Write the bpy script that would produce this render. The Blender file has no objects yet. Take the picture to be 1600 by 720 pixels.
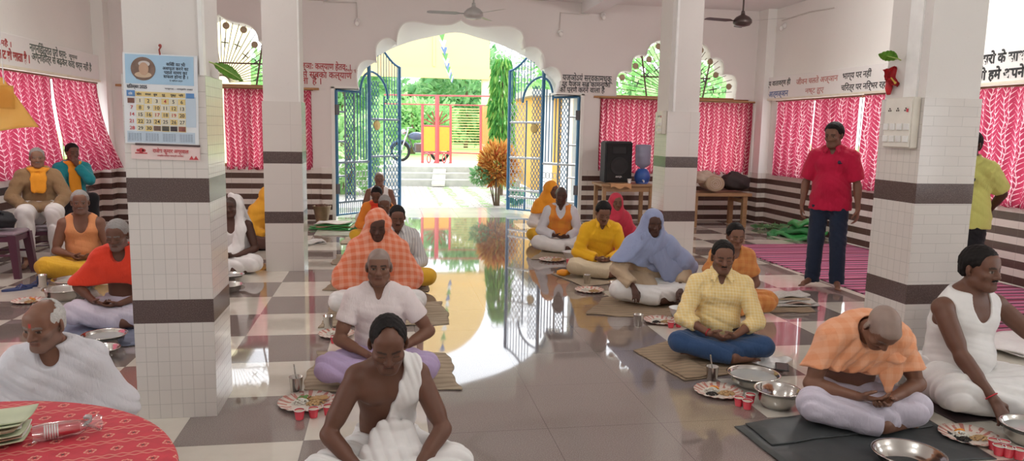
import bpy, bmesh, math, random
import numpy as np
from mathutils import Vector, Matrix
random.seed(7)
R = math.radians
PI = math.pi
SC = bpy.context.scene
COL = SC.collection

# ------------------------------------------------------------------ camera model (solved from the photograph's vanishing points)
YAW, PITCH, ROLL, FPX, CAMZ = .1694, .1367, .0198, 1150.0, 1.5
def cam_axes():
    cy, sy, cp, sp = math.cos(YAW), math.sin(YAW), math.cos(PITCH), math.sin(PITCH)
    f = Vector((sy*cp, cy*cp, -sp)); r = Vector((cy, -sy, 0)); u = r.cross(f)
    c, s = math.cos(ROLL), math.sin(ROLL)
    return c*r+s*u, -s*r+c*u, f
AX_R, AX_U, AX_F = cam_axes()
CAM = Vector((0, 0, CAMZ))
FH = Vector((math.sin(YAW), math.cos(YAW), 0))
def ray(x, y): return AX_F*FPX + AX_R*(x-800) + AX_U*(360-y)
def on_floor(x, y, z=0.0):
    d = ray(x, y); return CAM + d*((z-CAMZ)/d.z)
def at_y(x, y, Y):
    d = ray(x, y); return CAM + d*(Y/d.y)
def at_x(x, y, X):
    d = ray(x, y); return CAM + d*(X/d.x)
def at_dist(x, y, dist):
    d = ray(x, y); return CAM + d*(dist/d.dot(FH))

# ------------------------------------------------------------------ objects
def link(o, parent=None):
    COL.objects.link(o)
    if parent is not None: o.parent = parent
    return o
def tag(o, label=None, cat=None, group=None, kind=None):
    if label: o['label'] = label
    if cat: o['category'] = cat
    if group: o['group'] = group
    if kind: o['kind'] = kind
    return o
def thing(name, label, cat, loc=(0,0,0), rz=0, group=None):
    o = bpy.data.objects.new(name, None); link(o)
    o.empty_display_size = .05
    o.location = loc; o.rotation_euler = (0, 0, rz)
    return tag(o, label, cat, group)
def from_bm(name, bm, mat, parent=None, smooth=False, loc=None):
    me = bpy.data.meshes.new(name)
    bm.to_mesh(me); bm.free()
    if mat is not None:
        for m in (mat if isinstance(mat, (list, tuple)) else [mat]): me.materials.append(m)
    if smooth:
        me.polygons.foreach_set('use_smooth', [True]*len(me.polygons))
    o = bpy.data.objects.new(name, me); link(o, parent)
    if loc is not None: o.location = loc
    return o
def from_arrays(name, V, F, mat, parent=None, smooth=True, col=None):
    me = bpy.data.meshes.new(name)
    me.from_pydata([tuple(v) for v in V], [], [tuple(int(i) for i in f) for f in F])
    if mat is not None: me.materials.append(mat)
    if smooth: me.polygons.foreach_set('use_smooth', [True]*len(me.polygons))
    if col is not None:
        a = me.color_attributes.new('Col', 'FLOAT_COLOR', 'POINT')
        c = np.ones((len(V), 4), np.float32); c[:, :3] = col
        a.data.foreach_set('color', c.ravel())
    o = bpy.data.objects.new(name, me); link(o, parent)
    return o
def struct(name, bm, mat, parent=None, label=None, smooth=False):
    o = from_bm(name, bm, mat, parent, smooth)
    if parent is None: o['kind'] = 'structure'
    if label: o['label'] = label
    return o
def dup(root, loc, rz=None, label=None, group=None, scale=None):
    def cp(o, p):
        c = o.copy(); link(c, p)
        for ch in list(o.children): cp(ch, c)
        return c
    r = cp(root, None)
    r.location = loc
    if rz is not None: r.rotation_euler = (0, 0, rz)
    if label: r['label'] = label
    if group: r['group'] = group
    if scale: r.scale = (scale,)*3
    return r

# ------------------------------------------------------------------ bmesh shapes
def box(bm, lo, hi, M=None, bevel=0):
    x0,y0,z0 = lo; x1,y1,z1 = hi
    vs = [bm.verts.new(v) for v in [(x0,y0,z0),(x1,y0,z0),(x1,y1,z0),(x0,y1,z0),(x0,y0,z1),(x1,y0,z1),(x1,y1,z1),(x0,y1,z1)]]
    fs = [bm.faces.new([vs[i] for i in f]) for f in [(0,3,2,1),(4,5,6,7),(0,1,5,4),(1,2,6,5),(2,3,7,6),(3,0,4,7)]]
    if bevel:
        es = list({e for f in fs for e in f.edges})
        r = bmesh.ops.bevel(bm, geom=es, offset=bevel, segments=2, affect='EDGES', profile=.5)
        vs = list({v for f in r['faces'] for v in f.verts} | {v for v in vs if v.is_valid})
    if M is not None: bmesh.ops.transform(bm, matrix=M, verts=[v for v in vs if v.is_valid])
    return bm
def cbox(bm, c, s, M=None, bevel=0):
    return box(bm, [c[i]-s[i]/2 for i in range(3)], [c[i]+s[i]/2 for i in range(3)], M, bevel)
def tube(bm, pts, r, n=8, cap=True, closed=False):
    """round bar along a polyline; r may be a list"""
    pts = [Vector(p) for p in pts]
    if not isinstance(r, (list, tuple)): r = [r]*len(pts)
    rings = []; prev = None
    N = len(pts)
    for i, p in enumerate(pts):
        if closed: t = pts[(i+1) % N]-pts[i-1]
        else: t = (pts[min(i+1, N-1)]-pts[max(i-1, 0)])
        t = t.normalized() if t.length > 1e-9 else Vector((0,0,1))
        if prev is None:
            a = Vector((0,0,1)) if abs(t.z) < .9 else Vector((1,0,0))
            u = t.cross(a).normalized()
        else:
            u = (prev - t*prev.dot(t)); u = u.normalized() if u.length > 1e-6 else t.orthogonal().normalized()
        prev = u; w = t.cross(u)
        rings.append([bm.verts.new(p+(u*math.cos(2*PI*k/n)+w*math.sin(2*PI*k/n))*r[i]) for k in range(n)])
    for i in range(N if closed else N-1):
        A, B = rings[i], rings[(i+1) % N]
        for k in range(n):
            bm.faces.new((A[k], A[(k+1) % n], B[(k+1) % n], B[k]))
    if cap and not closed:
        bm.faces.new(rings[0][::-1]); bm.faces.new(rings[-1])
    return bm
def lathe(bm, prof, n=32, M=None, flute=None):
    """prof: (r,z) list, revolved about z; flute(r,z,ang)->dr"""
    rings = []; vs = []
    for r, z in prof:
        if r < 1e-6:
            v = bm.verts.new((0,0,z)); rings.append([v]); vs.append(v)
        else:
            ring = []
            for k in range(n):
                a = 2*PI*k/n; rr = r
                zz = z
                if flute:
                    dr, dz = flute(r, z, a); rr += dr; zz += dz
                ring.append(bm.verts.new((rr*math.cos(a), rr*math.sin(a), zz)))
            rings.append(ring); vs += ring
    for A, B in zip(rings, rings[1:]):
        for k in range(n):
            k2 = (k+1) % n
            if len(A) == 1 and len(B) == 1: break
            if len(A) == 1: bm.faces.new((A[0], B[k], B[k2]))
            elif len(B) == 1: bm.faces.new((A[k], A[k2], B[0]))
            else: bm.faces.new((A[k], A[k2], B[k2], B[k]))
    if M is not None: bmesh.ops.transform(bm, matrix=M, verts=vs)
    return bm
def sphere(bm, c, r, n=12, sc=(1,1,1)):
    m = Matrix.Translation(c) @ Matrix.Diagonal((r*sc[0], r*sc[1], r*sc[2], 1))
    bmesh.ops.create_uvsphere(bm, u_segments=n, v_segments=max(6, n//2), radius=1, matrix=m)
    return bm
def grid(bm, f, nu, nv):
    """surface f(u,v)->xyz with uv layer in 0..1"""
    uvl = bm.loops.layers.uv.verify()
    V = [[bm.verts.new(f(i/nu, j/nv)) for j in range(nv+1)] for i in range(nu+1)]
    for i in range(nu):
        for j in range(nv):
            fc = bm.faces.new((V[i][j], V[i+1][j], V[i+1][j+1], V[i][j+1]))
            for l, (a, b) in zip(fc.loops, ((i,j),(i+1,j),(i+1,j+1),(i,j+1))): l[uvl].uv = (a/nu, b/nv)
    return bm
def slab(bm, f, nu, nv, th):
    """closed sheet of thickness th below the surface f(u,v)"""
    V = [[bm.verts.new(f(i/nu, j/nv)) for j in range(nv+1)] for i in range(nu+1)]
    W = [[bm.verts.new(Vector(f(i/nu, j/nv))-Vector((0,0,th))) for j in range(nv+1)] for i in range(nu+1)]
    for i in range(nu):
        for j in range(nv):
            bm.faces.new((V[i][j], V[i+1][j], V[i+1][j+1], V[i][j+1]))
            bm.faces.new((W[i][j], W[i][j+1], W[i+1][j+1], W[i+1][j]))
    for i in range(nu):
        bm.faces.new((V[i][0], W[i][0], W[i+1][0], V[i+1][0])); bm.faces.new((V[i][nv], V[i+1][nv], W[i+1][nv], W[i][nv]))
    for j in range(nv):
        bm.faces.new((V[0][j], V[0][j+1], W[0][j+1], W[0][j])); bm.faces.new((V[nu][j], W[nu][j], W[nu][j+1], V[nu][j+1]))
    return bm
def extrude_outline(loops, depth):
    """2-D outlines (first outer, rest holes) -> mesh in the XZ plane, extruded along +Y by depth"""
    cu = bpy.data.curves.new('outline', 'CURVE'); cu.dimensions = '2D'; cu.fill_mode = 'BOTH'
    cu.extrude = depth/2
    for L in loops:
        s = cu.splines.new('POLY'); s.points.add(len(L)-1)
        for p, q in zip(s.points, L): p.co = (q[0], q[1], 0, 1)
        s.use_cyclic_u = True
    o = bpy.data.objects.new('outline', cu); COL.objects.link(o)
    dg = bpy.context.evaluated_depsgraph_get()
    me = bpy.data.meshes.new_from_object(o.evaluated_get(dg))
    bpy.data.objects.remove(o); bpy.data.curves.remove(cu)
    bm = bmesh.new(); bm.from_mesh(me); bpy.data.meshes.remove(me)
    # (x,y,z)->(x, depth/2 - z... , y)
    for v in bm.verts: v.co = Vector((v.co.x, depth/2 - v.co.z, v.co.y))
    bmesh.ops.remove_doubles(bm, verts=bm.verts, dist=1e-5)
    bmesh.ops.recalc_face_normals(bm, faces=bm.faces)
    return bm
def text_bm(s, size, thick=.001, bold=0.0, align='LEFT', width=None):
    """lettering as a mesh lying in the XZ plane, facing -Y; width stretches it to that length"""
    cu = bpy.data.curves.new('lettering', 'FONT'); cu.body = s; cu.size = size; cu.extrude = thick; cu.offset = bold
    cu.align_x = align; cu.resolution_u = 3
    o = bpy.data.objects.new('lettering', cu); COL.objects.link(o)
    bpy.context.view_layer.update()
    dg = bpy.context.evaluated_depsgraph_get()
    me = bpy.data.meshes.new_from_object(o.evaluated_get(dg))
    bpy.data.objects.remove(o); bpy.data.curves.remove(cu)
    bm = bmesh.new(); bm.from_mesh(me); bpy.data.meshes.remove(me)
    if width and len(bm.verts):
        xs = [v.co.x for v in bm.verts]; k = width/(max(xs)-min(xs))
        for v in bm.verts: v.co.x *= k
    for v in bm.verts: v.co = Vector((v.co.x, -v.co.z, v.co.y))
    return bm
def merge(bm, other, M=None):
    me = bpy.data.meshes.new('tmp'); other.to_mesh(me); other.free()
    if M is not None: me.transform(M)
    bm.from_mesh(me); bpy.data.meshes.remove(me)
    return bm

# ------------------------------------------------------------------ materials
class NT:
    def __init__(s, name):
        s.m = bpy.data.materials.new(name); s.m.use_nodes = True
        s.t = s.m.node_tree; s.t.nodes.clear()
        s.out = s.t.nodes.new('ShaderNodeOutputMaterial')
    def n(s, typ, **kw):
        nd = s.t.nodes.new('ShaderNode'+typ)
        for k, v in kw.items():
            if k.startswith('i_'):
                key = k[2:]; key = int(key) if key.isdigit() else key.replace('_', ' ')
                s.put(nd.inputs[key], v)
            else: setattr(nd, k, v)
        return nd
    def put(s, sock, v):
        if isinstance(v, bpy.types.NodeSocket): s.t.links.new(v, sock)
        elif isinstance(v, bpy.types.Node): s.t.links.new(v.outputs[0], sock)
        else:
            if hasattr(sock, 'default_value') and sock.type == 'RGBA' and len(v) == 3: v = (*v, 1)
            sock.default_value = v
    def math(s, op, a, b=0.0, c=None):
        nd = s.t.nodes.new('ShaderNodeMath'); nd.operation = op
        s.put(nd.inputs[0], a); s.put(nd.inputs[1], b)
        if c is not None: s.put(nd.inputs[2], c)
        return nd.outputs[0]
    def mix(s, f, a, b, blend='MIX'):
        nd = s.t.nodes.new('ShaderNodeMix'); nd.data_type = 'RGBA'; nd.blend_type = blend
        s.put(nd.inputs[0], f); s.put(nd.inputs[6], a); s.put(nd.inputs[7], b)
        return nd.outputs[2]
    def coord(s, which='Object'):
        return s.n('TexCoord').outputs[which]
    def xyz(s, v):
        nd = s.n('SeparateXYZ'); s.put(nd.inputs[0], v); return nd.outputs
    def noise(s, scale, detail=3, vec=None, rough=.5, out=0, dist=0):
        nd = s.n('TexNoise'); nd.inputs['Scale'].default_value = scale; nd.inputs['Detail'].default_value = detail
        nd.inputs['Roughness'].default_value = rough; nd.inputs['Distortion'].default_value = dist
        s.put(nd.inputs['Vector'], vec if vec is not None else s.coord()); return nd.outputs[out]
    def ramp(s, f, stops, interp='LINEAR'):
        nd = s.n('ValToRGB'); s.put(nd.inputs[0], f); cr = nd.color_ramp; cr.interpolation = interp
        while len(cr.elements) < len(stops): cr.elements.new(.5)
        for e, (p, c) in zip(cr.elements, stops):
            e.position = p; e.color = (*c, 1) if len(c) == 3 else c
        return nd.outputs[0]
    def bump(s, h, strength=.3, dist=.01):
        nd = s.n('Bump'); nd.inputs['Strength'].default_value = strength; nd.inputs['Distance'].default_value = dist
        s.put(nd.inputs['Height'], h); return nd.outputs[0]
    def pbr(s, color, rough=.5, metal=0.0, normal=None, **kw):
        b = s.n('BsdfPrincipled'); s.put(b.inputs['Base Color'], color); s.put(b.inputs['Roughness'], rough); s.put(b.inputs['Metallic'], metal)
        if normal is not None: s.put(b.inputs['Normal'], normal)
        for k, v in kw.items(): s.put(b.inputs[k.replace('_', ' ')], v)
        s.t.links.new(b.outputs[0], s.out.inputs[0]); return b
_M = {}
def simple(name, color, rough=.5, metal=0.0, vary=.12, nscale=12, bump=0.0, bscale=60, **kw):
    """plain surface with slight mottling"""
    if name in _M: return _M[name]
    t = NT(name)
    n = t.noise(nscale, 3)
    c = t.mix(n, [max(0, x*(1-vary)) for x in color], [min(1, x*(1+vary)) for x in color])
    nm = t.bump(t.noise(bscale, 4), bump, .004) if bump else None
    t.pbr(c, rough, metal, nm, **kw)
    _M[name] = t.m
    return t.m
def s2l(r, g, b):
    f = lambda c: c/12.92 if c <= .04045 else ((c+.055)/1.055)**2.4
    return (f(r/255), f(g/255), f(b/255))
# ================================================================== SETTING
XL, XR, YB, YF, ZC = -4.2, 6.4, 12.0, -2.6, 3.56
SILL, HEAD = .84, 2.08
XC = 1.17                                   # centre of the gate opening
COLS = [(-1.06, 4.03), (3.27, 4.07), (-1.04, 7.95), (3.26, 8.05)]

def wall_paint(name, c):
    t = NT(name)
    n = t.noise(1.3, 4); n2 = t.noise(28, 3)
    col = t.mix(n, [x*.94 for x in c], [min(1, x*1.04) for x in c])
    col = t.mix(t.math('MULTIPLY', t.math('GREATER_THAN', n2, .68), .12), col, [x*.72 for x in c])
    t.pbr(col, .62, 0, t.bump(t.noise(90, 3), .12, .003))
    return t.m
M_wall = wall_paint('pinkish plaster', (.77, .73, .70))
M_wall2 = wall_paint('cream plaster', (.87, .86, .82))
M_white = wall_paint('white plaster', (.88, .87, .85))
M_ceil = wall_paint('ceiling whitewash', (.80, .79, .78))
M_soffit = wall_paint('white arch plaster', (.86, .85, .80))

def stripes_mat():
    t = NT('striped wall tiles')
    co = t.coord(); x, y, z = t.xyz(co)
    ph = t.math('FRACT', t.math('DIVIDE', t.math('SUBTRACT', z, .012), .163))
    band = t.math('MULTIPLY', t.math('LESS_THAN', ph, .52), t.math('LESS_THAN', z, .80))
    h = t.math('ADD', x, y)
    joint = t.math('LESS_THAN', t.math('FRACT', t.math('DIVIDE', h, .3)), .012)
    n = t.noise(7, 4); n2 = t.noise(160, 2)
    br = t.mix(n2, (.075, .04, .032), (.125, .075, .062))
    wh = t.mix(n, (.74, .70, .64), (.84, .80, .75))
    c = t.mix(band, wh, br); c = t.mix(t.math('MULTIPLY', joint, .5), c, (.2, .16, .14))
    t.pbr(c, .22, 0, None, Specular_IOR_Level=.5)
    return t.m
M_stripes = stripes_mat()

def floor_mat():
    t = NT('polished checker floor')
    co = t.coord(); x, y, z = t.xyz(co)
    fx = t.math('DIVIDE', t.math('ADD', x, 1.0), .6); fy = t.math('DIVIDE', t.math('SUBTRACT', y, 4.1), .622)
    i = t.math('FLOOR', fx); j = t.math('FLOOR', fy)
    par = t.math('MODULO', t.math('ABSOLUTE', t.math('ADD', i, j)), 2.0)
    light = t.math('LESS_THAN', par, .5)
    aisle = t.math('MULTIPLY', t.math('GREATER_THAN', x, .2), t.math('LESS_THAN', x, 2.0))
    light = t.math('MULTIPLY', light, t.math('SUBTRACT', 1.0, aisle))
    jx = t.math('ABSOLUTE', t.math('SUBTRACT', t.math('FRACT', fx), .5)); jy = t.math('ABSOLUTE', t.math('SUBTRACT', t.math('FRACT', fy), .5))
    joint = t.math('GREATER_THAN', t.math('MAXIMUM', jx, jy), .4965)
    sp = t.noise(210, 2, rough=.7); bl = t.noise(9, 4); big = t.noise(1.1, 3)
    g = t.ramp(sp, [(.36, (.14, .11, .098)), (.52, (.245, .20, .18)), (.66, (.40, .345, .315))])
    g = t.mix(t.math('MULTIPLY', bl, .5), g, (.25, .21, .195))
    g = t.mix(t.math('MULTIPLY', big, .35), g, (.17, .138, .125))
    cr = t.mix(bl, (.60, .56, .48), (.72, .68, .60))
    c = t.mix(light, g, cr); c = t.mix(t.math('MULTIPLY', joint, .55), c, (.07, .055, .05))
    smear = t.noise(2.6, 5, rough=.6)
    rough = t.math('MULTIPLY_ADD', smear, .05, .012)
    t.pbr(c, rough, 0, t.bump(t.noise(1.7, 2), .006, .02), IOR=1.95)
    return t.m
bm = bmesh.new(); box(bm, (XL-.3, YF, -.12), (XR+.3, YB+.36, 0)); struct('floor', bm, floor_mat())
bm = bmesh.new(); box(bm, (XL-.3, YF, ZC), (XR+.3, YB+.35, ZC+.15)); struct('ceiling', bm, M_ceil)
for n_, (xa, xb) in enumerate(((3.13, 3.41), (-1.19, -.91))):
    bm = bmesh.new(); box(bm, (xa, YF, ZC-.17), (xb, YB+.01, ZC+.005)); o = struct('ceiling_beam', bm, M_ceil)

# ---- back wall with three cusped openings
def c3(p): return at_y(500+p[0]/2, p[1]/2, YB)
def w8(p): return at_y(930+p[0]/3, 50+p[1]/3, YB)
def arc_pts(P, n=5):
    """smooth polyline through points (Catmull-Rom)"""
    out = []
    for i in range(len(P)-1):
        p0, p1, p2, p3 = P[max(i-1,0)], P[i], P[i+1], P[min(i+2, len(P)-1)]
        for k in range(n):
            s = k/n
            out.append(tuple(.5*((2*p1[a])+(-p0[a]+p2[a])*s+(2*p0[a]-5*p1[a]+4*p2[a]-p3[a])*s*s+(-p0[a]+3*p1[a]-3*p2[a]+p3[a])*s**3) for a in range(2)))
    out.append(tuple(P[-1])); return out
gate_lobes_px = [
 [(120,275),(116,250),(118,215),(128,197),(150,188),(178,192)],
 [(178,192),(175,165),(178,143),(192,126),(212,120),(228,125),(240,135)],
 [(240,135),(243,110),(250,90),(262,76),(280,70),(310,71),(345,78),(380,80),(410,78),(430,70),(440,64)],
 [(440,64),(455,75),(480,84),(510,86),(545,84),(590,84),(615,92),(632,108),(640,150)],
 [(640,150),(655,147),(675,150),(692,165),(700,190),(700,215)],
 [(700,215),(720,209),(738,215),(750,232),(753,255),(748,275),(738,300)]]
lob = []
for L in gate_lobes_px:
    q = arc_pts([(c3(p).x, c3(p).z) for p in L], 4)
    lob += q if not lob else q[1:]
# make the two halves symmetric about XC
GXL, GXR = -.82, 3.18
ztop = HEAD
lob = [(x, max(z, ztop)) for x, z in lob]
lob[0] = (lob[0][0], ztop); lob[-1] = (lob[-1][0], ztop)
gate_loop = [(GXL, 0), (GXL, ztop)] + lob + [(GXR, ztop), (GXR, 0)]
win_lobes_px = [
 [(100,278),(98,240),(105,205),(125,185),(160,183),(175,187)],
 [(175,187),(176,150),(188,120),(215,108),(250,112)],
 [(250,112),(256,85),(275,58),(310,42),(350,38),(385,30),(415,14)]]
wl = []
for L in win_lobes_px:
    q = arc_pts([(w8(p).x, w8(p).z) for p in L], 4)
    wl += q if not wl else q[1:]
WX0, WX1 = 3.50, 6.16
WCX = (WX0+WX1)/2
k_ = (WCX - (WX0+.26))/(WCX - wl[0][0])*1.0
wl = [(WCX-(WCX-x)*(WCX-WX0-.22)/(WCX-wl[0][0]) if False else x, max(z, HEAD)) for x, z in wl]
dx_ = WCX - wl[-1][0]
x0_ = wl[0][0]
wl = [(x0_ + (x-x0_)*(WCX-x0_)/(wl[-1][0]-x0_), z) for x, z in wl]
wl[0] = (wl[0][0], HEAD)
wr = [(2*WCX-x, z) for x, z in wl[::-1]][1:]
win_arch = wl + wr
def win_loop(mir=False):
    L = [(WX0, SILL), (WX0, HEAD)] + win_arch + [(WX1, HEAD), (WX1, SILL)]
    if mir: L = [(2*XC-x, z) for x, z in L][::-1]
    return L
outer = [(XL-.3, 0), (GXL, 0)] + gate_loop[1:-1] + [(GXR, 0), (XR+.3, 0), (XR+.3, ZC+.01), (XL-.3, ZC+.01)]
bm = extrude_outline([outer, win_loop(), win_loop(True)], .34)
for v in bm.verts: v.co.y += YB
wall_back = struct('wall_back', bm, M_wall)

# white moulded reveal of the cusped gate arch, running back to a smooth outer arch
def smooth_arch(s):
    """outer arch curve at parameter 0..1, through the cusps"""
    P = [(-.52, ztop), (-.44, 2.30), (-.26, 2.56), (.02, 2.76), (.40, 2.92), (.78, 3.02), (XC, 3.10)]
    P = P + [(2*XC-x, z) for x, z in P[:-1]][::-1]
    f = s*(len(P)-1); i = min(int(f), len(P)-2); u = f-i
    q = arc_pts(P[max(0, i-1):i+3], 8)
    k = (1 if i > 0 else 0)*8 + u*8
    a = int(k); b = min(a+1, len(q)-1); w = k-a
    return (q[a][0]*(1-w)+q[b][0]*w, q[a][1]*(1-w)+q[b][1]*w)
acc = [0]
for a, b in zip(lob, lob[1:]): acc.append(acc[-1]+math.dist(a, b))
bm = bmesh.new(); rows = []
D0, D1 = YB-.015, YB+.78
for (x, z), s in zip(lob, acc):
    sm = smooth_arch(s/acc[-1])
    nx, nz = x-XC, z-1.9; ln = math.hypot(nx, nz)
    row = [bm.verts.new((x, D0, z))]
    for k in range(1, 6):
        u = k/5; e = u**.8
        row.append(bm.verts.new((x*(1-e)+sm[0]*e, D0+(D1-D0)*u, z*(1-e)+sm[1]*e)))
    row.append(bm.verts.new((sm[0]+nx/ln*.25, D1, sm[1]+nz/ln*.25)))
    row.append(bm.verts.new((x+nx/ln*.02, D0, z+nz/ln*.02)))
    rows.append(row)
for A, B in zip(rows, rows[1:]):
    for k in range(6): bm.faces.new((A[k], B[k], B[k+1], A[k+1]))
    bm.faces.new((A[7], B[7], B[0], A[0]))
bmesh.ops.recalc_face_normals(bm, faces=bm.faces)
o = struct('trim_arch', bm, M_soffit, smooth=True)
m_ = o.modifiers.new('edges', 'EDGE_SPLIT'); m_.split_angle = R(40)
# white reveal strips at the jambs
for xa, xb in ((GXL-.04, GXL+.012), (GXR-.012, GXR+.04)):
    bm = bmesh.new(); box(bm, (xa, YB-.012, .0), (xb, YB+.5, ztop+.02)); struct('trim_jamb', bm, M_soffit)
for xa, xb in ((GXL-.04, lob[0][0]), (lob[-1][0], GXR+.04)):
    bm = bmesh.new(); box(bm, (xa, YB-.012, ztop), (xb, YB+.5, ztop+.035)); struct('trim_jamb', bm, M_soffit)

# ---- side walls: window bays
def side_wall(name, x0, x1, bays):
    bm = bmesh.new()
    ys = sorted([b for bay in bays for b in bay])
    box(bm, (x0, YF, 0), (x1, YB+.02, SILL)); box(bm, (x0, YF, HEAD), (x1, YB+.02, ZC+.01))
    e = [YF]+ys+[YB+.02]
    for a, b in zip(e[::2], e[1::2]): box(bm, (x0, a, SILL), (x1, b, HEAD))
    return struct(name, bm, M_wall2)
BAYS_R = [(-2.2, .0), (.5, 3.6), (4.4, 7.55), (8.4, 11.5)]
BAYS_L = [(-2.2, .0), (.5, 3.6), (4.4, 7.55), (8.4, 11.72)]
bm = bmesh.new(); box(bm, (XL-.3, YF-.2, 0), (XR+.3, YF, ZC)); struct('wall_sky_block', bm, M_wall2)  # unseen wall behind the camera, added to keep sky reflections off the columns
wall_left = side_wall('wall_left', XL-.25, XL, BAYS_L)
wall_right = side_wall('wall_right', XR, XR+.25, BAYS_R)

# ---- striped tile dado
bm = bmesh.new(); box(bm, (XL, YF, 0), (XL+.015, YB, SILL-.002)); struct('trim_dado_left', bm, M_stripes)
bm = bmesh.new(); box(bm, (XR-.015, YF, 0), (XR, YB, SILL-.002)); struct('trim_dado_right', bm, M_stripes)
for a, b in ((XL+.015, GXL-.04), (GXR+.04, XR-.015)):
    bm = bmesh.new(); box(bm, (a, YB-.015, 0), (b, YB, SILL-.002)); struct('trim_dado_back', bm, M_stripes)
# pilasters
M_sillw = simple('white window sill stone', (.8, .78, .74), .3)
for i_, (xa, xb, ya, yb) in enumerate([(XR-.16, XR, YB-.30, YB), (XL, XL+.16, YB-.22, YB), (-1.02, -.80-.06, YB-.06, YB), (XR-.12, XR, 7.7, 8.2), (XL, XL+.12, 7.7, 8.2)]):
    bm = bmesh.new(); box(bm, (xa, ya, 0), (xb, yb, SILL)); struct('trim_pilaster_tiles', bm, M_stripes)
    bm = bmesh.new(); box(bm, (xa, ya, SILL), (xb, yb, ZC)) if i_ != 2 else box(bm, (xa, ya+.03, SILL), (xb, yb, SILL+.01)); struct('trim_pilaster', bm, M_wall if i_ == 2 else M_wall2)
# white painted sign bands (lintel boxes) above the side windows
def band(name, x0, x1):
    bm = bmesh.new(); box(bm, (x0, YF, 2.09), (x1, YB-.10, 2.44), bevel=.006); return struct(name, bm, M_white)
band_l = band('trim_band_left', XL, XL+.07)
band_r = band('trim_band_right', XR-.07, XR)
bm = bmesh.new(); box(bm, (XR-.085, YF, 2.06), (XR, YB-.10, 2.092)); struct('trim_drip_right', bm, simple('cream drip edge', (.85, .80, .66), .4))
bm = bmesh.new(); box(bm, (XL, YF, 2.06), (XL+.085, YB-.10, 2.092)); struct('trim_drip_left', bm, simple('cream drip edge', (.85, .80, .66), .4))

# ---- lettering painted on the walls
M_ink_red = simple('red lettering paint', (.42, .03, .035), .5, vary=.25)
M_ink_blk = simple('dark lettering paint', (.028, .03, .034), .5, vary=.3)
M_ink_grn = simple('grey green lettering paint', (.05, .085, .07), .5, vary=.3)
M_ink_blue = simple('blue lettering paint', (.05, .12, .35), .5, vary=.3)
M_ink_pale = simple('faded red lettering paint', (.55, .22, .2), .5, vary=.3)
def writing(name, s, size, mat, parent, M, width=None, bold=.006):
    o = from_bm(name, text_bm(s, size, .0008, bold, width=width), mat, parent)
    o.matrix_local = M
    return o
def back_text(s, p0, p1, mat, hpx, bold=.002):
    a = at_y(*p0, YB-.004); b = at_y(*p1, YB-.004)
    size = abs(at_y(p0[0], p0[1]-hpx, YB).z - a.z)/.62
    M = Matrix.Translation((a.x, YB-.004, (a.z+b.z)/2)) @ Matrix.Rotation(math.atan2(a.z-b.z, b.x-a.x)*.5, 4, 'Y')
    writing('painted_text', s, size, mat, wall_back, M, width=b.x-a.x, bold=bold)
back_text('ज्ञाः कल्याण हेतवः ।', (470, 107), (548, 110), M_ink_red, 9)
back_text('से सबका कल्याण', (472, 121), (550, 123), M_ink_red, 9)
back_text('ता  है ।', (471, 131), (502, 131.5), M_ink_red, 9)
back_text('विष्णु पु०', (538, 112.5), (559, 112), M_ink_red, 3, 0)
back_text('यज्ञोऽयं सर्वकामधुक्', (879, 125), (957, 128), M_ink_blk, 8.5)
back_text('यह यज्ञ सब कामनाओं', (876, 135), (954, 136.5), M_ink_blk, 7)
back_text('को पूर्ण करने वाला है', (874, 144), (945, 145), M_ink_blk, 7)
def right_text(s, p0, p1, mat, hpx, bold=.002):
    X = XR-.0715
    a = at_x(*p0, X); b = at_x(*p1, X)
    size = abs(at_x(p1[0], p1[1]-hpx, X).z-b.z)/.62
    M = Matrix.Translation((X, a.y, (a.z+b.z)/2)) @ Matrix.Rotation(-PI/2, 4, 'Z')
    writing('painted_text', s, size, mat, band_r, M, width=abs(b.y-a.y), bold=bold)
def left_text(s, p0, p1, mat, hpx, bold=.002):
    X = XL+.0715
    a = at_x(*p0, X); b = at_x(*p1, X)
    size = abs(at_x(p0[0], p0[1]-hpx, X).z-a.z)/.62
    M = Matrix.Translation((X, a.y, (a.z+b.z)/2)) @ Matrix.Rotation(PI/2, 4, 'Z')
    writing('painted_text', s, size, mat, band_l, M, width=abs(b.y-a.y), bold=bold)
right_text('मनुष्य वातावर्ण ही', (1191, 136), (1235, 131), M_ink_blk, 7)
right_text('आत्मज्ञान', (1201, 152), (1231, 149), M_ink_blue, 8)
right_text('जीवन चलते अज्ञान', (1244, 132), (1309, 126), M_ink_pale, 8)
right_text('नष्ट हुए', (1258, 146), (1287, 143), M_ink_pale, 7, .001)
right_text('भाग्य पर नहीं', (1316, 124), (1361, 119), M_ink_blk, 9)
right_text('चिरत्र पर निर्भर रहो', (1314, 142), (1386, 136), M_ink_blk, 9)
right_text('दूसरो के साथ', (1526, 101), (1603, 93), M_ink_blk, 14, .006)
right_text('जो हमे अपने', (1524, 126), (1601, 119), M_ink_blk, 14, .006)
left_text('नाग्निहोत्रात परो धर्मः', (47, 80), (104, 91), M_ink_grn, 11)
left_text('अग्निहोत्र से बढ़कर कोई धर्म नहीं है', (50, 96), (143, 108), M_ink_grn, 10)
left_text('व्यास', (108, 90), (121, 92.5), M_ink_grn, 5, .001)
left_text('लामहै ।', (-8, 69), (18, 73), M_ink_red, 8)
left_text('नाट हो जाता है ।', (-2, 91), (47, 97), M_ink_red, 12, .006)

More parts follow.
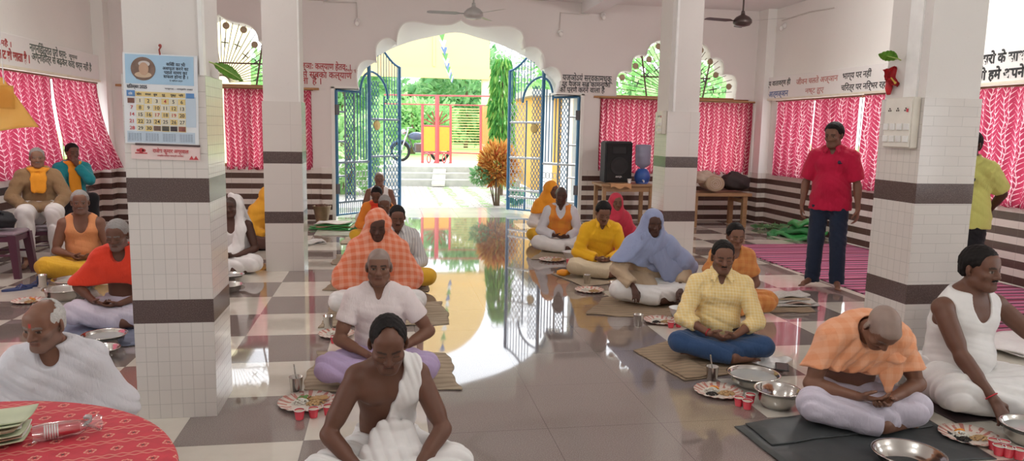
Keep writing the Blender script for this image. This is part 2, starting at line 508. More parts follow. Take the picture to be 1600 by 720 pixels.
# ---- columns
def tile_mat(name, w, h, base, emboss=.5, offset=0.0):
    t = NT(name)
    co = t.coord(); x, y, z = t.xyz(co)
    v = t.n('CombineXYZ'); t.put(v.inputs[0], t.math('ADD', x, y)); t.put(v.inputs[1], z)
    b = t.n('TexBrick', offset=offset, squash=1.0); t.put(b.inputs['Vector'], v)
    for k, val in (('Scale', 1.0), ('Mortar Size', .0016), ('Mortar Smooth', .6), ('Brick Width', w), ('Row Height', h), ('Bias', 0.0)): b.inputs[k].default_value = val
    t.put(b.inputs['Color1'], base); t.put(b.inputs['Color2'], [c*.965 for c in base]); t.put(b.inputs['Mortar'], [c*.66 for c in base])
    c = t.mix(t.math('MULTIPLY', t.noise(5, 3), .3), b.outputs[0], [c*.88 for c in base])
    hgt = t.math('ADD', t.math('MULTIPLY', b.outputs[1], -1.0), t.math('MULTIPLY', t.noise(26, 2), .25))
    t.pbr(c, .13, 0, t.bump(hgt, emboss, .004), IOR=1.55)
    return t.m
TB = (.66, .62, .585)
M_sq = tile_mat('small embossed square wall tiles', .048, .048, TB, .35)
M_sqbig = tile_mat('glossy relief wall tiles', .055, .075, TB, .4)
M_bar = tile_mat('long wall tiles', .19, .058, TB, .3, .5)
M_plain = tile_mat('plain large wall tiles', .40, .30, TB, .25)
t = NT('brown granite band'); sp = t.noise(230, 2); t.pbr(t.ramp(sp, [(.3, (.055, .033, .03)), (.55, (.105, .072, .066)), (.75, (.19, .15, .14))]), .16); M_brown = t.m
M_colpaint = wall_paint('column plaster', (.69, .66, .63))
col_names = [('square column at the left front carrying the wall calendar', M_sqbig, M_sq), ('square column at the right front with a switchboard on its side', M_bar, M_sqbig),
             ('tiled square column left of the gate, plain large tiles', M_plain, M_sq), ('tiled square column right of the gate beside the speaker table', M_plain, M_sq)]
col_objs = []
for (cx, cy), (lab, mf, ms) in zip(COLS, col_names):
    h = .19
    bm = bmesh.new(); box(bm, (cx-h+.012, cy-h+.012, 1.72), (cx+h-.012, cy+h-.012, ZC))
    c = struct('column', bm, M_colpaint, label=lab); col_objs.append(c)
    for za, zb in ((0, .50), (.62, 1.11), (1.23, 1.73)):
        bm = bmesh.new(); box(bm, (cx-h, cy-h, za), (cx+h, cy+h, zb))
        for f in bm.faces: f.material_index = 0 if abs(f.normal.y) > .5 or abs(f.normal.z) > .5 else 1
        bm.normal_update()
        for f in bm.faces: f.material_index = 1 if abs(f.normal.x) > .5 else 0
        from_bm('tile_cladding', bm, [mf, ms], c)
    for za, zb in ((.50, .62), (1.11, 1.23)):
        bm = bmesh.new(); box(bm, (cx-h-.001, cy-h-.001, za), (cx+h+.001, cy+h+.001, zb)); from_bm('granite_band', bm, M_brown, c)
# flat plaster strips / cable ducts up the columns
M_duct = simple('white plastic duct', (.8, .8, .78), .35)
for ci, (dx0, dx1, dy0, dy1) in ((1, (-.19, -.168, -.11, .0)), (3, (-.135, -.11, -.20, -.17)), (2, (.165, .18, -.19, -.16)), (0, (.165, .185, -.19, -.14))):
    cx, cy = COLS[ci]
    bm = bmesh.new(); box(bm, (cx+dx0, cy+dy0, 1.73), (cx+dx1, cy+dy1, ZC)); from_bm('cable_duct', bm, M_duct, col_objs[ci])

# ---- curtains
def curtain_mat(name, base, leaf):
    t = NT(name)
    uv = t.n('UVMap').outputs[0]; u, v, _ = t.xyz(uv)
    P = .10
    uu = t.math('ADD', t.math('DIVIDE', u, P), t.math('MULTIPLY', t.math('SINE', t.math('MULTIPLY', v, 19.0)), .10))
    cell = t.math('FLOOR', uu)
    fr = t.math('SUBTRACT', t.math('FRACT', uu), .5); ab = t.math('ABSOLUTE', fr)
    vv = t.math('SUBTRACT', t.math('ADD', t.math('DIVIDE', v, .062), t.math('MULTIPLY', cell, .37)), t.math('MULTIPLY', ab, 1.9))
    w = t.math('ABSOLUTE', t.math('SUBTRACT', t.math('FRACT', vv), .5))
    wid = t.math('SUBTRACT', .155, t.math('MULTIPLY', ab, .28))
    leafm = t.math('LESS_THAN', w, wid)
    stem = t.math('LESS_THAN', ab, .035)
    nz = t.noise(60, 2, uv); nz2 = t.noise(14, 2, uv)
    m = t.math('MAXIMUM', leafm, stem)
    m = t.math('MULTIPLY', m, t.math('GREATER_THAN', nz, .40))
    m = t.math('MULTIPLY', m, t.math('MULTIPLY_ADD', nz2, .8, .5))
    c = t.mix(m, base, leaf)
    d = t.n('BsdfDiffuse'); t.put(d.inputs[0], c); tr = t.n('BsdfTranslucent'); t.put(tr.inputs[0], c)
    mx = t.n('MixShader'); mx.inputs[0].default_value = .55
    t.t.links.new(d.outputs[0], mx.inputs[1]); t.t.links.new(tr.outputs[0], mx.inputs[2]); t.t.links.new(mx.outputs[0], t.out.inputs[0])
    return t.m
M_curt = curtain_mat('crimson curtain with pale leaf sprays', (.40, .045, .09), (.84, .54, .57))
M_rod = simple('brown curtain rod', (.22, .10, .05), .4)
M_wood = simple('brown wooden window frame', (.36, .17, .075), .5, nscale=30)
M_grill = simple('rusty window bars', (.16, .09, .08), .6)
def curtain(label, p0, p1, ztop, zbot, group, seed, nf=9, amp=.025, blow=0.0, side=1):
    """hanging cloth from p0 to p1 (XY), folds across, blow = how far the hem swings into the room"""
    rnd = random.Random(seed); ph = [rnd.uniform(0, 6.28) for _ in range(4)]
    a, b = Vector(p0), Vector(p1); d = (b-a); L = d.length; d.normalize(); n = Vector((-d.y, d.x))*side
    def f(u, v):
        s = u*L
        wv = math.sin(u*nf*2*PI+ph[0]) + .5*math.sin(u*nf*3.3*PI+ph[1]+v*1.5)
        k = amp*(.55+.6*v)*wv + blow*(v**1.6)*(.6+.4*math.sin(u*3+ph[2]))
        q = a + d*(s+.012*math.sin(v*5+ph[3])*v) + n*k
        return (q.x, q.y, ztop-(ztop-zbot)*v + .008*math.sin(u*nf*2*PI+ph[1])*v)
    bm = bmesh.new(); grid(bm, f, int(nf*14), 24)
    uvl = bm.loops.layers.uv.verify()
    for fc in bm.faces:
        for l in fc.loops: l[uvl].uv = (l[uvl].uv[0]*L*1.12, (1-l[uvl].uv[1])*(ztop-zbot))
    o = from_bm('curtain', bm, M_curt, None, True)
    tag(o, label, 'curtain', group)
    bm = bmesh.new(); e = d*.03
    tube(bm, [(a.x-e.x, a.y-e.y, ztop+.012), (b.x+e.x, b.y+e.y, ztop+.012)], .011)
    r = from_bm('curtain_rod', bm, M_rod, o)
    return o
yk = YB-.035
G_c = 'crimson leaf-patterned curtains'
curtain('crimson curtain on the back wall behind the speaker and water bottle', (3.50, yk), (4.58, yk), 2.03, .80, G_c, 1, 8)
curtain('crimson curtain on the back wall above the cot with the bundle', (4.66, yk), (6.20, yk), 2.02, .80, G_c, 2, 9)
curtain('crimson curtain left of the gate half hidden by the plain tiled column', (-2.45, yk), (-1.16, yk), 2.03, .80, G_c, 3, 9)
curtain('narrow crimson curtain just right of the calendar column on the back wall', (-3.0, yk), (-2.52, yk), 2.03, .80, G_c, 4, 4)
curtain('crimson curtain strip at the far left corner beside the brown frame', (-3.86, yk), (-3.2, yk), 2.03, .80, G_c, 5, 5)
xk = XR-.05
curtain('crimson curtain at the far end of the right wall, by the corner', (xk, 11.42), (xk, 10.36), 2.03, .83, G_c, 6, 8, side=-1, blow=.03)
curtain('crimson curtain on the right wall behind the man in the red polo shirt', (xk, 10.28), (xk, 9.22), 2.03, .80, G_c, 7, 8, side=-1, blow=.03)
curtain('crimson curtain on the right wall beside the switchboard column', (xk, 9.12), (xk, 8.42), 2.04, .78, G_c, 8, 5, side=-1, blow=.03)
curtain('crimson curtain behind the man in the yellow green shirt', (xk, 7.5), (xk, 5.6), 2.03, .80, G_c, 9, 12, side=-1)
curtain('crimson curtain at the near end of the right wall', (xk, 5.48), (xk, 4.4), 2.03, .80, G_c, 10, 8, side=-1)
xk = XL+.05
curtain('crimson curtain billowing on the left wall behind the man in the teal shirt', (xk, 10.26), (xk, 11.70), 2.03, .84, G_c, 11, 8, blow=-.34)
curtain('crimson curtain on the left wall above the black bag', (xk, 8.42), (xk, 10.20), 2.03, .84, G_c, 12, 10, blow=-.16)
curtain('crimson curtain on the left wall near the camera', (xk, 4.4), (xk, 7.5), 2.03, .84, G_c, 13, 14)

# ---- windows: wooden frame, bars, peacock-fan grille in the arch
def back_window(name, mir, label):
    f = (lambda x: 2*XC-x) if mir else (lambda x: x)
    bm = bmesh.new(); y0, y1 = YB+.05, YB+.11
    def bx(xa, xb, za, zb):
        xa, xb = sorted((f(xa), f(xb))); box(bm, (xa, y0, za), (xb, y1, zb))
    bx(WX0, WX1, 2.03, 2.10); bx(WX0, WX1, SILL, SILL+.05)
    for x in (WX0+.025, WCX-.35, WCX+.35, WX1-.025): bx(x-.025, x+.025, SILL, 2.05)
    w = struct(name, bm, M_wood, label=label)
    # rails right across at the spring line, bamboo pole in front
    bm = bmesh.new(); tube(bm, [(f(WX0-.12), YB-.03, 2.06), (f(WX1+.16), YB-.03, 2.035)], .017); from_bm('curtain_pole', bm, simple('bamboo pole', (.45, .24, .1), .5), w)
    bm = bmesh.new(); cx, cz = WCX, HEAD+.0
    N = 30
    rad = lambda a: min(math.hypot(x-cx, z-cz) for x, z in sorted(win_arch, key=lambda q: abs(math.atan2(q[1]-cz, q[0]-cx)-a))[:3])
    tips = []
    for i in range(N+1):
        a = R(6)+(PI-R(12))*i/N
        r = rad(a)*.97
        tube(bm, [(f(cx+.10*math.cos(a)), YB+.08, cz+.04+.10*math.sin(a)), (f(cx+r*math.cos(a)), YB+.08, cz+.02+r*math.sin(a))], .0055, 6)
        if i % 3 == 1: tips.append((a, r))
    from_bm('fan_bars', bm, M_grill, w)
    for j, (a, r) in enumerate(tips):
        bm = bmesh.new()
        px, pz = cx+(r-.07)*math.cos(a), cz+.02+(r-.07)*math.sin(a)
        Mx = Matrix.Translation((f(px), YB+.065, pz)) @ Matrix.Rotation(PI/2, 4, 'X')
        lathe(bm, [(0, -.01), (.042, -.008), (.052, 0), (.042, .008), (0, .012)], 16, Mx)
        from_bm('fan_rosette', bm, simple('tarnished brass', (.34, .25, .16), .45, .4), w)
        bm = bmesh.new(); q = r*.66
        px, pz = cx+q*math.cos(a), cz+.02+q*math.sin(a)
        ca, sa = math.cos(a), math.sin(a)
        tube(bm, [(f(px-.05*sa), YB+.07, pz+.05*ca), (f(px+.05*sa), YB+.07, pz-.05*ca)], .009, 6)
        tube(bm, [(f(px-.07*ca), YB+.07, pz-.07*sa), (f(px+.07*ca), YB+.07, pz+.07*sa)], .009, 6)
        from_bm('fan_cross', bm, simple('dark iron', (.09, .08, .085), .5), w)
    bm = bmesh.new()
    for za, xh in ((HEAD+.34, .62),): tube(bm, [(f(cx-xh), YB+.085, za), (f(cx+xh), YB+.085, za)], .012)
    for s in (-1, 1): tube(bm, [(f(cx+s*.50), YB+.085, HEAD), (f(cx+s*.62), YB+.085, HEAD+.72)], .014)
    from_bm('grille_stay', bm, M_grill, w)
    # white moulded reveal of the lobes
    bm = bmesh.new(); rows = []
    for x, z in win_arch:
        nx, nz = x-cx, z-1.9; ln = math.hypot(nx, nz)
        rows.append([bm.verts.new((f(x+nx/ln*.015), YB-.012, z+nz/ln*.015)), bm.verts.new((f(x), YB-.012, z)), bm.verts.new((f(x-nx/ln*.015), YB+.345, z-nz/ln*.015))])
    for A, B in zip(rows, rows[1:]):
        for k in range(2): bm.faces.new((A[k], B[k], B[k+1], A[k+1]))
    bmesh.ops.recalc_face_normals(bm, faces=bm.faces)
    from_bm('arch_reveal', bm, M_soffit, w)
    return w
back_window('window_1', False, 'arched back window with a peacock-fan grille right of the gate')
back_window('window_2', True, 'arched back window with a peacock-fan grille left of the gate')
def side_window(n, x, ya, yb):
    bm = bmesh.new()
    for y in (ya+.025, (ya+yb)/2, yb-.025): box(bm, (x-.025, y-.025, SILL), (x+.025, y+.025, HEAD))
    box(bm, (x-.025, ya, HEAD-.05), (x+.025, yb, HEAD)); box(bm, (x-.025, ya, SILL), (x+.025, yb, SILL+.05))
    w = struct('window_%d' % n, bm, M_wood)
    bm = bmesh.new()
    for k in range(1, 12):
        y = ya+(yb-ya)*k/12; tube(bm, [(x, y, SILL), (x, y, HEAD)], .006, 6)
    from_bm('window_bars', bm, M_grill, w)
n = 3
for ya, yb in BAYS_R: side_window(n, XR+.12, ya, yb); n += 1
for ya, yb in BAYS_L: side_window(n, XL-.12, ya, yb); n += 1
# ================================================================== GATE WINGS
M_blue = simple('blue gate paint', (.04, .16, .30), .35, vary=.2, nscale=6)
M_grey = simple('grey blue gate paint', (.20, .26, .31), .4, vary=.2)
M_silver = simple('silver gate paint', (.50, .52, .52), .35, .3)
M_gold = simple('gold painted disc', (.55, .40, .14), .4, .3)
def gate_wing(label, hx, dirx):
    hy = YB+.06
    d = Vector((dirx*.707, .707, 0)); L = 1.42
    root = thing('gate_wing', label, 'gate', (hx, hy, 0), math.atan2(d.y, d.x))
    H0, HP, HE = 2.05, 2.42, 2.52
    def P(u, z): return (u*L, 0, z)
    fr = bmesh.new()
    b = .02
    def bar(u0, z0, u1, z1, r=b, bm=fr): tube(bm, [P(u0, z0), P(u1, z1)], r, 8)
    U1, U2 = .36, .50            # end of the flat section, tall post
    bar(0, .06, 0, H0, .03); bar(U2, .10, U2, HP+.08, .032); bar(1, .06, 1, HE, .03)
    bar(0, H0, U1, H0); bar(0, .08, 1, .08, .018)
    arch1 = [P(U1+(U2-U1)*(1-math.cos(a)), H0-.05+(HP-H0)*math.sin(a)) for a in [PI/2*k/8 for k in range(9)]]
    tube(fr, arch1, b, 8)
    arch2 = [P(U2+(.80-U2)*math.sin(a), 1.96+(HP-1.98)*math.cos(a)) for a in [PI/2*k/8 for k in range(9)]]
    tube(fr, arch2, b, 8)
    swan = [P(.60+.40*math.sin(a), HE+.46*(1-math.sin(a))**1.6) for a in [PI/2*k/10 for k in range(11)]]
    tube(fr, [P(.60, HE+.52)]+swan, .02, 8)
    from_bm('gate_frame', fr, M_blue, root)
    for u0, u1, z, r in [(0, U2, z, .022) for z in (.28, .92)]+[(U2, 1, z, .02) for z in (.30, .42, 1.0, 1.62)]+[(0, .13, z, .016) for z in (.70, 1.25, 1.72)]:
        rails = bmesh.new(); tube(rails, [P(u0, z), P(u1, z)], r, 8); from_bm('gate_rail', rails, M_grey if dirx > 0 else M_silver, root)
    bars = bmesh.new()
    for u in [.27+.045*k for k in range(5)]: tube(bars, [P(u, .95), P(u, H0+(.22*max(0, (u-U1)/(U2-U1)) if u > U1 else 0))], .010, 6)
    from_bm('arch_bars', bars, M_blue, root); bars = bmesh.new()
    for u in [.03*k+.02 for k in range(16)]: tube(bars, [P(u, .08), P(u, .28)], .006, 6)
    for u in [.52+.03*k for k in range(16)]: tube(bars, [P(u, .08), P(u, .30)], .006, 6)
    from_bm('kick_bars', bars, M_blue, root); bars = bmesh.new()
    for k in range(1, 9):
        u = .60+.045*k; a = math.asin(min(1, (u-.60)/.40)); tube(bars, [P(u, 1.98 if u > .8 else 1.96+(HP-1.98)*math.cos(math.asin((u-U2)/(.80-U2))) if u < .8 else 1.98), P(u, HE+.46*(1-math.sin(a))**1.6)], .007, 6)
    from_bm('crest_bars', bars, M_blue, root)
    def lattice(u0, u1, z0, z1, ztopf=None, n=None):
        bm = bmesh.new(); w = (u1-u0)*L
        s = w/(n or 3)
        k = -int((z1-z0)/s)-1
        # diagonal wires clipped to the panel
        while k*s < w:
            for sg in (1, -1):
                x0 = k*s; pts = []
                # line x = x0 + (z-z0)*.62
                za = z0 + max(0, -x0/.62); zb = z0 + (w-x0)/.62
                za, zb = max(za, z0), min(zb, z1)
                if zb-za > .01:
                    xa, xb = x0+(za-z0)*.62, x0+(zb-z0)*.62
                    if sg < 0: xa, xb = w-xa, w-xb
                    tube(bm, [(u0*L+xa, 0.004*sg, za), (u0*L+xb, .004*sg, zb)], .0065, 5)
            k += 1
        return bm
    from_bm('diamond_mesh', lattice(.13, .26, .30, H0, n=3), M_blue, root)
    bm = bmesh.new(); tube(bm, [P(.13, .3), P(.13, H0)], .014, 6); tube(bm, [P(.265, .3), P(.265, H0)], .014, 6); from_bm('mesh_stile', bm, M_grey, root)
    from_bm('diamond_mesh', lattice(.52, .66, .32, 2.25, n=3), M_blue, root)
    from_bm('diamond_mesh', lattice(.76, .98, .32, 1.96, n=4), M_silver if dirx < 0 else M_blue, root)
    bm = bmesh.new(); tube(bm, [P(.74, .1), P(.74, 2.0)], .014, 6); from_bm('mesh_stile', bm, M_blue, root)
    # scroll work rings under the middle rail
    bm = bmesh.new()
    for u in (.31, .36, .41, .46):
        for z in (.40, .56, .72): 
            tube(bm, [P(u+.03*math.cos(a)/1.0, z+.05*math.sin(a)) for a in [2*PI*k/12 for k in range(12)]], .006, 5, closed=True)
    from_bm('scroll_work', bm, M_silver, root)
    for u in (.62,):
        bm = bmesh.new(); lathe(bm, [(0, -.02), (.07, -.015), (.085, 0), (.07, .015), (0, .02)], 20, Matrix.Translation(P(u, 1.52)) @ Matrix.Rotation(PI/2, 4, 'X'))
        from_bm('emblem_disc', bm, M_gold, root)
    bm = bmesh.new(); cbox(bm, (.0, .0, 1.75), (.07, .07, .16)); cbox(bm, (0, 0, .5), (.07, .07, .16)); from_bm('hinge', bm, simple('dark iron', (.09, .08, .085), .5), root)
    return root
gate_wing('blue lattice gate wing on the left side of the arch, swung outwards', GXL+.03, 1)
gate_wing('blue lattice gate wing on the right side of the arch, swung outwards', GXR-.03, -1)

# ================================================================== OUTSIDE
def pave_mat():
    t = NT('mossy interlocking paving')
    co = t.coord(); x, y, z = t.xyz(co)
    b = t.n('TexBrick', offset=.5); t.put(b.inputs['Vector'], co)
    for k, v in (('Scale', 1.0), ('Mortar Size', .012), ('Brick Width', .26), ('Row Height', .15)): b.inputs[k].default_value = v
    t.put(b.inputs['Color1'], (.40, .38, .36)); t.put(b.inputs['Color2'], (.47, .40, .38)); t.put(b.inputs['Mortar'], (.22, .23, .18))
    st = t.math('LESS_THAN', t.math('FRACT', t.math('MULTIPLY_ADD', x, 2.0, t.math('MULTIPLY', t.noise(2.2, 2), .5))), .42)
    zone = t.math('MULTIPLY', t.math('GREATER_THAN', x, 1.0), t.math('MULTIPLY', t.math('LESS_THAN', x, 3.6), t.math('MULTIPLY', t.math('GREATER_THAN', y, 14.2), t.math('LESS_THAN', y, 19.4))))
    grn = t.math('MULTIPLY', t.math('MULTIPLY', st, zone), t.math('GREATER_THAN', t.noise(5.5, 4), .46))
    c = t.mix(t.math('MULTIPLY', grn, .75), b.outputs[0], (.16, .30, .07))
    t.pbr(c, .8); return t.m
bm = bmesh.new(); box(bm, (-16, YB+.36, -.14), (20, 19.4, -.02)); o = struct('ground_yard', bm, pave_mat())
bm = bmesh.new(); box(bm, (-3, YB+.36, -.13), (5.5, 13.9, .0))
t = NT('polished porch stone'); co = t.coord(); b = t.n('TexBrick', offset=0.0); t.put(b.inputs['Vector'], co)
for k, v in (('Scale', 1.0), ('Mortar Size', .004), ('Brick Width', .6), ('Row Height', .3)): b.inputs[k].default_value = v
t.put(b.inputs['Color1'], (.46, .43, .42)); t.put(b.inputs['Color2'], (.55, .52, .49)); t.put(b.inputs['Mortar'], (.3, .28, .27)); t.pbr(b.outputs[0], .12)
struct('porch_floor', bm, t.m)
M_conc = simple('weathered concrete', (.46, .45, .40), .85, vary=.3, nscale=5)
for k in range(3):
    bm = bmesh.new(); box(bm, (-4, 19.3+.42*k, -.05), (3.5, 24, .15*(k+1)), bevel=.01); struct('trim_step', bm, M_conc)
bm = bmesh.new(); pr = [(19.05, .0), (20.5, .46), (20.5, .50), (19.05, .05)]
vs = [[bm.verts.new((1.30+s*.17+(y-19.05)*.10, y, z)) for y, z in pr] for s in (-1, 1)]
bm.faces.new(vs[0]); bm.faces.new(vs[1][::-1])
for k in range(4): bm.faces.new((vs[0][k], vs[1][k], vs[1][(k+1) % 4], vs[0][(k+1) % 4]))
struct('trim_ramp', bm, simple('pale concrete ramp', (.62, .59, .52), .8))
t = NT('lawn green'); co = t.coord(); t.pbr(t.mix(t.noise(2.5, 5), (.24, .46, .12), (.36, .58, .18)), .9); M_lawn = t.m
bm = bmesh.new(); box(bm, (-40, 24, .3), (50, 80, .44)); o = struct('ground_lawn', bm, M_lawn)
M_yel = wall_paint('yellow wall paint', (.88, .61, .26))
# yellow header over the road gate
def header():
    xa, xb = -2.6, 3.05; z0, z1 = 2.98, 5.6; r = 1.7
    L = [(xa, z0), (xb, z0), (xb, z1-r)] + [(xb-r+r*math.cos(a), z1-r+r*math.sin(a)) for a in [PI/2*k/10 for k in range(1, 11)]] + [(xa+r+r*math.cos(a), z1-r+r*math.sin(a)) for a in [PI/2+PI/2*k/10 for k in range(0, 11)]]
    bm = extrude_outline([L], .35)
    for v in bm.verts: v.co.y += 22.4
    for x in (1.38,): box(bm, (x-.03, 22.37, 3.3), (x+.03, 22.42, 5.5))
    box(bm, (xa-.03, 22.34, z0-.02), (xb+.03, 22.42, z0+.28))
    return bm
g = thing('gateway_header', 'yellow rounded gateway header over the red road gate outside', 'gateway', (0, 0, 0))
from_bm('header_wall', header(), M_yel, g)
for x in (-2.45, 3.0):
    bm = bmesh.new(); cbox(bm, (x, 22.6, 1.7), (.3, .3, 2.6), bevel=.01); from_bm('gate_pillar', bm, simple('cream pillar paint', (.75, .68, .5), .6), g)
# red road gate
M_red = simple('red gate paint', (.62, .11, .12), .4, vary=.15)
M_org = simple('orange gate sheet', (.85, .42, .05), .5, vary=.1)
rg = thing('road_gate', 'red iron road gate with orange panels under the yellow header', 'gate', (0, 22.15, .45))
def g2(px, py): p = at_y(px, py, 22.15); return (p.x, p.z-.45)
def rbar(bm, a, b, r):
    a, b = g2(*a), g2(*b); tube(bm, [(a[0], 0, a[1]), (b[0], 0, b[1])], r, 6)
bm = bmesh.new()
for a, b, r in [((600,148),(772,150.5),.025), ((600,162),(772,165),.02), ((660,164),(660,258),.045), ((704,165),(704,260),.04), ((751,165),(751,261),.04), ((683,149),(683,260),.07), ((600,256),(772,261),.035), ((660,196),(704,198),.03), ((660,237),(751,240),.025)]: rbar(bm, a, b, r)
from_bm('gate_frame', bm, M_red, rg)
for xa, xb in ((662, 680), (686, 702)):
    a, b = g2(xa, 198), g2(xb, 236); bm = bmesh.new(); box(bm, (a[0], -.02, b[1]), (b[0], .0, a[1])); from_bm('orange_panel', bm, M_org, rg)
bm = bmesh.new()
for k in range(17): rbar(bm, (705, 170+4.1*k), (750, 170.6+4.1*k), .016)
from_bm('side_bars', bm, simple('yellow gate bars', (.75, .62, .25), .5), rg)
bm = bmesh.new()
for k in range(7): rbar(bm, (754+2.7*k, 166), (754+2.7*k, 225), .025)
from_bm('slat_panel', bm, simple('orange slats', (.72, .38, .12), .5), rg)
bm = bmesh.new()
for c_, s_ in ((672, 1), (694, 1)):
    for k in range(7):
        a = R(25)+R(130)*k/6; rbar(bm, (683, 196), (683+22*math.cos(a)*1.0, 196-24*math.sin(a)), .018)
for c_ in (666, 674, 690, 698):
    c0 = g2(c_, 248); tube(bm, [(c0[0]+.13*math.cos(q), 0, c0[1]+.16*math.sin(q)) for q in [2*PI*k/14 for k in range(14)]], .018, 5, closed=True)
from_bm('fan_ornament', bm, M_red, rg)
# lattice screen on the right of the header
ls = bmesh.new(); rnd = random.Random(3)
for i in range(6):
    for j in range(11):
        c = (3.35+i*.2+.1*(j % 2), 3.0+j*.17)
        tube(ls, [(c[0]+.10*math.cos(q), 22.6, c[1]+.09*math.sin(q)) for q in [2*PI*k/8 for k in range(8)]], .017, 5, closed=True)
tag(from_bm('lattice_screen', ls, simple('grey cement lattice', (.45, .45, .46), .7)), 'grey round-holed cement lattice right of the yellow gateway header', 'screen')

# foliage: many small leaf blades in one crown mesh
def leaf_mat(name, c1, c2, c3=None):
    t = NT(name); rn = t.n('NewGeometry').outputs['Random Per Island']
    st = [(0, c1), (1, c2)] if c3 is None else [(0, c1), (.5, c2), (1, c3)]
    c = t.ramp(rn, st)
    d = t.n('BsdfDiffuse'); t.put(d.inputs[0], c); tr = t.n('BsdfTranslucent'); t.put(tr.inputs[0], c)
    mx = t.n('MixShader'); mx.inputs[0].default_value = .4
    t.t.links.new(d.outputs[0], mx.inputs[1]); t.t.links.new(tr.outputs[0], mx.inputs[2]); t.t.links.new(mx.outputs[0], t.out.inputs[0])
    return t.m
def leaves(pts, dirs, size, width, rs):
    """blade leaves (bent 2-quad) -> V,F"""
    n = len(pts); V = []; F = []
    for i in range(n):
        d = Vector(dirs[i]).normalized(); s = d.cross(Vector((rs.uniform(-1,1), rs.uniform(-1,1), rs.uniform(-1,1)))).normalized()
        k = rs.uniform(.7, 1.3); l = size*k; w = width*k; p = Vector(pts[i]); nrm = d.cross(s)
        b = len(V)
        V += [p, p+d*l*.45+s*w*.5+nrm*l*.06, p+d*l, p+d*l*.45-s*w*.5+nrm*l*.06]
        F += [(b, b+1, b+2), (b, b+2, b+3)]
    return V, F
def crown(name, parent, mat, centre, rad, n, size, width, seed, shell=.55, drop=0.0):
    rs = random.Random(seed); P = []; D = []
    for i in range(n):
        v = Vector((rs.gauss(0,1), rs.gauss(0,1), rs.gauss(0,1))).normalized(); k = rs.uniform(shell, 1)*(1+.18*math.sin(v.x*5+seed)*math.cos(v.z*4+v.y*3))
        P.append((centre[0]+v.x*rad[0]*k, centre[1]+v.y*rad[1]*k, centre[2]+v.z*rad[2]*k))
        D.append((v.x+rs.gauss(0,.5), v.y+rs.gauss(0,.5), v.z+rs.gauss(0,.5)-drop))
    V, F = leaves(P, D, size, width, rs)
    return from_arrays(name, V, F, mat, parent, smooth=False)
M_bark = simple('brown bark', (.16, .11, .07), .9, nscale=20)
M_leafg = leaf_mat('fresh green leaves', (.22, .44, .18), (.36, .58, .26), (.52, .68, .38))
M_leafd = leaf_mat('deep green leaves', (.16, .36, .17), (.28, .48, .24), (.42, .60, .34))
def tree(name, label, cat, x, y, z0, h, rad, n, size, mat, seed, group=None, trunk=.3):
    t_ = thing(name, label, cat, (x, y, z0), 0, group)
    crown('foliage', t_, mat, (0, 0, h-rad[2]), rad, n, size, size*.5, seed)
    bm = bmesh.new(); tube(bm, [(0, 0, -.02), (.05, 0, (h-rad[2])*.5), (0, .05, h-rad[2]*.6)], [.12, .09, .05], 8); from_bm('trunk', bm, M_bark, t_)
    return t_
G_t = 'trees and bushes beyond the road gate'
tree('bush', 'rounded green bush beyond the red gate, right behind the motorcycle', 'bush', 1.0, 30, .44, 2.2, (1.9, 1.2, .95), 1500, .28, M_leafg, 1, G_t)
tree('bush', 'leafy green bush seen between the bars of the red gate', 'bush', 5.4, 29, .44, 2.6, (1.8, 1.2, 1.15), 1500, .28, M_leafg, 2, G_t)
tree('tree', 'tall dark green tree beyond the left side of the road gate', 'tree', -2.2, 38, .44, 6.2, (2.7, 2.3, 2.8), 2600, .45, M_leafd, 3, G_t)
tree('tree', 'broad green tree beyond the middle of the road gate', 'tree', 4.2, 40, .44, 5.8, (2.8, 2.3, 2.6), 2600, .45, M_leafd, 4, G_t)
tree('tree', 'green tree beyond the right end of the road gate', 'tree', 10.5, 36, .44, 6.5, (4.0, 2.5, 2.9), 2400, .45, M_leafg, 5, G_t)
tree('tree', 'light green tree seen through the fan grille of the right back window', 'tree', 9.6, 22, 0, 3.7, (1.7, 1.4, 1.3), 1300, .30, M_leafg, 6, G_t)
tree('bush', 'green shrub seen through the left gate wing', 'bush', -.9, 17.0, -.02, 1.9, (.9, .7, .95), 1100, .2, M_leafg, 7, G_t)
tree('tree', 'green tree seen through the fan grille of the left back window', 'tree', -6.0, 26.5, 0, 4.3, (1.9, 1.6, 1.5), 1600, .30, M_leafg, 8, G_t)
hd = thing('hedgerow', 'long green hedgerow across the far side of the lawn', 'hedge', (3, 50, .44))
rs = random.Random(21); P_ = []; D_ = []
for i in range(4200):
    x = rs.uniform(-16, 22); h = 4.6+.7*math.sin(x*.9)+.5*math.sin(x*2.3+1); z = h*rs.uniform(.02, 1)**.8
    P_.append((x, rs.uniform(-.8, .8), z)); D_.append((rs.gauss(0, .6), -.8+rs.gauss(0, .4), rs.gauss(.2, .5)))
V, F = leaves(P_, D_, .85, .5, rs); from_arrays('foliage', V, F, M_leafd, hd, smooth=False)
bm = bmesh.new()
for k in range(20): tube(bm, [(-15+1.9*k, 0, -.05), (-15+1.9*k, 0, 2)], .08, 6)
slab(bm, lambda u, v: (-16+38*u, .9+.3*math.sin(u*40), .02+v*(4.0+.7*math.sin((-16+38*u)*.9))), 60, 8, .01)
from_bm('branches', bm, simple('hedge inner green', (.12, .26, .12), .9, vary=.4, nscale=1.5), hd)
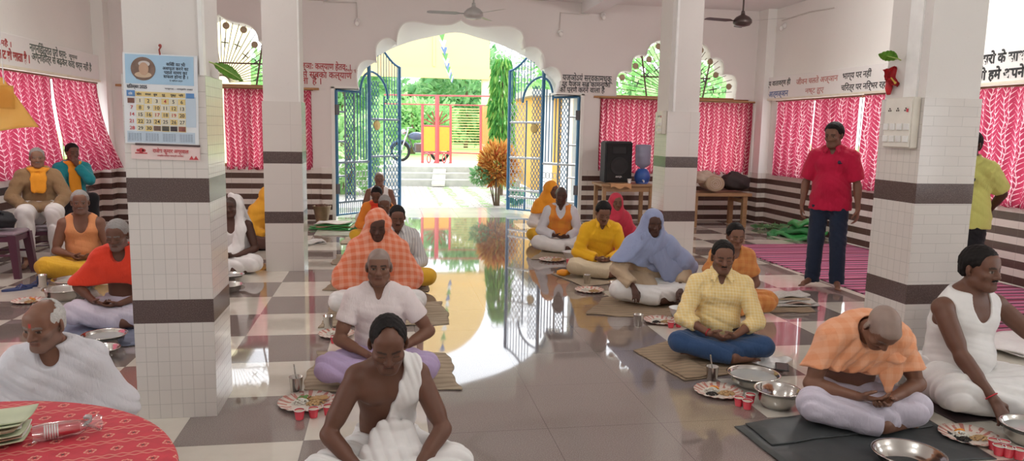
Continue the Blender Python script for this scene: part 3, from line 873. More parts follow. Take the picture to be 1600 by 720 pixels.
# weeping mast tree
mt_ = thing('mast_tree', 'slim weeping green tree with drooping leaves beside the arch outside', 'tree', (2.60, 16.9, -.02), 0)
rs = random.Random(5); P_ = []; D_ = []
for i in range(2300):
    z = rs.uniform(.35, 3.15); r = .30*min(1, (3.3-z)/.7)**.5*(.92+.1*math.sin(z*7)); a = rs.uniform(0, 2*PI); k = rs.uniform(.55, 1)
    P_.append((r*k*math.cos(a), r*k*math.sin(a), z)); D_.append((.35*math.cos(a), .35*math.sin(a), -1+rs.gauss(0, .25)))
V, F = leaves(P_, D_, .21, .042, rs); from_arrays('foliage', V, F, leaf_mat('mast tree leaves', (.05, .20, .05), (.12, .36, .08), (.38, .60, .16)), mt_, smooth=False)
bm = bmesh.new(); tube(bm, [(0,0,0), (0,0,3)], [.06, .02], 8); from_bm('trunk', bm, M_bark, mt_)
# croton bush
cb = on_floor(776, 321, -.02)
cr_ = thing('croton_bush', 'croton bush with orange red and yellow leaves outside the arch', 'bush', cb, 0)
rs = random.Random(9); P_ = []; D_ = []; st = bmesh.new()
for k in range(9):
    a = rs.uniform(0, 2*PI); e = Vector((.30*math.cos(a)*rs.uniform(.3, 1), .25*math.sin(a), rs.uniform(.6, .95)))
    tube(st, [(.05*math.cos(a), .05*math.sin(a), 0), tuple(e*.5), tuple(e)], [.014, .012, .007], 6)
for i in range(1900):
    v = Vector((rs.gauss(0,1), rs.gauss(0,1), rs.gauss(0,1))).normalized(); k = rs.uniform(.5, 1)
    P_.append((v.x*.34*k+.02, v.y*.30*k, .82+v.z*.40*k)); D_.append((v.x+rs.gauss(0,.3), v.y+rs.gauss(0,.3), 1.0*v.z+.35))
V, F = leaves(P_, D_, .15, .04, rs)
from_arrays('foliage', V, F, leaf_mat('croton leaves', (.42, .09, .04), (.62, .30, .07), (.72, .50, .16)), cr_, smooth=False)
crown('low_green_foliage', cr_, M_leafd, (-.34, -.05, .60), (.20, .18, .17), 350, .10, .05, 4)
from_bm('stem', st, M_bark, cr_)
gp_ = thing('potted_shrub', 'small bluish green plant at the foot of the croton bush', 'plant', on_floor(806, 320, -.02))
crown('foliage', gp_, leaf_mat('bluish leaves', (.10, .30, .22), (.22, .45, .34)), (0, 0, .16), (.14, .14, .15), 200, .09, .05, 6)
bm = bmesh.new(); tube(bm, [(0,0,0),(0,0,.15)], .012, 6); from_bm('stem', bm, M_bark, gp_)
# bunting
bt = thing('bunting', 'string of small triangular paper flags hanging outside the arch', 'bunting', (0, 0, 0))
A, B = Vector((.93, 13.2, 3.22)), Vector((1.75, 20.5, 2.86))
pl_ = [A.lerp(B, k/12)-Vector((0, 0, .14*math.sin(PI*k/12))) for k in range(13)]
bm = bmesh.new(); tube(bm, pl_, .006, 5); from_bm('hanging_string', bm, simple('white string', (.8, .8, .8), .7), bt)
fc_ = [simple('bunting green', (.25, .5, .2), .6), simple('bunting white', (.85, .85, .85), .6), simple('bunting blue', (.25, .35, .55), .6)]
for k in range(12):
    p = pl_[k].lerp(pl_[k+1], .5); bm = bmesh.new()
    w = .07; v = [bm.verts.new(q) for q in ((p.x-w, p.y-w*.4, p.z), (p.x+w, p.y+w*.4, p.z), (p.x+.02, p.y, p.z-.17))]
    f = bm.faces.new(v); bmesh.ops.solidify(bm, geom=[f], thickness=.002)
    from_bm('paper_flag', bm, fc_[k % 3], bt)
# yellow house on the right seen through the gate wing; cream house on the left
hs = thing('yellow_house', 'yellow and white house outside behind the right gate wing', 'house', (5.6, 18.4, -.02))
bm = bmesh.new(); box(bm, (-1.9, 0, 0), (-.45, 3, 2.35)); from_bm('house_wall', bm, simple('ochre wall', (.72, .42, .10), .7), hs)
bm = bmesh.new(); box(bm, (-2.1, -.5, 2.35), (-.3, 3.2, 2.5)); from_bm('roof_slab', bm, M_conc, hs)
for x in (-1.6, -1.1, -.6):
    bm = bmesh.new(); box(bm, (x-.14, -.06, 0), (x+.14, .0, 2.35)); from_bm('white_pilaster', bm, M_white, hs)
h2 = thing('cream_house', 'cream house outside the left back window', 'house', (-5.2, 19.5, -.02))
bm = bmesh.new(); box(bm, (-1.6, 0, 0), (1.35, 3, 4.6)); from_bm('house_wall', bm, simple('pale yellow wall', (.78, .70, .42), .7), h2)
bm = bmesh.new(); box(bm, (-1.8, -.2, 4.6), (1.55, 3.2, 4.75)); from_bm('roof_slab', bm, M_conc, h2)
# slabs added outside to darken the back window curtains
for xa, xb in ((XL-.2, GXL-.35), (GXR+.35, XR+.2)):
    bm = bmesh.new(); box(bm, (xa, YB+.34, 3.30), (xb, YB+1.8, 3.38)); struct('trim_added_shade', bm, M_conc)
# motorcycle
mc = thing('motorcycle', 'parked motorcycle with a grey blue tank beyond the red gate', 'motorcycle', (1.02, 23.2, .45), R(8))
M_tyre = simple('black rubber', (.02, .02, .022), .8); M_chr = simple('dull chrome', (.5, .5, .52), .25, 1.0)
for x in (-.62, .62):
    bm = bmesh.new(); tube(bm, [(x+.27*math.cos(a), 0, .30+.27*math.sin(a)) for a in [2*PI*k/24 for k in range(24)]], .045, 8, closed=True); w = from_bm('wheel', bm, M_tyre, mc)
    bm = bmesh.new()
    for k in range(8): tube(bm, [(x, 0, .30), (x+.25*math.cos(k*PI/4), 0, .30+.25*math.sin(k*PI/4))], .008, 5)
    sphere(bm, (x, 0, .3), .06); from_bm('spokes', bm, M_chr, w)
    bm = bmesh.new(); tube(bm, [(x+.33*math.cos(a), 0, .31+.33*math.sin(a)) for a in [R(20)+R(140)*k/8 for k in range(9)]], .03, 6); from_bm('mudguard', bm, simple('motorcycle blue', (.10, .14, .24), .3), mc)
bm = bmesh.new(); sphere(bm, (-.12, 0, .78), .17, 14, (1.5, .8, .75)); from_bm('fuel_tank', bm, simple('motorcycle blue', (.10, .14, .24), .3), mc)
bm = bmesh.new(); tube(bm, [(.08, 0, .80), (.35, 0, .80), (.66, 0, .88)], [.09, .10, .07], 8); from_bm('seat', bm, M_tyre, mc)
bm = bmesh.new(); tube(bm, [(-.62, .06, .3), (-.42, .06, .85), (-.38, .05, 1.0)], .022, 6); tube(bm, [(-.62, -.06, .3), (-.42, -.06, .85), (-.38, -.05, 1.0)], .022, 6); tube(bm, [(-.30, .33, 1.04), (-.40, .12, 1.02), (-.40, -.12, 1.02), (-.30, -.33, 1.04)], .015, 6); from_bm('handlebar', bm, M_chr, mc)
bm = bmesh.new(); cbox(bm, (0, 0, .42), (.40, .2, .3), bevel=.05); tube(bm, [(-.4, 0, .8), (-.2, 0, .35), (.2, 0, .32), (.62, 0, .3)], .025, 6); from_bm('engine', bm, simple('engine grey', (.16, .16, .17), .4, .6), mc)
bm = bmesh.new(); sphere(bm, (-.52, 0, .90), .09); from_bm('headlamp', bm, M_chr, mc)
bm = bmesh.new(); tube(bm, [(.05, .16, .25), (.7, .17, .30)], [.03, .045], 8); from_bm('exhaust', bm, M_chr, mc)
# ================================================================== FIXTURES
M_black = simple('black plastic', (.018, .018, .02), .45)
M_whitep = simple('white plastic', (.78, .78, .76), .35)
M_dkmetal = simple('dark brown metal', (.07, .05, .045), .35, .4)
def fan(label, x, y, zb, a0, col):
    f = thing('ceiling_fan', label, 'fan', (x, y, 0), a0, 'ceiling fans')
    bm = bmesh.new(); tube(bm, [(0,0,zb+.1), (0,0,ZC)], .012, 8); from_bm('downrod', bm, col, f)
    bm = bmesh.new(); lathe(bm, [(0, ZC-.10), (.05, ZC-.09), (.06, ZC-.03), (.03, ZC), (0, ZC)], 20); from_bm('canopy_cup', bm, col, f)
    bm = bmesh.new(); lathe(bm, [(0, zb+.14), (.022, zb+.14), (.03, zb+.09), (.09, zb+.06), (.125, zb+.02), (.13, zb-.02), (.10, zb-.055), (.04, zb-.07), (0, zb-.07)], 28); from_bm('motor', bm, col, f, True)
    for k in range(3):
        a = 2*PI*k/3; M = Matrix.Rotation(a, 4, 'Z') @ Matrix.Translation((0, 0, zb)) @ Matrix.Rotation(R(10), 4, 'X')
        bm = bmesh.new(); L = [(.10,-.02),(.18,-.025),(.24,-.06),(.58,-.055),(.61,-.03),(.61,.035),(.58,.06),(.24,.062),(.18,.025),(.10,.02)]
        v = [bm.verts.new((p[0], p[1], 0)) for p in L]; fc = bm.faces.new(v); bmesh.ops.solidify(bm, geom=[fc], thickness=.006)
        bmesh.ops.transform(bm, matrix=M, verts=bm.verts); from_bm('blade', bm, col, f)
    return f
p = at_y(740, 22, 9.9); fan('white ceiling fan in front of the gate arch', p.x, 9.9, p.z, R(182), simple('cream fan enamel', (.42, .41, .39), .3))
p = at_y(1160, 37, 9.9); fan('dark brown ceiling fan above the right side of the hall', p.x, 9.9, p.z+.03, R(70), M_dkmetal)

def bulb(label, x, y, z, nrm):
    b = thing('wall_bulb', label, 'lamp', (x, y, z), math.atan2(nrm[1], nrm[0]), 'small bare bulbs on the walls')
    bm = bmesh.new(); lathe(bm, [(0,0),(.045,0),(.045,.02),(.025,.05),(0,.05)], 16, Matrix.Rotation(PI/2, 4, 'Y')); from_bm('holder', bm, M_whitep, b)
    bm = bmesh.new(); sphere(bm, (.07, 0, -.045), .035, 12, (1,1,1.2)); tube(bm, [(.045, 0, 0), (.065, 0, -.02)], .018, 8); from_bm('bulb', bm, simple('frosted bulb', (.85, .84, .8), .25), b, True)
    return b
p = at_y(558, 33, YB); bulb('small bare bulb on the back wall up left of the arch', p.x, YB, p.z, (0, -1))
p = at_y(875, 50, YB); bulb('small bare bulb on the back wall up right of the arch', p.x, YB, p.z, (0, -1))
p = at_y(942, 22, YB-.02); bulb('small bulb at the end of the ceiling beam', p.x, YB-.02, p.z-.02, (0, -1))
p = at_x(1227, 40, XR); bulb('small bulb high on the right wall near the corner', XR, p.y, p.z, (-1, 0))
M_pipe = simple('white conduit pipe', (.66, .63, .59), .4)
def conduit(label, pts):
    bm = bmesh.new(); tube(bm, pts, .011, 6); tag(from_bm('conduit_pipe', bm, M_pipe), label, 'pipe')
def by(px, py, d=.012): q = at_y(px, py, YB-d); return (q.x, q.y, q.z)
def rx(px, py): q = at_x(px, py, XR-.012); return (q.x, q.y, q.z)
conduit('thin conduit pipe on the back wall above the left bulb', [by(505, 3), by(557, 4), by(558, 27)])
conduit('thin conduit pipe on the back wall above the right bulb', [by(920, 23), by(876, 20), by(875, 44)])
conduit('thin conduit pipe running high along the right wall', [rx(1222, 32), rx(1265, 19), rx(1305, 12)])

# switchboards on the columns
def switchboard(label, loc, rz, w, h):
    s = thing('switchboard', label, 'switchboard', loc, rz)
    bm = bmesh.new(); box(bm, (-w/2, -.05, -h/2), (w/2, 0, h/2), bevel=.006); from_bm('backbox', bm, simple('ivory plastic', (.66, .62, .54), .4), s)
    bm = bmesh.new(); box(bm, (-w/2+.006, -.058, -h/2+.006), (w/2-.006, -.05, h/2-.006), bevel=.003); from_bm('face_plate', bm, simple('cream plastic', (.74, .71, .64), .35), s)
    for r_ in range(2):
        for c_ in range(4):
            x = -w/2+w*(c_+.5)/4; z = -h*.32+r_*h*.24; bm = bmesh.new(); cbox(bm, (x, -.062, z), (w*.17, .01, h*.13), bevel=.003); from_bm('switch', bm, M_whitep, s)
    for c_ in range(3):
        x = -w/2+w*(c_+.7)/3.4; bm = bmesh.new()
        for dx, dz in ((-.008,0),(.008,0),(0,.012)): lathe(bm, [(0,-.004),(.005,-.004),(.005,.0),(0,.0)], 8, Matrix.Translation((x+dx, -.061, h*.24+dz)) @ Matrix.Rotation(PI/2, 4, 'X'))
        from_bm('socket', bm, simple('dark socket', (.09, .07, .06), .5), s)
    bm = bmesh.new(); cbox(bm, (w*.36, -.061, h*.24), (.012, .006, .02)); from_bm('indicator', bm, simple('red indicator', (.5, .04, .06), .3), s)
    return s
cx, cy = COLS[1]; a = at_x(1415, 192, cx-.19)
switchboard('cream switchboard with sockets on the side of the right front column', (cx-.191, a.y, a.z), -PI/2, .24, .30)
cx, cy = COLS[3]; a = at_y(1034, 191, cy-.19)
switchboard('narrow white switchboard on the corner of the column right of the gate', (cx-.191, cy-.10, a.z), -PI/2, .14, .26)
# leaves and hibiscus tucked on the columns
def big_leaf(label, loc, rz, tilt, roll, L=.26, w=.10, mat=None):
    lf = thing('mango_leaf', label, 'leaf', loc, rz)
    bm = bmesh.new(); M = Matrix.Rotation(tilt, 4, 'Y') @ Matrix.Rotation(roll, 4, 'X')
    def f(u, v):
        ww = w*math.sin(PI*min(1, u*.98+.02))**.8*(1-.25*u); y = (v-.5)*ww
        return M @ Vector((u*L, y, -.10*u*u*L+.22*abs(y)+.004*math.sin(u*40)*abs(v-.5)*2))
    grid(bm, f, 20, 8); bmesh.ops.solidify(bm, geom=bm.faces[:], thickness=.002)
    t = NT('fresh leaf green'); t.pbr(t.mix(t.noise(18, 3), (.10, .30, .03), (.26, .48, .07)), .35)
    from_bm('blade', bm, mat or t.m, lf, True)
    bm = bmesh.new(); tube(bm, [M @ Vector((u*L, 0, -.10*u*u*L+.003)) for u in (0, .3, .6, .95)], [.005, .004, .003, .001], 6); tube(bm, [M @ Vector((-.04, 0, -.01)), M @ Vector((0,0,.002))], .004, 6); from_bm('midrib', bm, simple('pale midrib', (.40, .52, .15), .5), lf)
    return lf
cx, cy = COLS[0]; p = at_x(332, 100, cx+.19)
big_leaf('single green leaf pinned to the calendar column against the fan grille', (cx+.20, p.y-.02, p.z-.0), R(5), R(28), R(60), .16, .075)
cx, cy = COLS[1]; p = at_x(1404, 92, cx-.19)
big_leaf('green leaf sticking out of the right front column above the red hibiscus', (cx-.195, p.y, p.z), R(172), R(-14), R(50), .13, .085)
hb = thing('hibiscus_flower', 'red hibiscus flower pinned to the right front column', 'flower', (cx-.21, at_x(1393, 120, cx-.2).y, at_x(1393, 122, cx-.2).z))
for k in range(5):
    bm = bmesh.new(); a = 2*PI*k/5
    M = Matrix.Rotation(R(70), 4, 'X') @ Matrix.Rotation(a, 4, 'Z') @ Matrix.Rotation(R(-25), 4, 'Y')
    grid(bm, lambda u, v: M @ Vector((u*.075, (v-.5)*.075*math.sin(PI*(u*.85+.1)), .012*math.sin(v*9)*u)), 8, 8); bmesh.ops.solidify(bm, geom=bm.faces[:], thickness=.002)
    from_bm('petal', bm, simple('hibiscus red', (.55, .02, .03), .5), hb, True)
bm = bmesh.new(); tube(bm, [(0, -.01, 0), (0, -.05, -.03)], .005, 6); sphere(bm, (0, -.052, -.032), .008); from_bm('stamen', bm, simple('stamen yellow', (.7, .5, .1), .6), hb)
bm = bmesh.new(); tube(bm, [(0, 0, 0), (.005, .01, -.06), (0, .0, -.10)], [.02, .022, .012], 8); from_bm('drooping_bud', bm, simple('hibiscus red', (.55, .02, .03), .5), hb, True)

# ------------------------------------------------------------------ wall calendar on the left front column
yc = COLS[0][1]-.192
a = at_y(203, 83, yc); b = at_y(303, 226, yc)
cal = thing('wall_calendar', 'blue and white month calendar hanging on the left front column', 'calendar', ((a.x+b.x)/2, yc, a.z), 0)
CW, CH = .335, a.z-b.z
cal.rotation_euler = (0, R(1.0), 0)
P_paper = simple('calendar paper', (.72, .75, .78), .55, vary=.03); P_sky = simple('calendar pale blue', (.36, .55, .72), .55, vary=.08, nscale=6)
P_grey = simple('calendar grey blue', (.50, .60, .70), .55, vary=.04); P_yel = simple('calendar yellow', (.72, .58, .26), .55, vary=.05); P_cream = simple('calendar cream', (.72, .68, .52), .55, vary=.05)
P_blue = simple('calendar blue', (.10, .24, .50), .55); P_ink = simple('calendar ink', (.03, .04, .06), .6); P_red = simple('calendar red', (.50, .05, .06), .6)
def sheet(name, x0, x1, z0, z1, y, m, par=cal, th=.0012):
    bm = bmesh.new(); box(bm, (x0, y-th, z0), (x1, y, z1)); return from_bm(name, bm, m, par)
X = lambda u: -CW/2+u*CW          # u from left, v from top
Z = lambda v: -v*CH
sheet('backing_sheet', X(0), X(1), Z(1), 0, 0, P_paper, th=.006)
sheet('picture_panel', X(.03), X(.95), Z(.335), Z(.015), -.006, P_sky)
sheet('side_panel', X(.83), X(.97), Z(.80), Z(.46), -.006, P_grey)
sheet('mini_months', X(.03), X(.95), Z(.985), Z(.86), -.006, P_grey)
por = bmesh.new(); lathe(por, [(0, 0), (.055, 0), (.055, .0015), (0, .0015)], 28, Matrix.Translation((X(.27), -.0072, Z(.17))) @ Matrix.Rotation(PI/2, 4, 'X'))
por = from_bm('portrait_disc', por, simple('portrait brown', (.20, .13, .10), .6, vary=.3, nscale=40), cal)
def disc(name, x, z, rx_, rz_, y, m):
    bm = bmesh.new(); lathe(bm, [(0, 0), (1, 0), (1, .001), (0, .001)], 24, Matrix.Translation((x, y+.0005, z)) @ Matrix.Diagonal((rx_, 1, rz_, 1)) @ Matrix.Rotation(PI/2, 4, 'X')); return from_bm(name, bm, m, por)
disc('portrait_face', X(.28), Z(.17), .022, .03, -.0105, simple('portrait skin', (.50, .33, .23), .6)); disc('portrait_hair', X(.285), Z(.115), .026, .014, -.0098, simple('portrait hair', (.55, .52, .5), .6)); disc('portrait_shoulder', X(.27), Z(.235), .038, .014, -.0096, simple('portrait cloth', (.55, .42, .30), .6))
def ctext(s, u, v, size, m, width=None, par=cal, bold=.0006, y=-.0078, name='printed_text'):
    o = from_bm(name, text_bm(s, size, .0004, bold, width=width), m, par); o.location = (X(u), y, Z(v)); return o
for k, (s, w) in enumerate([('किसी का भी', .28), ('असफल करने का', .38), ('पहले समय का', .34), ('सफल होना है ।', .36)]): ctext(s, .53+(.38-w)/2, .125+.045*k, .021, P_ink, width=w*CW*.92, bold=.0003)
ctext('पं. श्रीराम शर्मा', .62, .295, .010, P_ink, bold=0); ctext('शान्तिकुञ्ज', .17, .285, .009, P_ink, bold=0)
ctext('सितम्बर 2025', .045, .385, .022, P_ink, width=.27*CW, bold=.0004)
ctext('भाद्रपद - आश्विन 2082', .55, .385, .010, P_ink, width=.38*CW, bold=0)
cols_u = [.045+.113*k for k in range(7)]
sheet('week_header', X(.155), X(.825), Z(.475), Z(.42), -.006, P_yel)
sheet('sunday_header', X(.04), X(.15), Z(.475), Z(.41), -.0075, P_blue); sheet('holiday_header', X(.84), X(.95), Z(.475), Z(.42), -.0075, P_blue)
for k, s in enumerate(['सोम', 'मंगल', 'बुध', 'गुरु', 'शुक्र', 'शिन']): ctext(s, cols_u[k+1]+.015, .46, .014, P_ink, bold=.0003)
ctext('रिव', .065, .46, .014, P_paper, bold=.0003, y=-.0092)
num = bmesh.new(); red = bmesh.new()
for r_ in range(5):
    for c_ in range(7):
        d = r_*7+c_
        u0, v0 = cols_u[c_], .485+.076*r_
        if c_ > 0: sheet('day_cell', X(u0+.004), X(u0+.106), Z(v0+.07), Z(v0+.004), -.006, P_cream if (r_+c_) % 2 else P_yel)
        if 1 <= d <= 30:
            s = str(d); q = text_bm(s, .024, .0004, .0002)
            (merge)(red if (c_ == 0 or d in (4, 17, 19)) else num, q, Matrix.Translation((X(u0+(.038 if d < 10 else .02)), -.0078, Z(v0+.055))))
        if r_ == 4 and c_ >= 3:
            sheet('day_photo', X(u0+.008), X(u0+.10), Z(v0+.062), Z(v0+.008), -.0075, simple('day photo %d' % c_, [(.15,.10,.08),(.07,.07,.06),(.05,.04,.05),(.28,.10,.08)][c_-3], .6, vary=.6, nscale=60))
sheet('day_photo', X(.05), X(.14), Z(.55), Z(.495), -.0075, simple('day photo 0', (.18, .08, .06), .6, vary=.6, nscale=60))
from_bm('date_numbers', num, P_ink, cal); from_bm('sunday_numbers', red, P_red, cal)
mm = bmesh.new()
for k in range(4):
    for r_ in range(5):
        merge(mm, text_bm('12 13 14 15 16', .0085, .0003, 0, width=.17*CW), Matrix.Translation((X(.045+.232*k), -.0078, Z(.895+.018*r_))))
from_bm('mini_month_numbers', mm, simple('calendar faint ink', (.16, .22, .3), .6), cal)
bm = bmesh.new(); tube(bm, [(.0, -.004, -.004), (-.004, -.004, .02), (.004, -.002, .036), (0, .0, .045)], .004, 6); sphere(bm, (0, -.002, .04), .008); from_bm('hanging_cord', bm, simple('red cord', (.30, .06, .05), .7), cal)
a2 = at_y(212, 227, yc); b2 = at_y(307, 248, yc)
st2 = thing('calendar_strip', 'pink and white sponsor strip hanging under the calendar', 'strip', ((a2.x+b2.x)/2, yc, a2.z))
st2.rotation_euler = (0, R(1.2), 0)
sw, sh = .315, .068
bm = bmesh.new(); box(bm, (-sw/2, -.004, -sh), (sw/2, 0, 0)); from_bm('strip_card', bm, simple('strip pale pink', (.74, .58, .56), .5), st2)
bm = bmesh.new(); box(bm, (-sw/2+.02, -.008, -.001), (sw/2, .0, .009)); from_bm('hanging_bar', bm, simple('dark binding', (.08, .05, .05), .5), st2)
o = from_bm('printed_text', text_bm('राजेश कुमार अग्रवाल', .026, .0004, .0005, width=.165), P_red, st2); o.location = (-.06, -.005, -.034)
o = from_bm('printed_text', text_bm('अखिल विश्व गायत्री परिवार', .011, .0004, 0, width=.12), P_red, st2); o.location = (-.04, -.005, -.052)
bm = bmesh.new()
for x, s in ((-.112, .012), (-.10, .008), (-.127, .007)): lathe(bm, [(0, 0), (s, 0), (s, .001), (0, .001)], 14, Matrix.Translation((x, -.004, -.026)) @ Matrix.Rotation(PI/2, 4, 'X'))
box(bm, (-.14, -.005, -.042), (-.085, -.004, -.036)); from_bm('strip_logo', bm, P_red, st2)
bm = bmesh.new()
for x in (.118, .138):
    v = [bm.verts.new(q) for q in ((x-.012, -.0045, -.064), (x+.012, -.0045, -.064), (x, -.0045, -.044))]; bm.faces.new(v)
from_bm('temple_mark', bm, P_red, st2)

# ================================================================== FURNITURE
M_plank = None
t = NT('pale worn wood'); co = t.coord(); mp = t.n('Mapping'); t.put(mp.inputs[0], co); mp.inputs['Scale'].default_value = (2, 14, 14)
t.pbr(t.mix(t.noise(3, 4, mp.outputs[0]), (.24, .13, .06), (.42, .26, .13)), .5); M_plank = t.m
# table with speaker and water bottle
tb_c = at_y(977, 295, 11.45); TZ = .67
TX0, TX1 = at_y(936, 295, 11.3).x, at_y(1020, 295, 11.3).x
tb = thing('wooden_table', 'small wooden table under the loudspeaker by the back wall', 'table', ((TX0+TX1)/2, 11.45, 0))
w2 = (TX1-TX0)/2
bm = bmesh.new(); box(bm, (-w2, -.28, TZ-.035), (w2, .28, TZ), bevel=.004); from_bm('table_top', bm, M_plank, tb)
for sx in (-1, 1):
    for sy in (-1, 1):
        bm = bmesh.new(); box(bm, (sx*(w2-.06)-.028, sy*.23-.028, 0), (sx*(w2-.06)+.028, sy*.23+.028, TZ-.035)); from_bm('leg', bm, M_plank, tb)
bm = bmesh.new(); box(bm, (-w2+.05, -.245, TZ-.12), (w2-.05, -.215, TZ-.035)); from_bm('apron', bm, M_plank, tb); bm = bmesh.new(); box(bm, (-w2+.05, .215, TZ-.12), (w2-.05, .245, TZ-.035)); from_bm('apron', bm, M_plank, tb)
tc = from_bm('table_cloth', slab(bmesh.new(), lambda u, v: (-.30+.75*u*w2, -.298+.40*max(0, v-.1), TZ+.010+.003*math.sin(u*9)) if v > .05 else (-.30+.75*u*w2, -.300, TZ-.05+.02*math.sin(u*11)), 16, 10, .003), simple('orange table cloth', (.60, .33, .16), .8), None)
tc.location = ((TX0+TX1)/2, 11.45, 0); tag(tc, 'small orange cloth spread on the front of the wooden speaker table', 'cloth')
sp_c = at_y(961, 290, 11.50)
spk = thing('loudspeaker', 'black loudspeaker cabinet standing on the small wooden table', 'loudspeaker', (sp_c.x, 11.54, TZ+.012), R(4))
SWd, SH = .47, .66
bm = bmesh.new(); v = [(-SWd/2, -.16, 0), (SWd/2, -.16, 0), (SWd/2*.86, .16, 0), (-SWd/2*.86, .16, 0)]
vb = [bm.verts.new(q) for q in v]; vt = [bm.verts.new((q[0], q[1], SH)) for q in v]
bm.faces.new(vb[::-1]); bm.faces.new(vt)
for k in range(4): bm.faces.new((vb[k], vb[(k+1) % 4], vt[(k+1) % 4], vt[k]))
bmesh.ops.bevel(bm, geom=bm.edges[:], offset=.02, segments=3, affect='EDGES'); from_bm('cabinet', bm, M_black, spk)
bm = bmesh.new(); box(bm, (-SWd/2+.025, -.172, .03), (SWd/2-.025, -.158, SH-.03), bevel=.012); from_bm('grille', bm, simple('dark speaker mesh', (.012, .012, .013), .8, bump=.6, bscale=400), spk)
bm = bmesh.new(); lathe(bm, [(.13, 0), (.15, .006), (.145, .012), (.10, .004), (.0, .010)], 28, Matrix.Translation((0, -.172, .27)) @ Matrix.Rotation(PI/2, 4, 'X')); from_bm('woofer_ring', bm, simple('black rubber', (.02, .02, .022), .8), spk)
bm = bmesh.new(); box(bm, (-.12, -.177, .46), (.12, -.171, .58), bevel=.01); from_bm('horn', bm, simple('black rubber', (.02, .02, .022), .8), spk)
o = from_bm('badge_text', text_bm('AHUJA', .036, .001, .001, align='CENTER'), simple('badge silver', (.6, .6, .6), .3), spk); o.location = (0, -.176, .085)
wb_c = at_y(1001, 290, 11.45)
wb = thing('water_dispenser', 'blue pot dispenser with an upturned clear water bottle beside the speaker', 'water dispenser', (wb_c.x, 11.40, TZ))
bm = bmesh.new(); lathe(bm, [(0, 0), (.09, 0), (.12, .05), (.13, .12), (.11, .19), (.075, .23), (.07, .24), (0, .24)], 28); from_bm('base_pot', bm, simple('blue plastic pot', (.03, .10, .38), .3), wb, True)
bm = bmesh.new(); tube(bm, [(-.03, -.12, .06), (-.03, -.17, .055), (-.03, -.175, .03)], .012, 8); from_bm('tap', bm, M_whitep, wb)
t = NT('grey blue bottle'); t.pbr((.34, .40, .52), .12, Transmission_Weight=.35, IOR=1.3)
bm = bmesh.new(); lathe(bm, [(0, .20), (.03, .20), (.035, .25), (.11, .30), (.125, .33), (.12, .40), (.128, .42), (.128, .47), (.12, .49), (.128, .51), (.128, .60), (.115, .625), (0, .63)], 32); from_bm('bottle', bm, t.m, wb, True)
def small_cup(loc, label, group=None):
    c = thing('paper_cup', label, 'cup', loc, 0, group)
    bm = bmesh.new(); lathe(bm, [(0, .002), (.024, .002), (.032, .068), (.034, .070), (.033, .072), (.030, .068), (.022, .006), (0, .006)], 18); from_bm('cup_body', bm, M_whitep, c, True); return c
p = at_y(983, 290, 11.25); small_cup((p.x, 11.25, TZ+.012), 'small white cup beside the loudspeaker on the table')
# cot with bundle
bx0, bx1 = at_y(1086, 315, 11.4).x, at_y(1152, 315, 11.4).x
BZ = .55
ct = thing('wooden_bench', 'rough wooden bench under the blanket bundle at the back right', 'bench', ((bx0+bx1)/2-.1, 11.3, 0))
w2 = (bx1-bx0)/2+.15
bm = bmesh.new()
for k in range(4): box(bm, (-w2, -.3+k*.152, BZ-.05), (w2, -.3+k*.152+.14, BZ), bevel=.004)
from_bm('bench_planks', bm, M_plank, ct)
for sx in (-1, 1):
    for sy in (-1, 1):
        bm = bmesh.new(); box(bm, (sx*(w2-.10)-.035, sy*.24-.035, 0), (sx*(w2-.10)+.035, sy*.24+.035, BZ-.05)); from_bm('leg', bm, M_plank, ct)
    bm = bmesh.new(); box(bm, (sx*(w2-.10)-.03, -.24, BZ-.16), (sx*(w2-.10)+.03, .24, BZ-.10)); from_bm('stretcher', bm, M_plank, ct)
def blob(bm, c, r, seed, amp=.15, n=28):
    rs = random.Random(seed); ph = [rs.uniform(0, 6.28) for _ in range(6)]
    m = bmesh.ops.create_uvsphere(bm, u_segments=n, v_segments=n//2, radius=1)['verts']
    for v in m:
        p = v.co.copy(); k = 1+amp*(math.sin(p.x*4+ph[0])*math.cos(p.y*5+ph[1])+.5*math.sin(p.z*9+p.x*6+ph[2])+.35*math.sin(p.x*13+p.y*8+ph[3]))
        v.co = Vector((c[0]+p.x*r[0]*k, c[1]+p.y*r[1]*k, c[2]+max(-.72, p.z)*r[2]*k))
    return bm
p0 = at_y(1112, 295, 11.3)
bd = thing('bedding_roll', 'tan blanket and mattress roll lying on the wooden bench', 'bedding', (p0.x-.02, 11.3, BZ+.03), R(-12))
bm = bmesh.new(); lathe(bm, [(0, -.33), (.05, -.335), (.10, -.33), (.145, -.325), (.15, -.30), (.15, .30), (.145, .325), (.10, .33), (.05, .335), (0, .33)], 26, Matrix.Translation((0, 0, .125)) @ Matrix.Diagonal((1, 1, .85, 1)) @ Matrix.Rotation(PI/2, 4, 'X') @ Matrix.Rotation(R(0), 4, 'Z')); from_bm('rolled_mattress', bm, simple('tan blanket', (.42, .31, .22), .9, vary=.3, nscale=9), bd, True)
bm = bmesh.new(); tube(bm, [(.045*k/10*math.cos(k*.9)+0, -.338, .125+.10*k/24*math.sin(k*.9)) for k in range(4, 24)], .006, 5); from_bm('spiral_edge', bm, simple('pale blanket edge', (.6, .5, .42), .9), bd)
bm = bmesh.new(); blob(bm, (-.14, -.06, .20), (.20, .26, .11), 5, .14); from_bm('folded_blanket', bm, simple('brown cream blanket', (.50, .40, .32), .95, vary=.35, nscale=7), bd, True)
p1 = at_y(1136, 293, 11.3)
bg2 = thing('cloth_bundle', 'dark cloth bundle beside the tan bedding on the bench', 'bundle', (p1.x+.13, 11.3, BZ+.06))
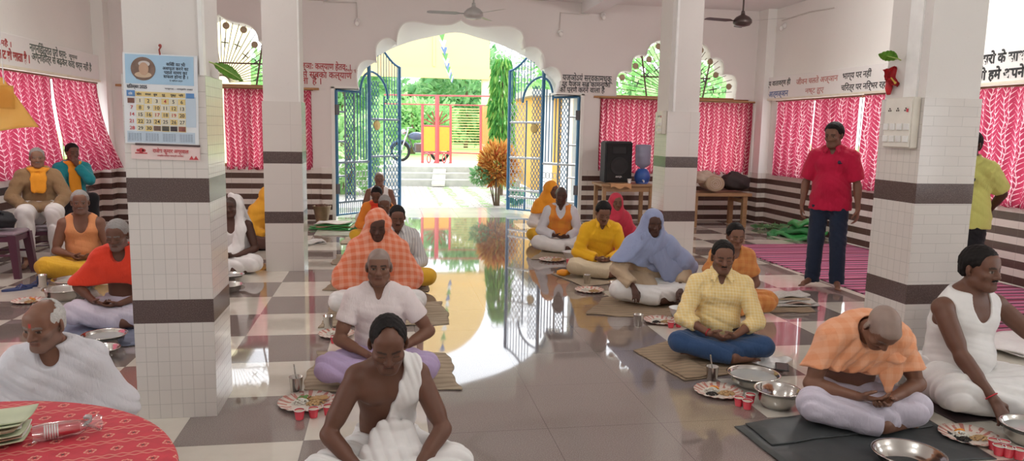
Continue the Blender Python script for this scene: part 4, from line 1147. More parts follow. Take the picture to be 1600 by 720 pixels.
bm = bmesh.new(); blob(bm, (0, 0, .10), (.22, .2, .16), 8, .16); from_bm('bundle_body', bm, simple('dark brown cloth', (.045, .035, .035), .9), bg2, True)
# purple plastic stools
M_pur = simple('dark purple plastic', (.085, .022, .045), .35, vary=.15); M_purtop = simple('greyish purple plastic', (.26, .20, .24), .4)
def stool(label, loc, rz):
    s = thing('plastic_stool', label, 'stool', loc, rz, 'purple plastic stools')
    bm = bmesh.new(); box(bm, (-.19, -.19, .40), (.19, .19, .44), bevel=.018); from_bm('seat', bm, M_purtop, s)
    bm = bmesh.new()
    for sx, sy, ax in ((0,-1,'x'),(0,1,'x'),(1,0,'y'),(-1,0,'y')):
        c = (sx*.178, sy*.178, .375); cbox(bm, c, (.30, .014, .05) if ax == 'x' else (.014, .30, .05))
    from_bm('skirt', bm, M_pur, s)
    for sx in (-1, 1):
        for sy in (-1, 1):
            bm = bmesh.new(); T = (sx*.165, sy*.165); Bt = (sx*.20, sy*.20)
            v = []
            for (cx_, cy_), z, h in ((T, .41, .036), (Bt, 0, .026)):
                v.append([bm.verts.new((cx_+a*h, cy_+b*h, z)) for a, b in ((-1,-1),(1,-1),(1,1),(-1,1))])
            bm.faces.new(v[0]); bm.faces.new(v[1][::-1])
            for k in range(4): bm.faces.new((v[0][k], v[1][k], v[1][(k+1)%4], v[0][(k+1)%4]))
            bmesh.ops.recalc_face_normals(bm, faces=bm.faces)
            from_bm('leg', bm, M_pur, s)
    for sy in (-1, 1): bm = bmesh.new(); tube(bm, [(-.17, sy*.18, .22), (.17, sy*.18, .22)], .012, 6); from_bm('stretcher', bm, M_pur, s)
    return s
pA = on_floor(25, 436); S1 = Vector((pA.x-.20+.0, pA.y+.20, 0))
stool('purple plastic stool at the left edge carrying a black bag', (S1.x-.0, S1.y, 0), R(4))
# black bag on it
bgp = thing('shoulder_bag', 'black soft bag lying on the stool at the left edge', 'bag', (S1.x-.05, S1.y, .462))
bm = bmesh.new(); blob(bm, (0, 0, .075), (.19, .15, .10), 3, .10); from_bm('bag_body', bm, simple('black bag cloth', (.015, .016, .02), .7, bump=.3, bscale=50), bgp, True)
bm = bmesh.new(); tube(bm, [(-.12, -.08, .15), (-.06, -.1, .20), (.06, -.09, .20), (.12, -.06, .14)], .012, 6); from_bm('bag_strap', bm, simple('black bag cloth', (.015, .016, .02), .7), bgp)
# bucket
p = on_floor(503, 350)
bk = thing('metal_bucket', 'dull brass coloured bucket on the floor left of the gate', 'bucket', (p.x, p.y+.05, 0))
M_brassy = simple('dull brass', (.30, .22, .13), .4, .6, vary=.3)
bm = bmesh.new(); lathe(bm, [(0, .0), (.085, 0), (.088, .015), (.135, .27), (.142, .275), (.138, .28), (.13, .27), (.082, .02), (0, .02)], 28); from_bm('bucket_body', bm, M_brassy, bk, True)
bm = bmesh.new(); tube(bm, [(.138*math.cos(a), .03+.02*math.sin(a), .27-.06*math.sin(a)) for a in [PI*k/10 for k in range(11)]], .005, 6); from_bm('bail_handle', bm, M_brassy, bk)
bm = bmesh.new(); blob(bm, (0, 0, .275), (.09, .09, .03), 6, .2); from_bm('contents', bm, simple('brown contents', (.14, .08, .05), .9), bk, True)
# yellow paper bag hanging at top left
yl = at_dist(24, 170, 4.6)
yb_ = thing('yellow_banner', 'yellow cloth banner hanging at the top left edge', 'banner', (yl.x, yl.y, yl.z), R(20))
def fb(u, v):
    x = -.30+.42*u; z = .18-.34*v*(1-.0*u)-.02*u
    return (x, .03*math.sin(u*9+v*3), z-.05*u*(1-v)+ (.16*u*u)*0)
bm = bmesh.new(); grid(bm, lambda u, v: (-.34+.46*(u*(.62+.38*v)), .025*math.sin(u*8+v*4), .17-.30*v-.02*math.sin(u*5)), 24, 16); bmesh.ops.solidify(bm, geom=bm.faces[:], thickness=.003)
t = NT('mustard yellow cloth'); d = t.n('BsdfDiffuse'); cc = t.mix(t.noise(6, 3), (.90, .60, .17), (.96, .74, .32)); t.put(d.inputs[0], cc); tr = t.n('BsdfTranslucent'); t.put(tr.inputs[0], cc); mx = t.n('MixShader'); mx.inputs[0].default_value = .55
t.t.links.new(d.outputs[0], mx.inputs[1]); t.t.links.new(tr.outputs[0], mx.inputs[2]); t.t.links.new(mx.outputs[0], t.out.inputs[0])
from_bm('banner_cloth', bm, t.m, yb_, True)
bm = bmesh.new(); grid(bm, lambda u, v: (-.30+.30*u, -.03+.02*math.sin(u*7), .14-.14*v), 14, 8); bmesh.ops.solidify(bm, geom=bm.faces[:], thickness=.003); from_bm('folded_flap', bm, t.m, yb_, True)
bm = bmesh.new(); tube(bm, [(-.30, 0, .165), (-.30, 0, ZC-yl.z)], .003, 5); tube(bm, [(-.05, 0, .15), (-.05, 0, ZC-yl.z)], .003, 5); from_bm('cord', bm, simple('white string', (.8, .8, .8), .7), yb_)

# round table with red printed cloth, front left
TT = .74
def circ3(a, b, c):
    ax, ay, bx, by_, cx, cy = a.x, a.y, b.x, b.y, c.x, c.y
    d = 2*(ax*(by_-cy)+bx*(cy-ay)+cx*(ay-by_))
    ux = ((ax*ax+ay*ay)*(by_-cy)+(bx*bx+by_*by_)*(cy-ay)+(cx*cx+cy*cy)*(ay-by_))/d
    uy = ((ax*ax+ay*ay)*(cx-bx)+(bx*bx+by_*by_)*(ax-cx)+(cx*cx+cy*cy)*(bx-ax))/d
    return Vector((ux, uy)), math.hypot(ax-ux, ay-uy)
tc_c, tc_r = circ3(on_floor(90, 626, TT), on_floor(205, 645, TT), on_floor(272, 700, TT))
print('round table', tc_c, tc_r)
rt = thing('round_table', 'round table at the bottom left under the red printed cloth', 'table', (tc_c.x, tc_c.y, 0))
bm = bmesh.new(); lathe(bm, [(0, TT-.03), (tc_r-.02, TT-.03), (tc_r-.012, TT-.02), (tc_r-.02, TT-.004), (0, TT-.004)], 48); from_bm('table_top', bm, M_plank, rt)
for k in range(4):
    bm = bmesh.new(); a = PI/4+k*PI/2; tube(bm, [(.6*tc_r*math.cos(a), .6*tc_r*math.sin(a), 0), (.5*tc_r*math.cos(a), .5*tc_r*math.sin(a), TT-.03)], .022, 8); from_bm('leg', bm, M_dkmetal, rt)
def cloth_red():
    t = NT('red block-printed cloth'); co = t.coord()
    mp = t.n('Mapping'); t.put(mp.inputs[0], co); mp.inputs['Rotation'].default_value = (0, 0, R(-12))
    x, y, z = t.xyz(mp.outputs[0])
    c = (.52, .035, .055); col = t.mix(t.noise(40, 3), [k*.75 for k in c], [min(1, k*1.2) for k in c])
    # rows of small ring flowers
    px, py = .055, .085
    row = t.math('FLOOR', t.math('DIVIDE', y, py))
    ux = t.math('SUBTRACT', t.math('FRACT', t.math('ADD', t.math('DIVIDE', x, px), t.math('MULTIPLY', row, .5))), .5)
    uy = t.math('SUBTRACT', t.math('FRACT', t.math('DIVIDE', y, py)), .5)
    rr = t.math('POWER', t.math('ADD', t.math('POWER', t.math('MULTIPLY', ux, px), 2), t.math('POWER', t.math('MULTIPLY', uy, py), 2)), .5)
    ang = t.math('ARCTAN2', uy, ux)
    pet = t.math('MULTIPLY_ADD', t.math('SINE', t.math('MULTIPLY', ang, 6)), .0016, .0105)
    ring = t.math('LESS_THAN', t.math('ABSOLUTE', t.math('SUBTRACT', rr, pet)), .0022)
    core = t.math('LESS_THAN', rr, .004)
    zig = t.math('LESS_THAN', t.math('ABSOLUTE', t.math('ADD', t.math('SUBTRACT', t.math('ABSOLUTE', uy), .42), t.math('MULTIPLY', t.math('SINE', t.math('MULTIPLY', x, 2*PI/.028)), .035))), .022)
    m = t.math('MAXIMUM', ring, zig); m = t.math('MULTIPLY', m, .72)
    col = t.mix(m, col, (.66, .36, .26)); col = t.mix(core, col, (.12, .04, .03))
    t.pbr(col, .75, 0, t.bump(t.noise(300, 2), .2, .001)); return t.m
bm = bmesh.new(); nA = 160; rows = []
def ring_(r, z, amp=0, dr=0):
    out = []
    for k in range(nA):
        a = 2*PI*k/nA; w = math.sin(a*11)+.5*math.sin(a*17+1)
        out.append(bm.verts.new(((r+dr+amp*w)*math.cos(a), (r+dr+amp*w)*math.sin(a), z)))
    return out
c0 = bm.verts.new((0, 0, TT+.001))
rs_ = [ring_(tc_r*k/6, TT+.001) for k in range(1, 6)]+[ring_(tc_r-.01, TT+.001), ring_(tc_r+.002, TT-.003), ring_(tc_r+.007, TT-.014), ring_(tc_r+.008, TT-.05, .003), ring_(tc_r+.012, TT-.15, .010, .004), ring_(tc_r+.016, TT-.32, .016, .008), ring_(tc_r+.018, TT-.45, .02, .01)]
for k in range(nA): bm.faces.new((c0, rs_[0][k], rs_[0][(k+1) % nA]))
for A_, B_ in zip(rs_, rs_[1:]):
    for k in range(nA): bm.faces.new((A_[k], B_[k], B_[(k+1) % nA], A_[(k+1) % nA]))
o = from_bm('table_cloth', bm, cloth_red(), None, True); o.location = (tc_c.x, tc_c.y, 0); tag(o, 'red block-printed cloth draped over the round table at bottom left', 'tablecloth')
# stack of leaf plates and paper on that table
q = on_floor(12, 692, TT)
lp = thing('leaf_plate_stack', 'pile of green and white leaf plates on the red table cloth', 'plates', (q.x-.02, q.y+.02, TT+.002), R(14))
mats_ = [simple('pale green leaf', (.46, .50, .34), .6, vary=.3), simple('white packing paper', (.70, .70, .66), .6, vary=.1), simple('dull green leaf', (.34, .38, .24), .6, vary=.3), simple('printed brown paper', (.30, .22, .14), .7, vary=.5, nscale=60)]
rs = random.Random(12)
for k in range(10):
    a = rs.uniform(-.12, .12); bm = bmesh.new(); L = .13+rs.uniform(-.02, .02); W = .055
    M = Matrix.Translation((rs.uniform(-.02, .0), rs.uniform(-.02, .02), .003+.0045*k)) @ Matrix.Rotation(a, 4, 'Z') @ Matrix.Rotation(rs.uniform(-.05, .05), 4, 'X')
    slab(bm, lambda u, v: M @ Vector((-L+2*L*u*.72, -W+2*W*v, .006*(2*u-1)**2+.004*math.sin(v*7+k)*(1-u)+.006*(2*v-1)**2)), 12, 8, .003)
    from_bm('leaf_plate', bm, mats_[k % 4 if k < 9 else 0], lp, True)
q = on_floor(100, 669, TT+.024)
cs = thing('cup_stack', 'sleeve of red and white paper cups lying on the red table cloth', 'cups', (q.x, q.y, TT+.022), 0)
cs.scale = (.43,)*3
Mx = Matrix.Rotation(R(22), 4, 'Z') @ Matrix.Rotation(PI/2, 4, 'Y')
for k in range(6):
    bm = bmesh.new(); o_ = -.095+.012*k
    lathe(bm, [(.036, o_), (.039, o_+.002), (.039, o_+.006), (.036, o_+.008), (.034, o_+.010)], 24, Mx); from_bm('cup_rim', bm, M_whitep, cs, True)
bm = bmesh.new(); lathe(bm, [(0, -.085), (.034, -.09), (.036, -.085), (.035, -.02), (.028, .075), (.026, .078), (0, .072)], 24, Mx); from_bm('red_cup_body', bm, simple('red cup print', (.55, .03, .05), .4), cs, True)
t = NT('clear plastic film'); g = t.n('BsdfGlossy'); g.inputs['Roughness'].default_value = .12; tp = t.n('BsdfTransparent'); mx = t.n('MixShader'); lw = t.n('LayerWeight'); lw.inputs[0].default_value = .45
t.put(mx.inputs[0], t.math('MULTIPLY_ADD', lw.outputs[1], .55, .12)); t.t.links.new(tp.outputs[0], mx.inputs[1]); t.t.links.new(g.outputs[0], mx.inputs[2]); t.t.links.new(mx.outputs[0], t.out.inputs[0]); M_film = t.m
bm = bmesh.new(); lathe(bm, [(.043, -.15), (.046, -.10), (.044, 0), (.038, .07), (.026, .10), (.012, .115), (.02, .14), (.045, .17), (.03, .19)], 28, Mx, flute=lambda r, z, a: (.004*math.sin(7*a+z*60)+(.012*math.sin(3*a) if z > .11 else 0), .004*math.sin(9*a))); from_bm('plastic_sleeve', bm, M_film, cs, True)
bm = bmesh.new(); grid(bm, lambda u, v: Vector((.085+.03*math.sin(v*5)+.03*v, .045+.03*(u-.5)+.02*v, .0+.085*v*(1.4-v)+.012*math.sin(u*8))), 14, 14); bmesh.ops.solidify(bm, geom=bm.faces[:], thickness=.0008)
from_bm('twisted_plastic_tail', bm, simple('white plastic film', (.72, .70, .70), .2), cs, True)

# ================================================================== FLOOR THINGS
M_steel = simple('stainless steel', (.62, .60, .57), .16, 1.0, vary=.06)
def steel_basin(label, loc, r, h, water=False, group='steel basins on the floor', rim=.016):
    b = thing('steel_basin', label, 'basin', loc, random.uniform(0, 3), group)
    bm = bmesh.new()
    lathe(bm, [(0, .001), (r*.52, .001), (r*.62, .006), (r*.80, h*.42), (r-rim, h-.004), (r-.003, h), (r, h-.003), (r-.004, h-.006), (r-rim+.001, h-.009), (r*.78, h*.42), (r*.60, .010), (r*.5, .005), (0, .005)], 44)
    from_bm('basin_bowl', bm, M_steel, b, True)
    if water:
        bm = bmesh.new(); z = h*.74; lathe(bm, [(0, z-.001), (r*.86, z-.001), (r*.868, z), (0, z)], 40); t_ = NT('cloudy water') if 'cw' not in _M else None
        if t_: t_.pbr((.42, .43, .42), .05, IOR=1.33); _M['cw'] = t_.m
        from_bm('cloudy_water', bm, _M['cw'], b)
    return b
B = steel_basin
def fl(px, py, z=0): q = on_floor(px, py, z); return (q.x, q.y, z)
B('large basin of cloudy water before the man in the yellow checked shirt', fl(1176, 603), .158, .085, True)
B('empty steel basin beside the shawled bowing man on the right', fl(1213, 635), .128, .105)
B('steel basin of water at the right edge before the man in the white vest', fl(1608, 692), .14, .10, True)
B('steel basin at the bottom edge in front of the bowing man', fl(1418, 728), .16, .07)
B('wide basin of water before the man in the orange vest', fl(120, 450), .20, .09, True)
B('steel basin in front of the wide water basin on the left', fl(101, 468), .165, .10)
B('steel basin of water by the man in the red shawl', fl(164, 541), .145, .09, True)
B('small steel basin half hidden behind the old man in white', fl(160, 560), .11, .075)
B('steel basin of water behind the calendar column, farther one', fl(359, 439), .14, .07, True)
B('steel basin behind the calendar column, nearer one', fl(358, 456), .13, .075)
# fluted paper plates with food
M_pplate = None
t = NT('printed paper plate'); co = t.coord(); x, y, z = t.xyz(co)
ang = t.math('ARCTAN2', y, x); rr = t.math('POWER', t.math('ADD', t.math('POWER', x, 2), t.math('POWER', y, 2)), .5)
m = t.math('MULTIPLY', t.math('GREATER_THAN', t.math('SINE', t.math('MULTIPLY', ang, 18)), .1), t.math('GREATER_THAN', rr, .088))
m = t.math('MULTIPLY', m, t.math('GREATER_THAN', t.noise(30, 2), .42))
t.pbr(t.mix(m, (.70, .62, .55), (.52, .20, .16)), .45); M_pplate = t.m
M_food = {'rice': simple('white rice', (.75, .73, .66), .8, vary=.15, nscale=200), 'chick': simple('boiled chickpeas', (.46, .30, .14), .6, vary=.3, nscale=90), 'puri': simple('fried bread', (.45, .27, .11), .6, vary=.3, nscale=40), 'green': simple('green leaf garnish', (.12, .24, .06), .6), 'black': simple('black sesame', (.03, .025, .022), .8), 'flower': simple('marigold petals', (.75, .30, .04), .7)}
def grains(bm, c, r, n, s, rs, h=.02):
    for _ in range(n):
        a = rs.uniform(0, 2*PI); k = math.sqrt(rs.random()); x, y = c[0]+r[0]*k*math.cos(a), c[1]+r[1]*k*math.sin(a)
        m_ = Matrix.Translation((x, y, c[2]+h*(1-k*k)+s*.3)) @ Matrix.Rotation(rs.uniform(0, 3), 4, 'Z') @ Matrix.Diagonal((s*1.3, s*.9, s*.8, 1))
        bmesh.ops.create_icosphere(bm, subdivisions=1, radius=1, matrix=m_)
def plate(label, loc, r=.13, menu='rcp', seed=1, group='paper plates of food on the floor', rz=0):
    p = thing('paper_plate', label, 'plate', loc, rz, group)
    bm = bmesh.new()
    lathe(bm, [(0, .003), (r*.66, .003), (r*.74, .006), (r, .020), (r, .021), (r*.74, .008), (r*.66, .005), (0, .005)], 72, flute=lambda r_, z_, a: (0, .0022*math.sin(a*18) if r_ > r*.8 else 0)); from_bm('plate_disc', bm, M_pplate, p, True)
    rs = random.Random(seed)
    if 'r' in menu: bm = bmesh.new(); grains(bm, (-.03, .02, .005), (.045, .035), 130, .0045, rs, .022); from_bm('rice_heap', bm, M_food['rice'], p, True)
    if 'c' in menu: bm = bmesh.new(); grains(bm, (.035, -.03, .005), (.05, .03), 70, .007, rs, .014); from_bm('chickpeas', bm, M_food['chick'], p, True)
    if 'p' in menu: bm = bmesh.new(); [blob(bm, (.045+.02*k, .035-.02*k, .012+.006*k), (.032, .03, .008), seed+k, .1, 14) for k in range(3)]; from_bm('fried_breads', bm, M_food['puri'], p, True)
    if 'b' in menu: bm = bmesh.new(); grains(bm, (-.05, -.025, .005), (.035, .025), 120, .004, rs, .012); from_bm('sesame_heap', bm, M_food['black'], p, True)
    if 'g' in menu: bm = bmesh.new(); [grid(bm, (lambda a: (lambda u, v: (.02*math.cos(a)+.05*(u-.5)*math.cos(a)-.02*(v-.5)*math.sin(a), .05+.05*(u-.5)*math.sin(a)+.02*(v-.5)*math.cos(a), .022+.01*math.sin(u*4))))(k*1.1), 4, 2) for k in range(4)]; from_bm('green_leaves', bm, M_food['green'], p)
    if 'f' in menu: bm = bmesh.new(); grains(bm, (.0, .06, .005), (.03, .02), 40, .006, rs, .014); from_bm('marigold_petals', bm, M_food['flower'], p, True)
    return p
M_cupred = simple('red cup print', (.55, .03, .05), .4)
def tea_cup(label, loc, group='small red and white paper cups', s=1.0):
    c = thing('paper_cup', label, 'cup', loc, 0, group)
    bm = bmesh.new(); lathe(bm, [(0, .002), (.019*s, .002), (.0265*s, .050*s), (.026*s, .0505*s), (.018*s, .006), (0, .006)], 20); from_bm('cup_body', bm, M_cupred, c, True)
    bm = bmesh.new(); lathe(bm, [(.0262*s, .048*s), (.0288*s, .050*s), (.0288*s, .0525*s), (.0258*s, .0525*s)], 20); from_bm('cup_rim', bm, M_whitep, c, True)
    bm = bmesh.new(); lathe(bm, [(0, .044*s), (.0248*s, .044*s), (.0248*s, .045*s), (0, .045*s)], 18); from_bm('cup_contents', bm, simple('pale cup contents', (.62, .50, .38), .6), c)
    return c
def glass(label, loc, spoon=True, s=1.0):
    g_ = thing('steel_tumbler', label, 'tumbler', loc, 0, 'steel tumblers on the floor')
    bm = bmesh.new(); lathe(bm, [(0, .001), (.028*s, .001), (.030*s, .006), (.038*s, .095*s), (.040*s, .097*s), (.037*s, .097*s), (.028*s, .008), (0, .008)], 22); from_bm('tumbler_body', bm, M_steel, g_, True)
    if spoon:
        bm = bmesh.new(); tube(bm, [(.01, .0, .02), (-.012, .012, .165*s)], [.004, .005], 6); sphere(bm, (.011, -.001, .02), .011, 8); from_bm('spoon', bm, M_steel, g_)
    return g_
plate('large printed plate of puris and chickpeas behind the three front red cups', fl(480, 631), .155, 'rcpgf', 2, rz=.4)
for (px, py, w) in ((468, 655, 'leftmost'), (490, 652, 'middle'), (513, 648, 'rightmost')): tea_cup('red and white paper cup by the large front plate, %s of three' % w, fl(px, py))
glass('steel tumbler with a spoon behind the large front plate', fl(463, 614))
plate('plate of food left of the man in the white undershirt, farther from the camera', fl(526, 524), .13, 'rc', 3)
tea_cup('lone red paper cup before the plate left of the man in the white undershirt', fl(522, 536))
glass('plain steel tumbler by the jute mat left of the checked orange shawl', fl(513, 513), False)
plate('plate of rice chickpeas and black sesame before the man in the yellow checked shirt', fl(1122, 614), .14, 'rcbf', 4)
for (px, py, w) in ((1154, 634, 'left front one'), (1167, 639, 'right front one'), (1172, 629, 'pale one behind the other two')): tea_cup('pink and white paper cup by the sesame plate, %s' % w, fl(px, py))
glass('steel tumbler with spoon at the mat of the man in the yellow checked shirt', fl(1112, 596))
plate('plate with a heap of black sesame in front of the man in the white vest', fl(1514, 684), .14, 'rbcf', 5)
for k, (px, py) in enumerate(((1560, 711), (1575, 714), (1591, 717), (1552, 702), (1567, 704))): tea_cup(['red and white cup at the right edge, front left of the cluster', 'red and white cup at the right edge, front middle of the cluster', 'red and white cup cut by the right edge, front row', 'red and white cup at the right edge, back left of the cluster', 'red and white cup at the right edge, back right of the cluster'][k], fl(px, py))
plate('plate of rice before the man in the blue shawl', fl(1033, 503), .14, 'rcb', 6)
for px, py, w in ((1048, 512, 'left'), (1060, 511, 'right')): tea_cup('pale paper cup at the plate of the man in the blue shawl, %s one' % w, fl(px, py))
glass('steel tumbler by the knee of the man in the blue shawl', fl(997, 510), False)
plate('plate of food before the man in the bright yellow kurta', fl(921, 455), .14, 'rc', 7)
glass('steel tumbler beside the plate of the man in the bright yellow kurta', fl(917, 444), False)
plate('food plate before the man in the orange waistcoat', fl(862, 407), .15, 'rcp', 8)
tea_cup('pale paper cup beside the food plate of the man in the orange waistcoat', fl(888, 411))
plate('printed plate on the floor before the man in the orange vest', fl(44, 472), .12, 'rcf', 9)
for px, py, w in ((60, 484, 'left'), (70, 486, 'middle'), (80, 485, 'right')): tea_cup('red paper cup in front of the basins on the left, %s of three' % w, fl(px, py))
glass('tall steel tumbler beside the blue slippers', fl(66, 449), False, 1.2)
plate('white plate of food beside the basins of the man in the red shawl', fl(104, 543), .13, 'rc', 10)
# steel pot, white bowl
pt = thing('steel_pot', 'small steel cooking pot between the yellow kurta and the blue shawl', 'pot', fl(963, 458))
bm = bmesh.new(); lathe(bm, [(0, .001), (.06, .001), (.066, .01), (.068, .10), (.078, .108), (.078, .112), (.064, .108), (.062, .012), (0, .008)], 28); from_bm('pot_body', bm, M_steel, pt, True)
bm = bmesh.new(); lathe(bm, [(0, .085), (.062, .085), (.062, .087), (0, .087)], 20); from_bm('pot_contents', bm, M_food['rice'], pt)
wbw = thing('white_bowl', 'white plastic bowl beside the man in the blue shawl', 'bowl', fl(1062, 497))
bm = bmesh.new(); lathe(bm, [(0, .001), (.05, .001), (.065, .02), (.088, .085), (.092, .088), (.088, .089), (.06, .022), (0, .006)], 30); from_bm('bowl_body', bm, M_whitep, wbw, True)
wbw = thing('white_bowl', 'white bowl beside the knee of the man in the orange waistcoat', 'bowl', fl(893, 403))
bm = bmesh.new(); lathe(bm, [(0, .001), (.06, .001), (.08, .02), (.11, .075), (.115, .078), (.108, .078), (.075, .022), (0, .006)], 30); from_bm('bowl_body', bm, M_whitep, wbw, True)
sp_ = thing('orange_pouch', 'small bright orange pouch on the mat beside the yellow kurta', 'pouch', fl(880, 430, .012))
bm = bmesh.new(); blob(bm, (0, 0, .028), (.07, .05, .035), 3, .12, 18); from_bm('pouch_body', bm, simple('bright orange plastic', (.85, .33, .02), .5), sp_, True)
bm = bmesh.new(); tube(bm, [(.05, 0, .04), (.08, .01, .06), (.10, .02, .05)], [.012, .008, .014], 6); from_bm('knotted_end', bm, simple('bright orange plastic', (.85, .33, .02), .5), sp_, True)

# mats
def jute(name, c1, c2, stripe=0, ang=0):
    t = NT(name); co = t.coord(); mp = t.n('Mapping'); t.put(mp.inputs[0], co); mp.inputs['Rotation'].default_value = (0, 0, ang)
    x, y, z = t.xyz(mp.outputs[0])
    w = t.math('MULTIPLY', t.math('SINE', t.math('MULTIPLY', x, 900)), t.math('SINE', t.math('MULTIPLY', y, 900)))
    n = t.noise(9, 4); c = t.mix(n, c1, c2)
    if stripe: c = t.mix(t.math('MULTIPLY', t.math('GREATER_THAN', t.math('SINE', t.math('MULTIPLY_ADD', y, stripe, t.math('MULTIPLY', t.noise(4), 3))), .3), .35), c, [k*.45 for k in c1])
    t.pbr(c, .9, 0, t.bump(t.math('ADD', t.math('MULTIPLY', w, .3), t.math('MULTIPLY', t.noise(60, 4), .7)), .5, .004)); return t.m
M_jute = jute('brown jute sacking', (.24, .17, .11), (.40, .30, .20), 110); M_jute2 = jute('pale jute sacking', (.33, .26, .18), (.48, .39, .28), 90)
M_tarp = simple('dark grey tarpaulin', (.045, .05, .052), .55, vary=.45, nscale=6, bump=.5, bscale=25)
MATTOP = .012
def mat_quad(label, corners, m, seed=1, wr=.006, group='jute sack mats on the floor', name='floor_mat', fold=None, cat='mat'):
    """soft mat through four floor points, wavy edges, slight wrinkles, optional folded layer"""
    c = [Vector(k) for k in corners]; ctr = sum(c, Vector())/4; ctr.z = 0
    rs = random.Random(seed); ph = [rs.uniform(0, 6.28) for _ in range(8)]
    def f(u, v, lift=0, k=1.0):
        p = (c[0]*(1-u)+c[1]*u)*(1-v)+(c[3]*(1-u)+c[2]*u)*v
        p = ctr+(p-ctr)*k
        p.x += .012*math.sin(v*9+ph[0])+.006*math.sin(v*23+ph[1]); p.y += .012*math.sin(u*8+ph[2])+.007*math.sin(u*21+ph[3])
        e = min(u, 1-u, v, 1-v)
        p.z = MATTOP-.004+lift+wr*(.5*math.sin(u*13+v*5+ph[4])+.5*math.sin(u*5-v*17+ph[5]))*min(1, e*12+.3)*(.4 if e > .3 else 1)
        p.z = max(p.z, .004+lift*.9)
        return p-ctr
    mt = thing(name, label, cat, ctr, 0, group)
    bm = bmesh.new(); slab(bm, f, 40, 30, .004); from_bm('mat_cloth', bm, m, mt, True)
    if fold:
        u0, u1, v0, v1 = fold
        bm = bmesh.new(); slab(bm, lambda u, v: f(u0+(u1-u0)*u, v0+(v1-v0)*v, .008+.010*math.sin(PI*u)*math.sin(PI*v)), 24, 16, .004); from_bm('folded_layer', bm, m, mt, True)
    return mt
F_ = lambda *pts: [fl(*p) for p in pts]
mat_quad('brown jute mat under the man in the yellow checked shirt', F_((988, 548), (1068, 596), (1215, 575), (1150, 505)), M_jute, 1, fold=(.55, .98, .02, .3))
mat_quad('dark grey tarpaulin under the bowing man in the peach shawl', F_((1150, 668), (1240, 740), (1560, 720), (1400, 630)), M_tarp, 2, wr=.010, group=None, fold=(.0, .45, .05, .95))
mat_quad('dark mat under the man in the white vest', F_((1392, 610), (1488, 660), (1640, 650), (1560, 590)), simple('very dark brown mat', (.05, .03, .03), .9, vary=.3), 3, group=None)
mat_quad('pale jute mat under the man in the white undershirt', F_((470, 612), (718, 610), (700, 552), (498, 550)), M_jute2, 4, wr=.010)
mat_quad('jute mat under the person in the orange checked shawl', F_((500, 512), (705, 507), (690, 472), (520, 475)), M_jute2, 5, wr=.012)
mat_quad('jute mat under the man in the striped shirt', F_((506, 454), (672, 455), (660, 430), (526, 430)), M_jute, 6, wr=.008)
mat_quad('small jute mat under the grey haired man, behind the striped shirt', F_((516, 414), (640, 414), (632, 398), (528, 398)), M_jute2, 7)
mat_quad('jute mat under the man in the orange kurta near the gate', F_((530, 382), (625, 382), (620, 371), (540, 371)), M_jute2, 8)
mat_quad('brown jute mat under the man in the blue shawl', F_((915, 492), (1075, 500), (1065, 462), (945, 465)), M_jute, 9, wr=.010)
mat_quad('pale jute mat under the man in the yellow kurta', F_((862, 428), (912, 448), (985, 440), (950, 418)), M_jute2, 10)
mat_quad('jute mat under the man in the orange waistcoat', F_((830, 405), (915, 409), (915, 392), (850, 389)), M_jute2, 11)
mat_quad('brown mat under the woman in the orange sari', F_((1170, 490), (1275, 488), (1255, 466), (1150, 466)), M_jute, 12)
mat_quad('bluish grey mat under the man in the red shawl', F_((60, 545), (215, 540), (230, 505), (100, 500)), simple('blue grey mat', (.20, .23, .32), .9, vary=.3), 13, group=None)
# stacked green folded sheet left of the gate
def folded(label, name, cat, loc, rz, w, d, layers, seed, h=.014):
    o = thing(name, label, cat, loc, rz); rs = random.Random(seed)
    for k, (nm, m) in enumerate(layers):
        bm = bmesh.new(); a = rs.uniform(-.15, .15); M = Matrix.Translation((rs.uniform(-.03, .03), rs.uniform(-.03, .03), .004+h*k)) @ Matrix.Rotation(a, 4, 'Z'); s = 1-.06*k
        slab(bm, lambda u, v: M @ Vector(((u-.5)*w*s, (v-.5)*d*s, h*.8+.012*math.sin(u*8+k*2)*math.sin(v*6+k)+(.02*u if k == len(layers)-1 else 0))), 20, 14, h*.7); from_bm(nm, bm, m, o, True)
    return o
M_gsheet = simple('green plastic sheet', (.05, .30, .08), .35, vary=.3); M_npaper = simple('newsprint', (.55, .53, .50), .8, vary=.35, nscale=70)
folded('pile of green and pale folded sheets on the floor left of the gate', 'sheet_pile', 'sheets', fl(524, 357), R(-12), .62, .40, [('green_sheet', M_gsheet), ('green_sheet', M_gsheet), ('tan_cloth', simple('tan cloth', (.42, .30, .18), .9)), ('green_sheet', M_gsheet), ('pale_cloth', simple('pale cloth', (.70, .68, .62), .8))], 4, .018)
folded('crumpled newspaper on the floor beside the plain tiled column', 'newspaper', 'newspaper', fl(487, 381), R(20), .30, .24, [('paper_sheet', M_npaper), ('paper_sheet', M_npaper)], 5, .01)
folded('stack of folded papers and cloth beside the woman in the orange sari', 'paper_stack', 'papers', fl(1232, 474, .012), R(-8), .40, .26, [('paper_sheet', M_npaper), ('pink_paper', simple('pinkish paper', (.60, .42, .36), .7, vary=.3)), ('paper_sheet', M_npaper), ('folded_cloth', simple('beige folded cloth', (.55, .42, .30), .9, vary=.2)), ('paper_sheet', M_npaper)], 6, .016)
folded('red and black folded shawl on the dark mat beside the right front column', 'folded_shawl', 'cloth', fl(1400, 633, .012), R(-32), .26, .18, [('red_layer', simple('red shawl cloth', (.46, .02, .05), .85, vary=.3)), ('black_layer', simple('black shawl cloth', (.03, .015, .018), .9)), ('red_layer', simple('red shawl cloth', (.46, .02, .05), .85))], 7, .014)
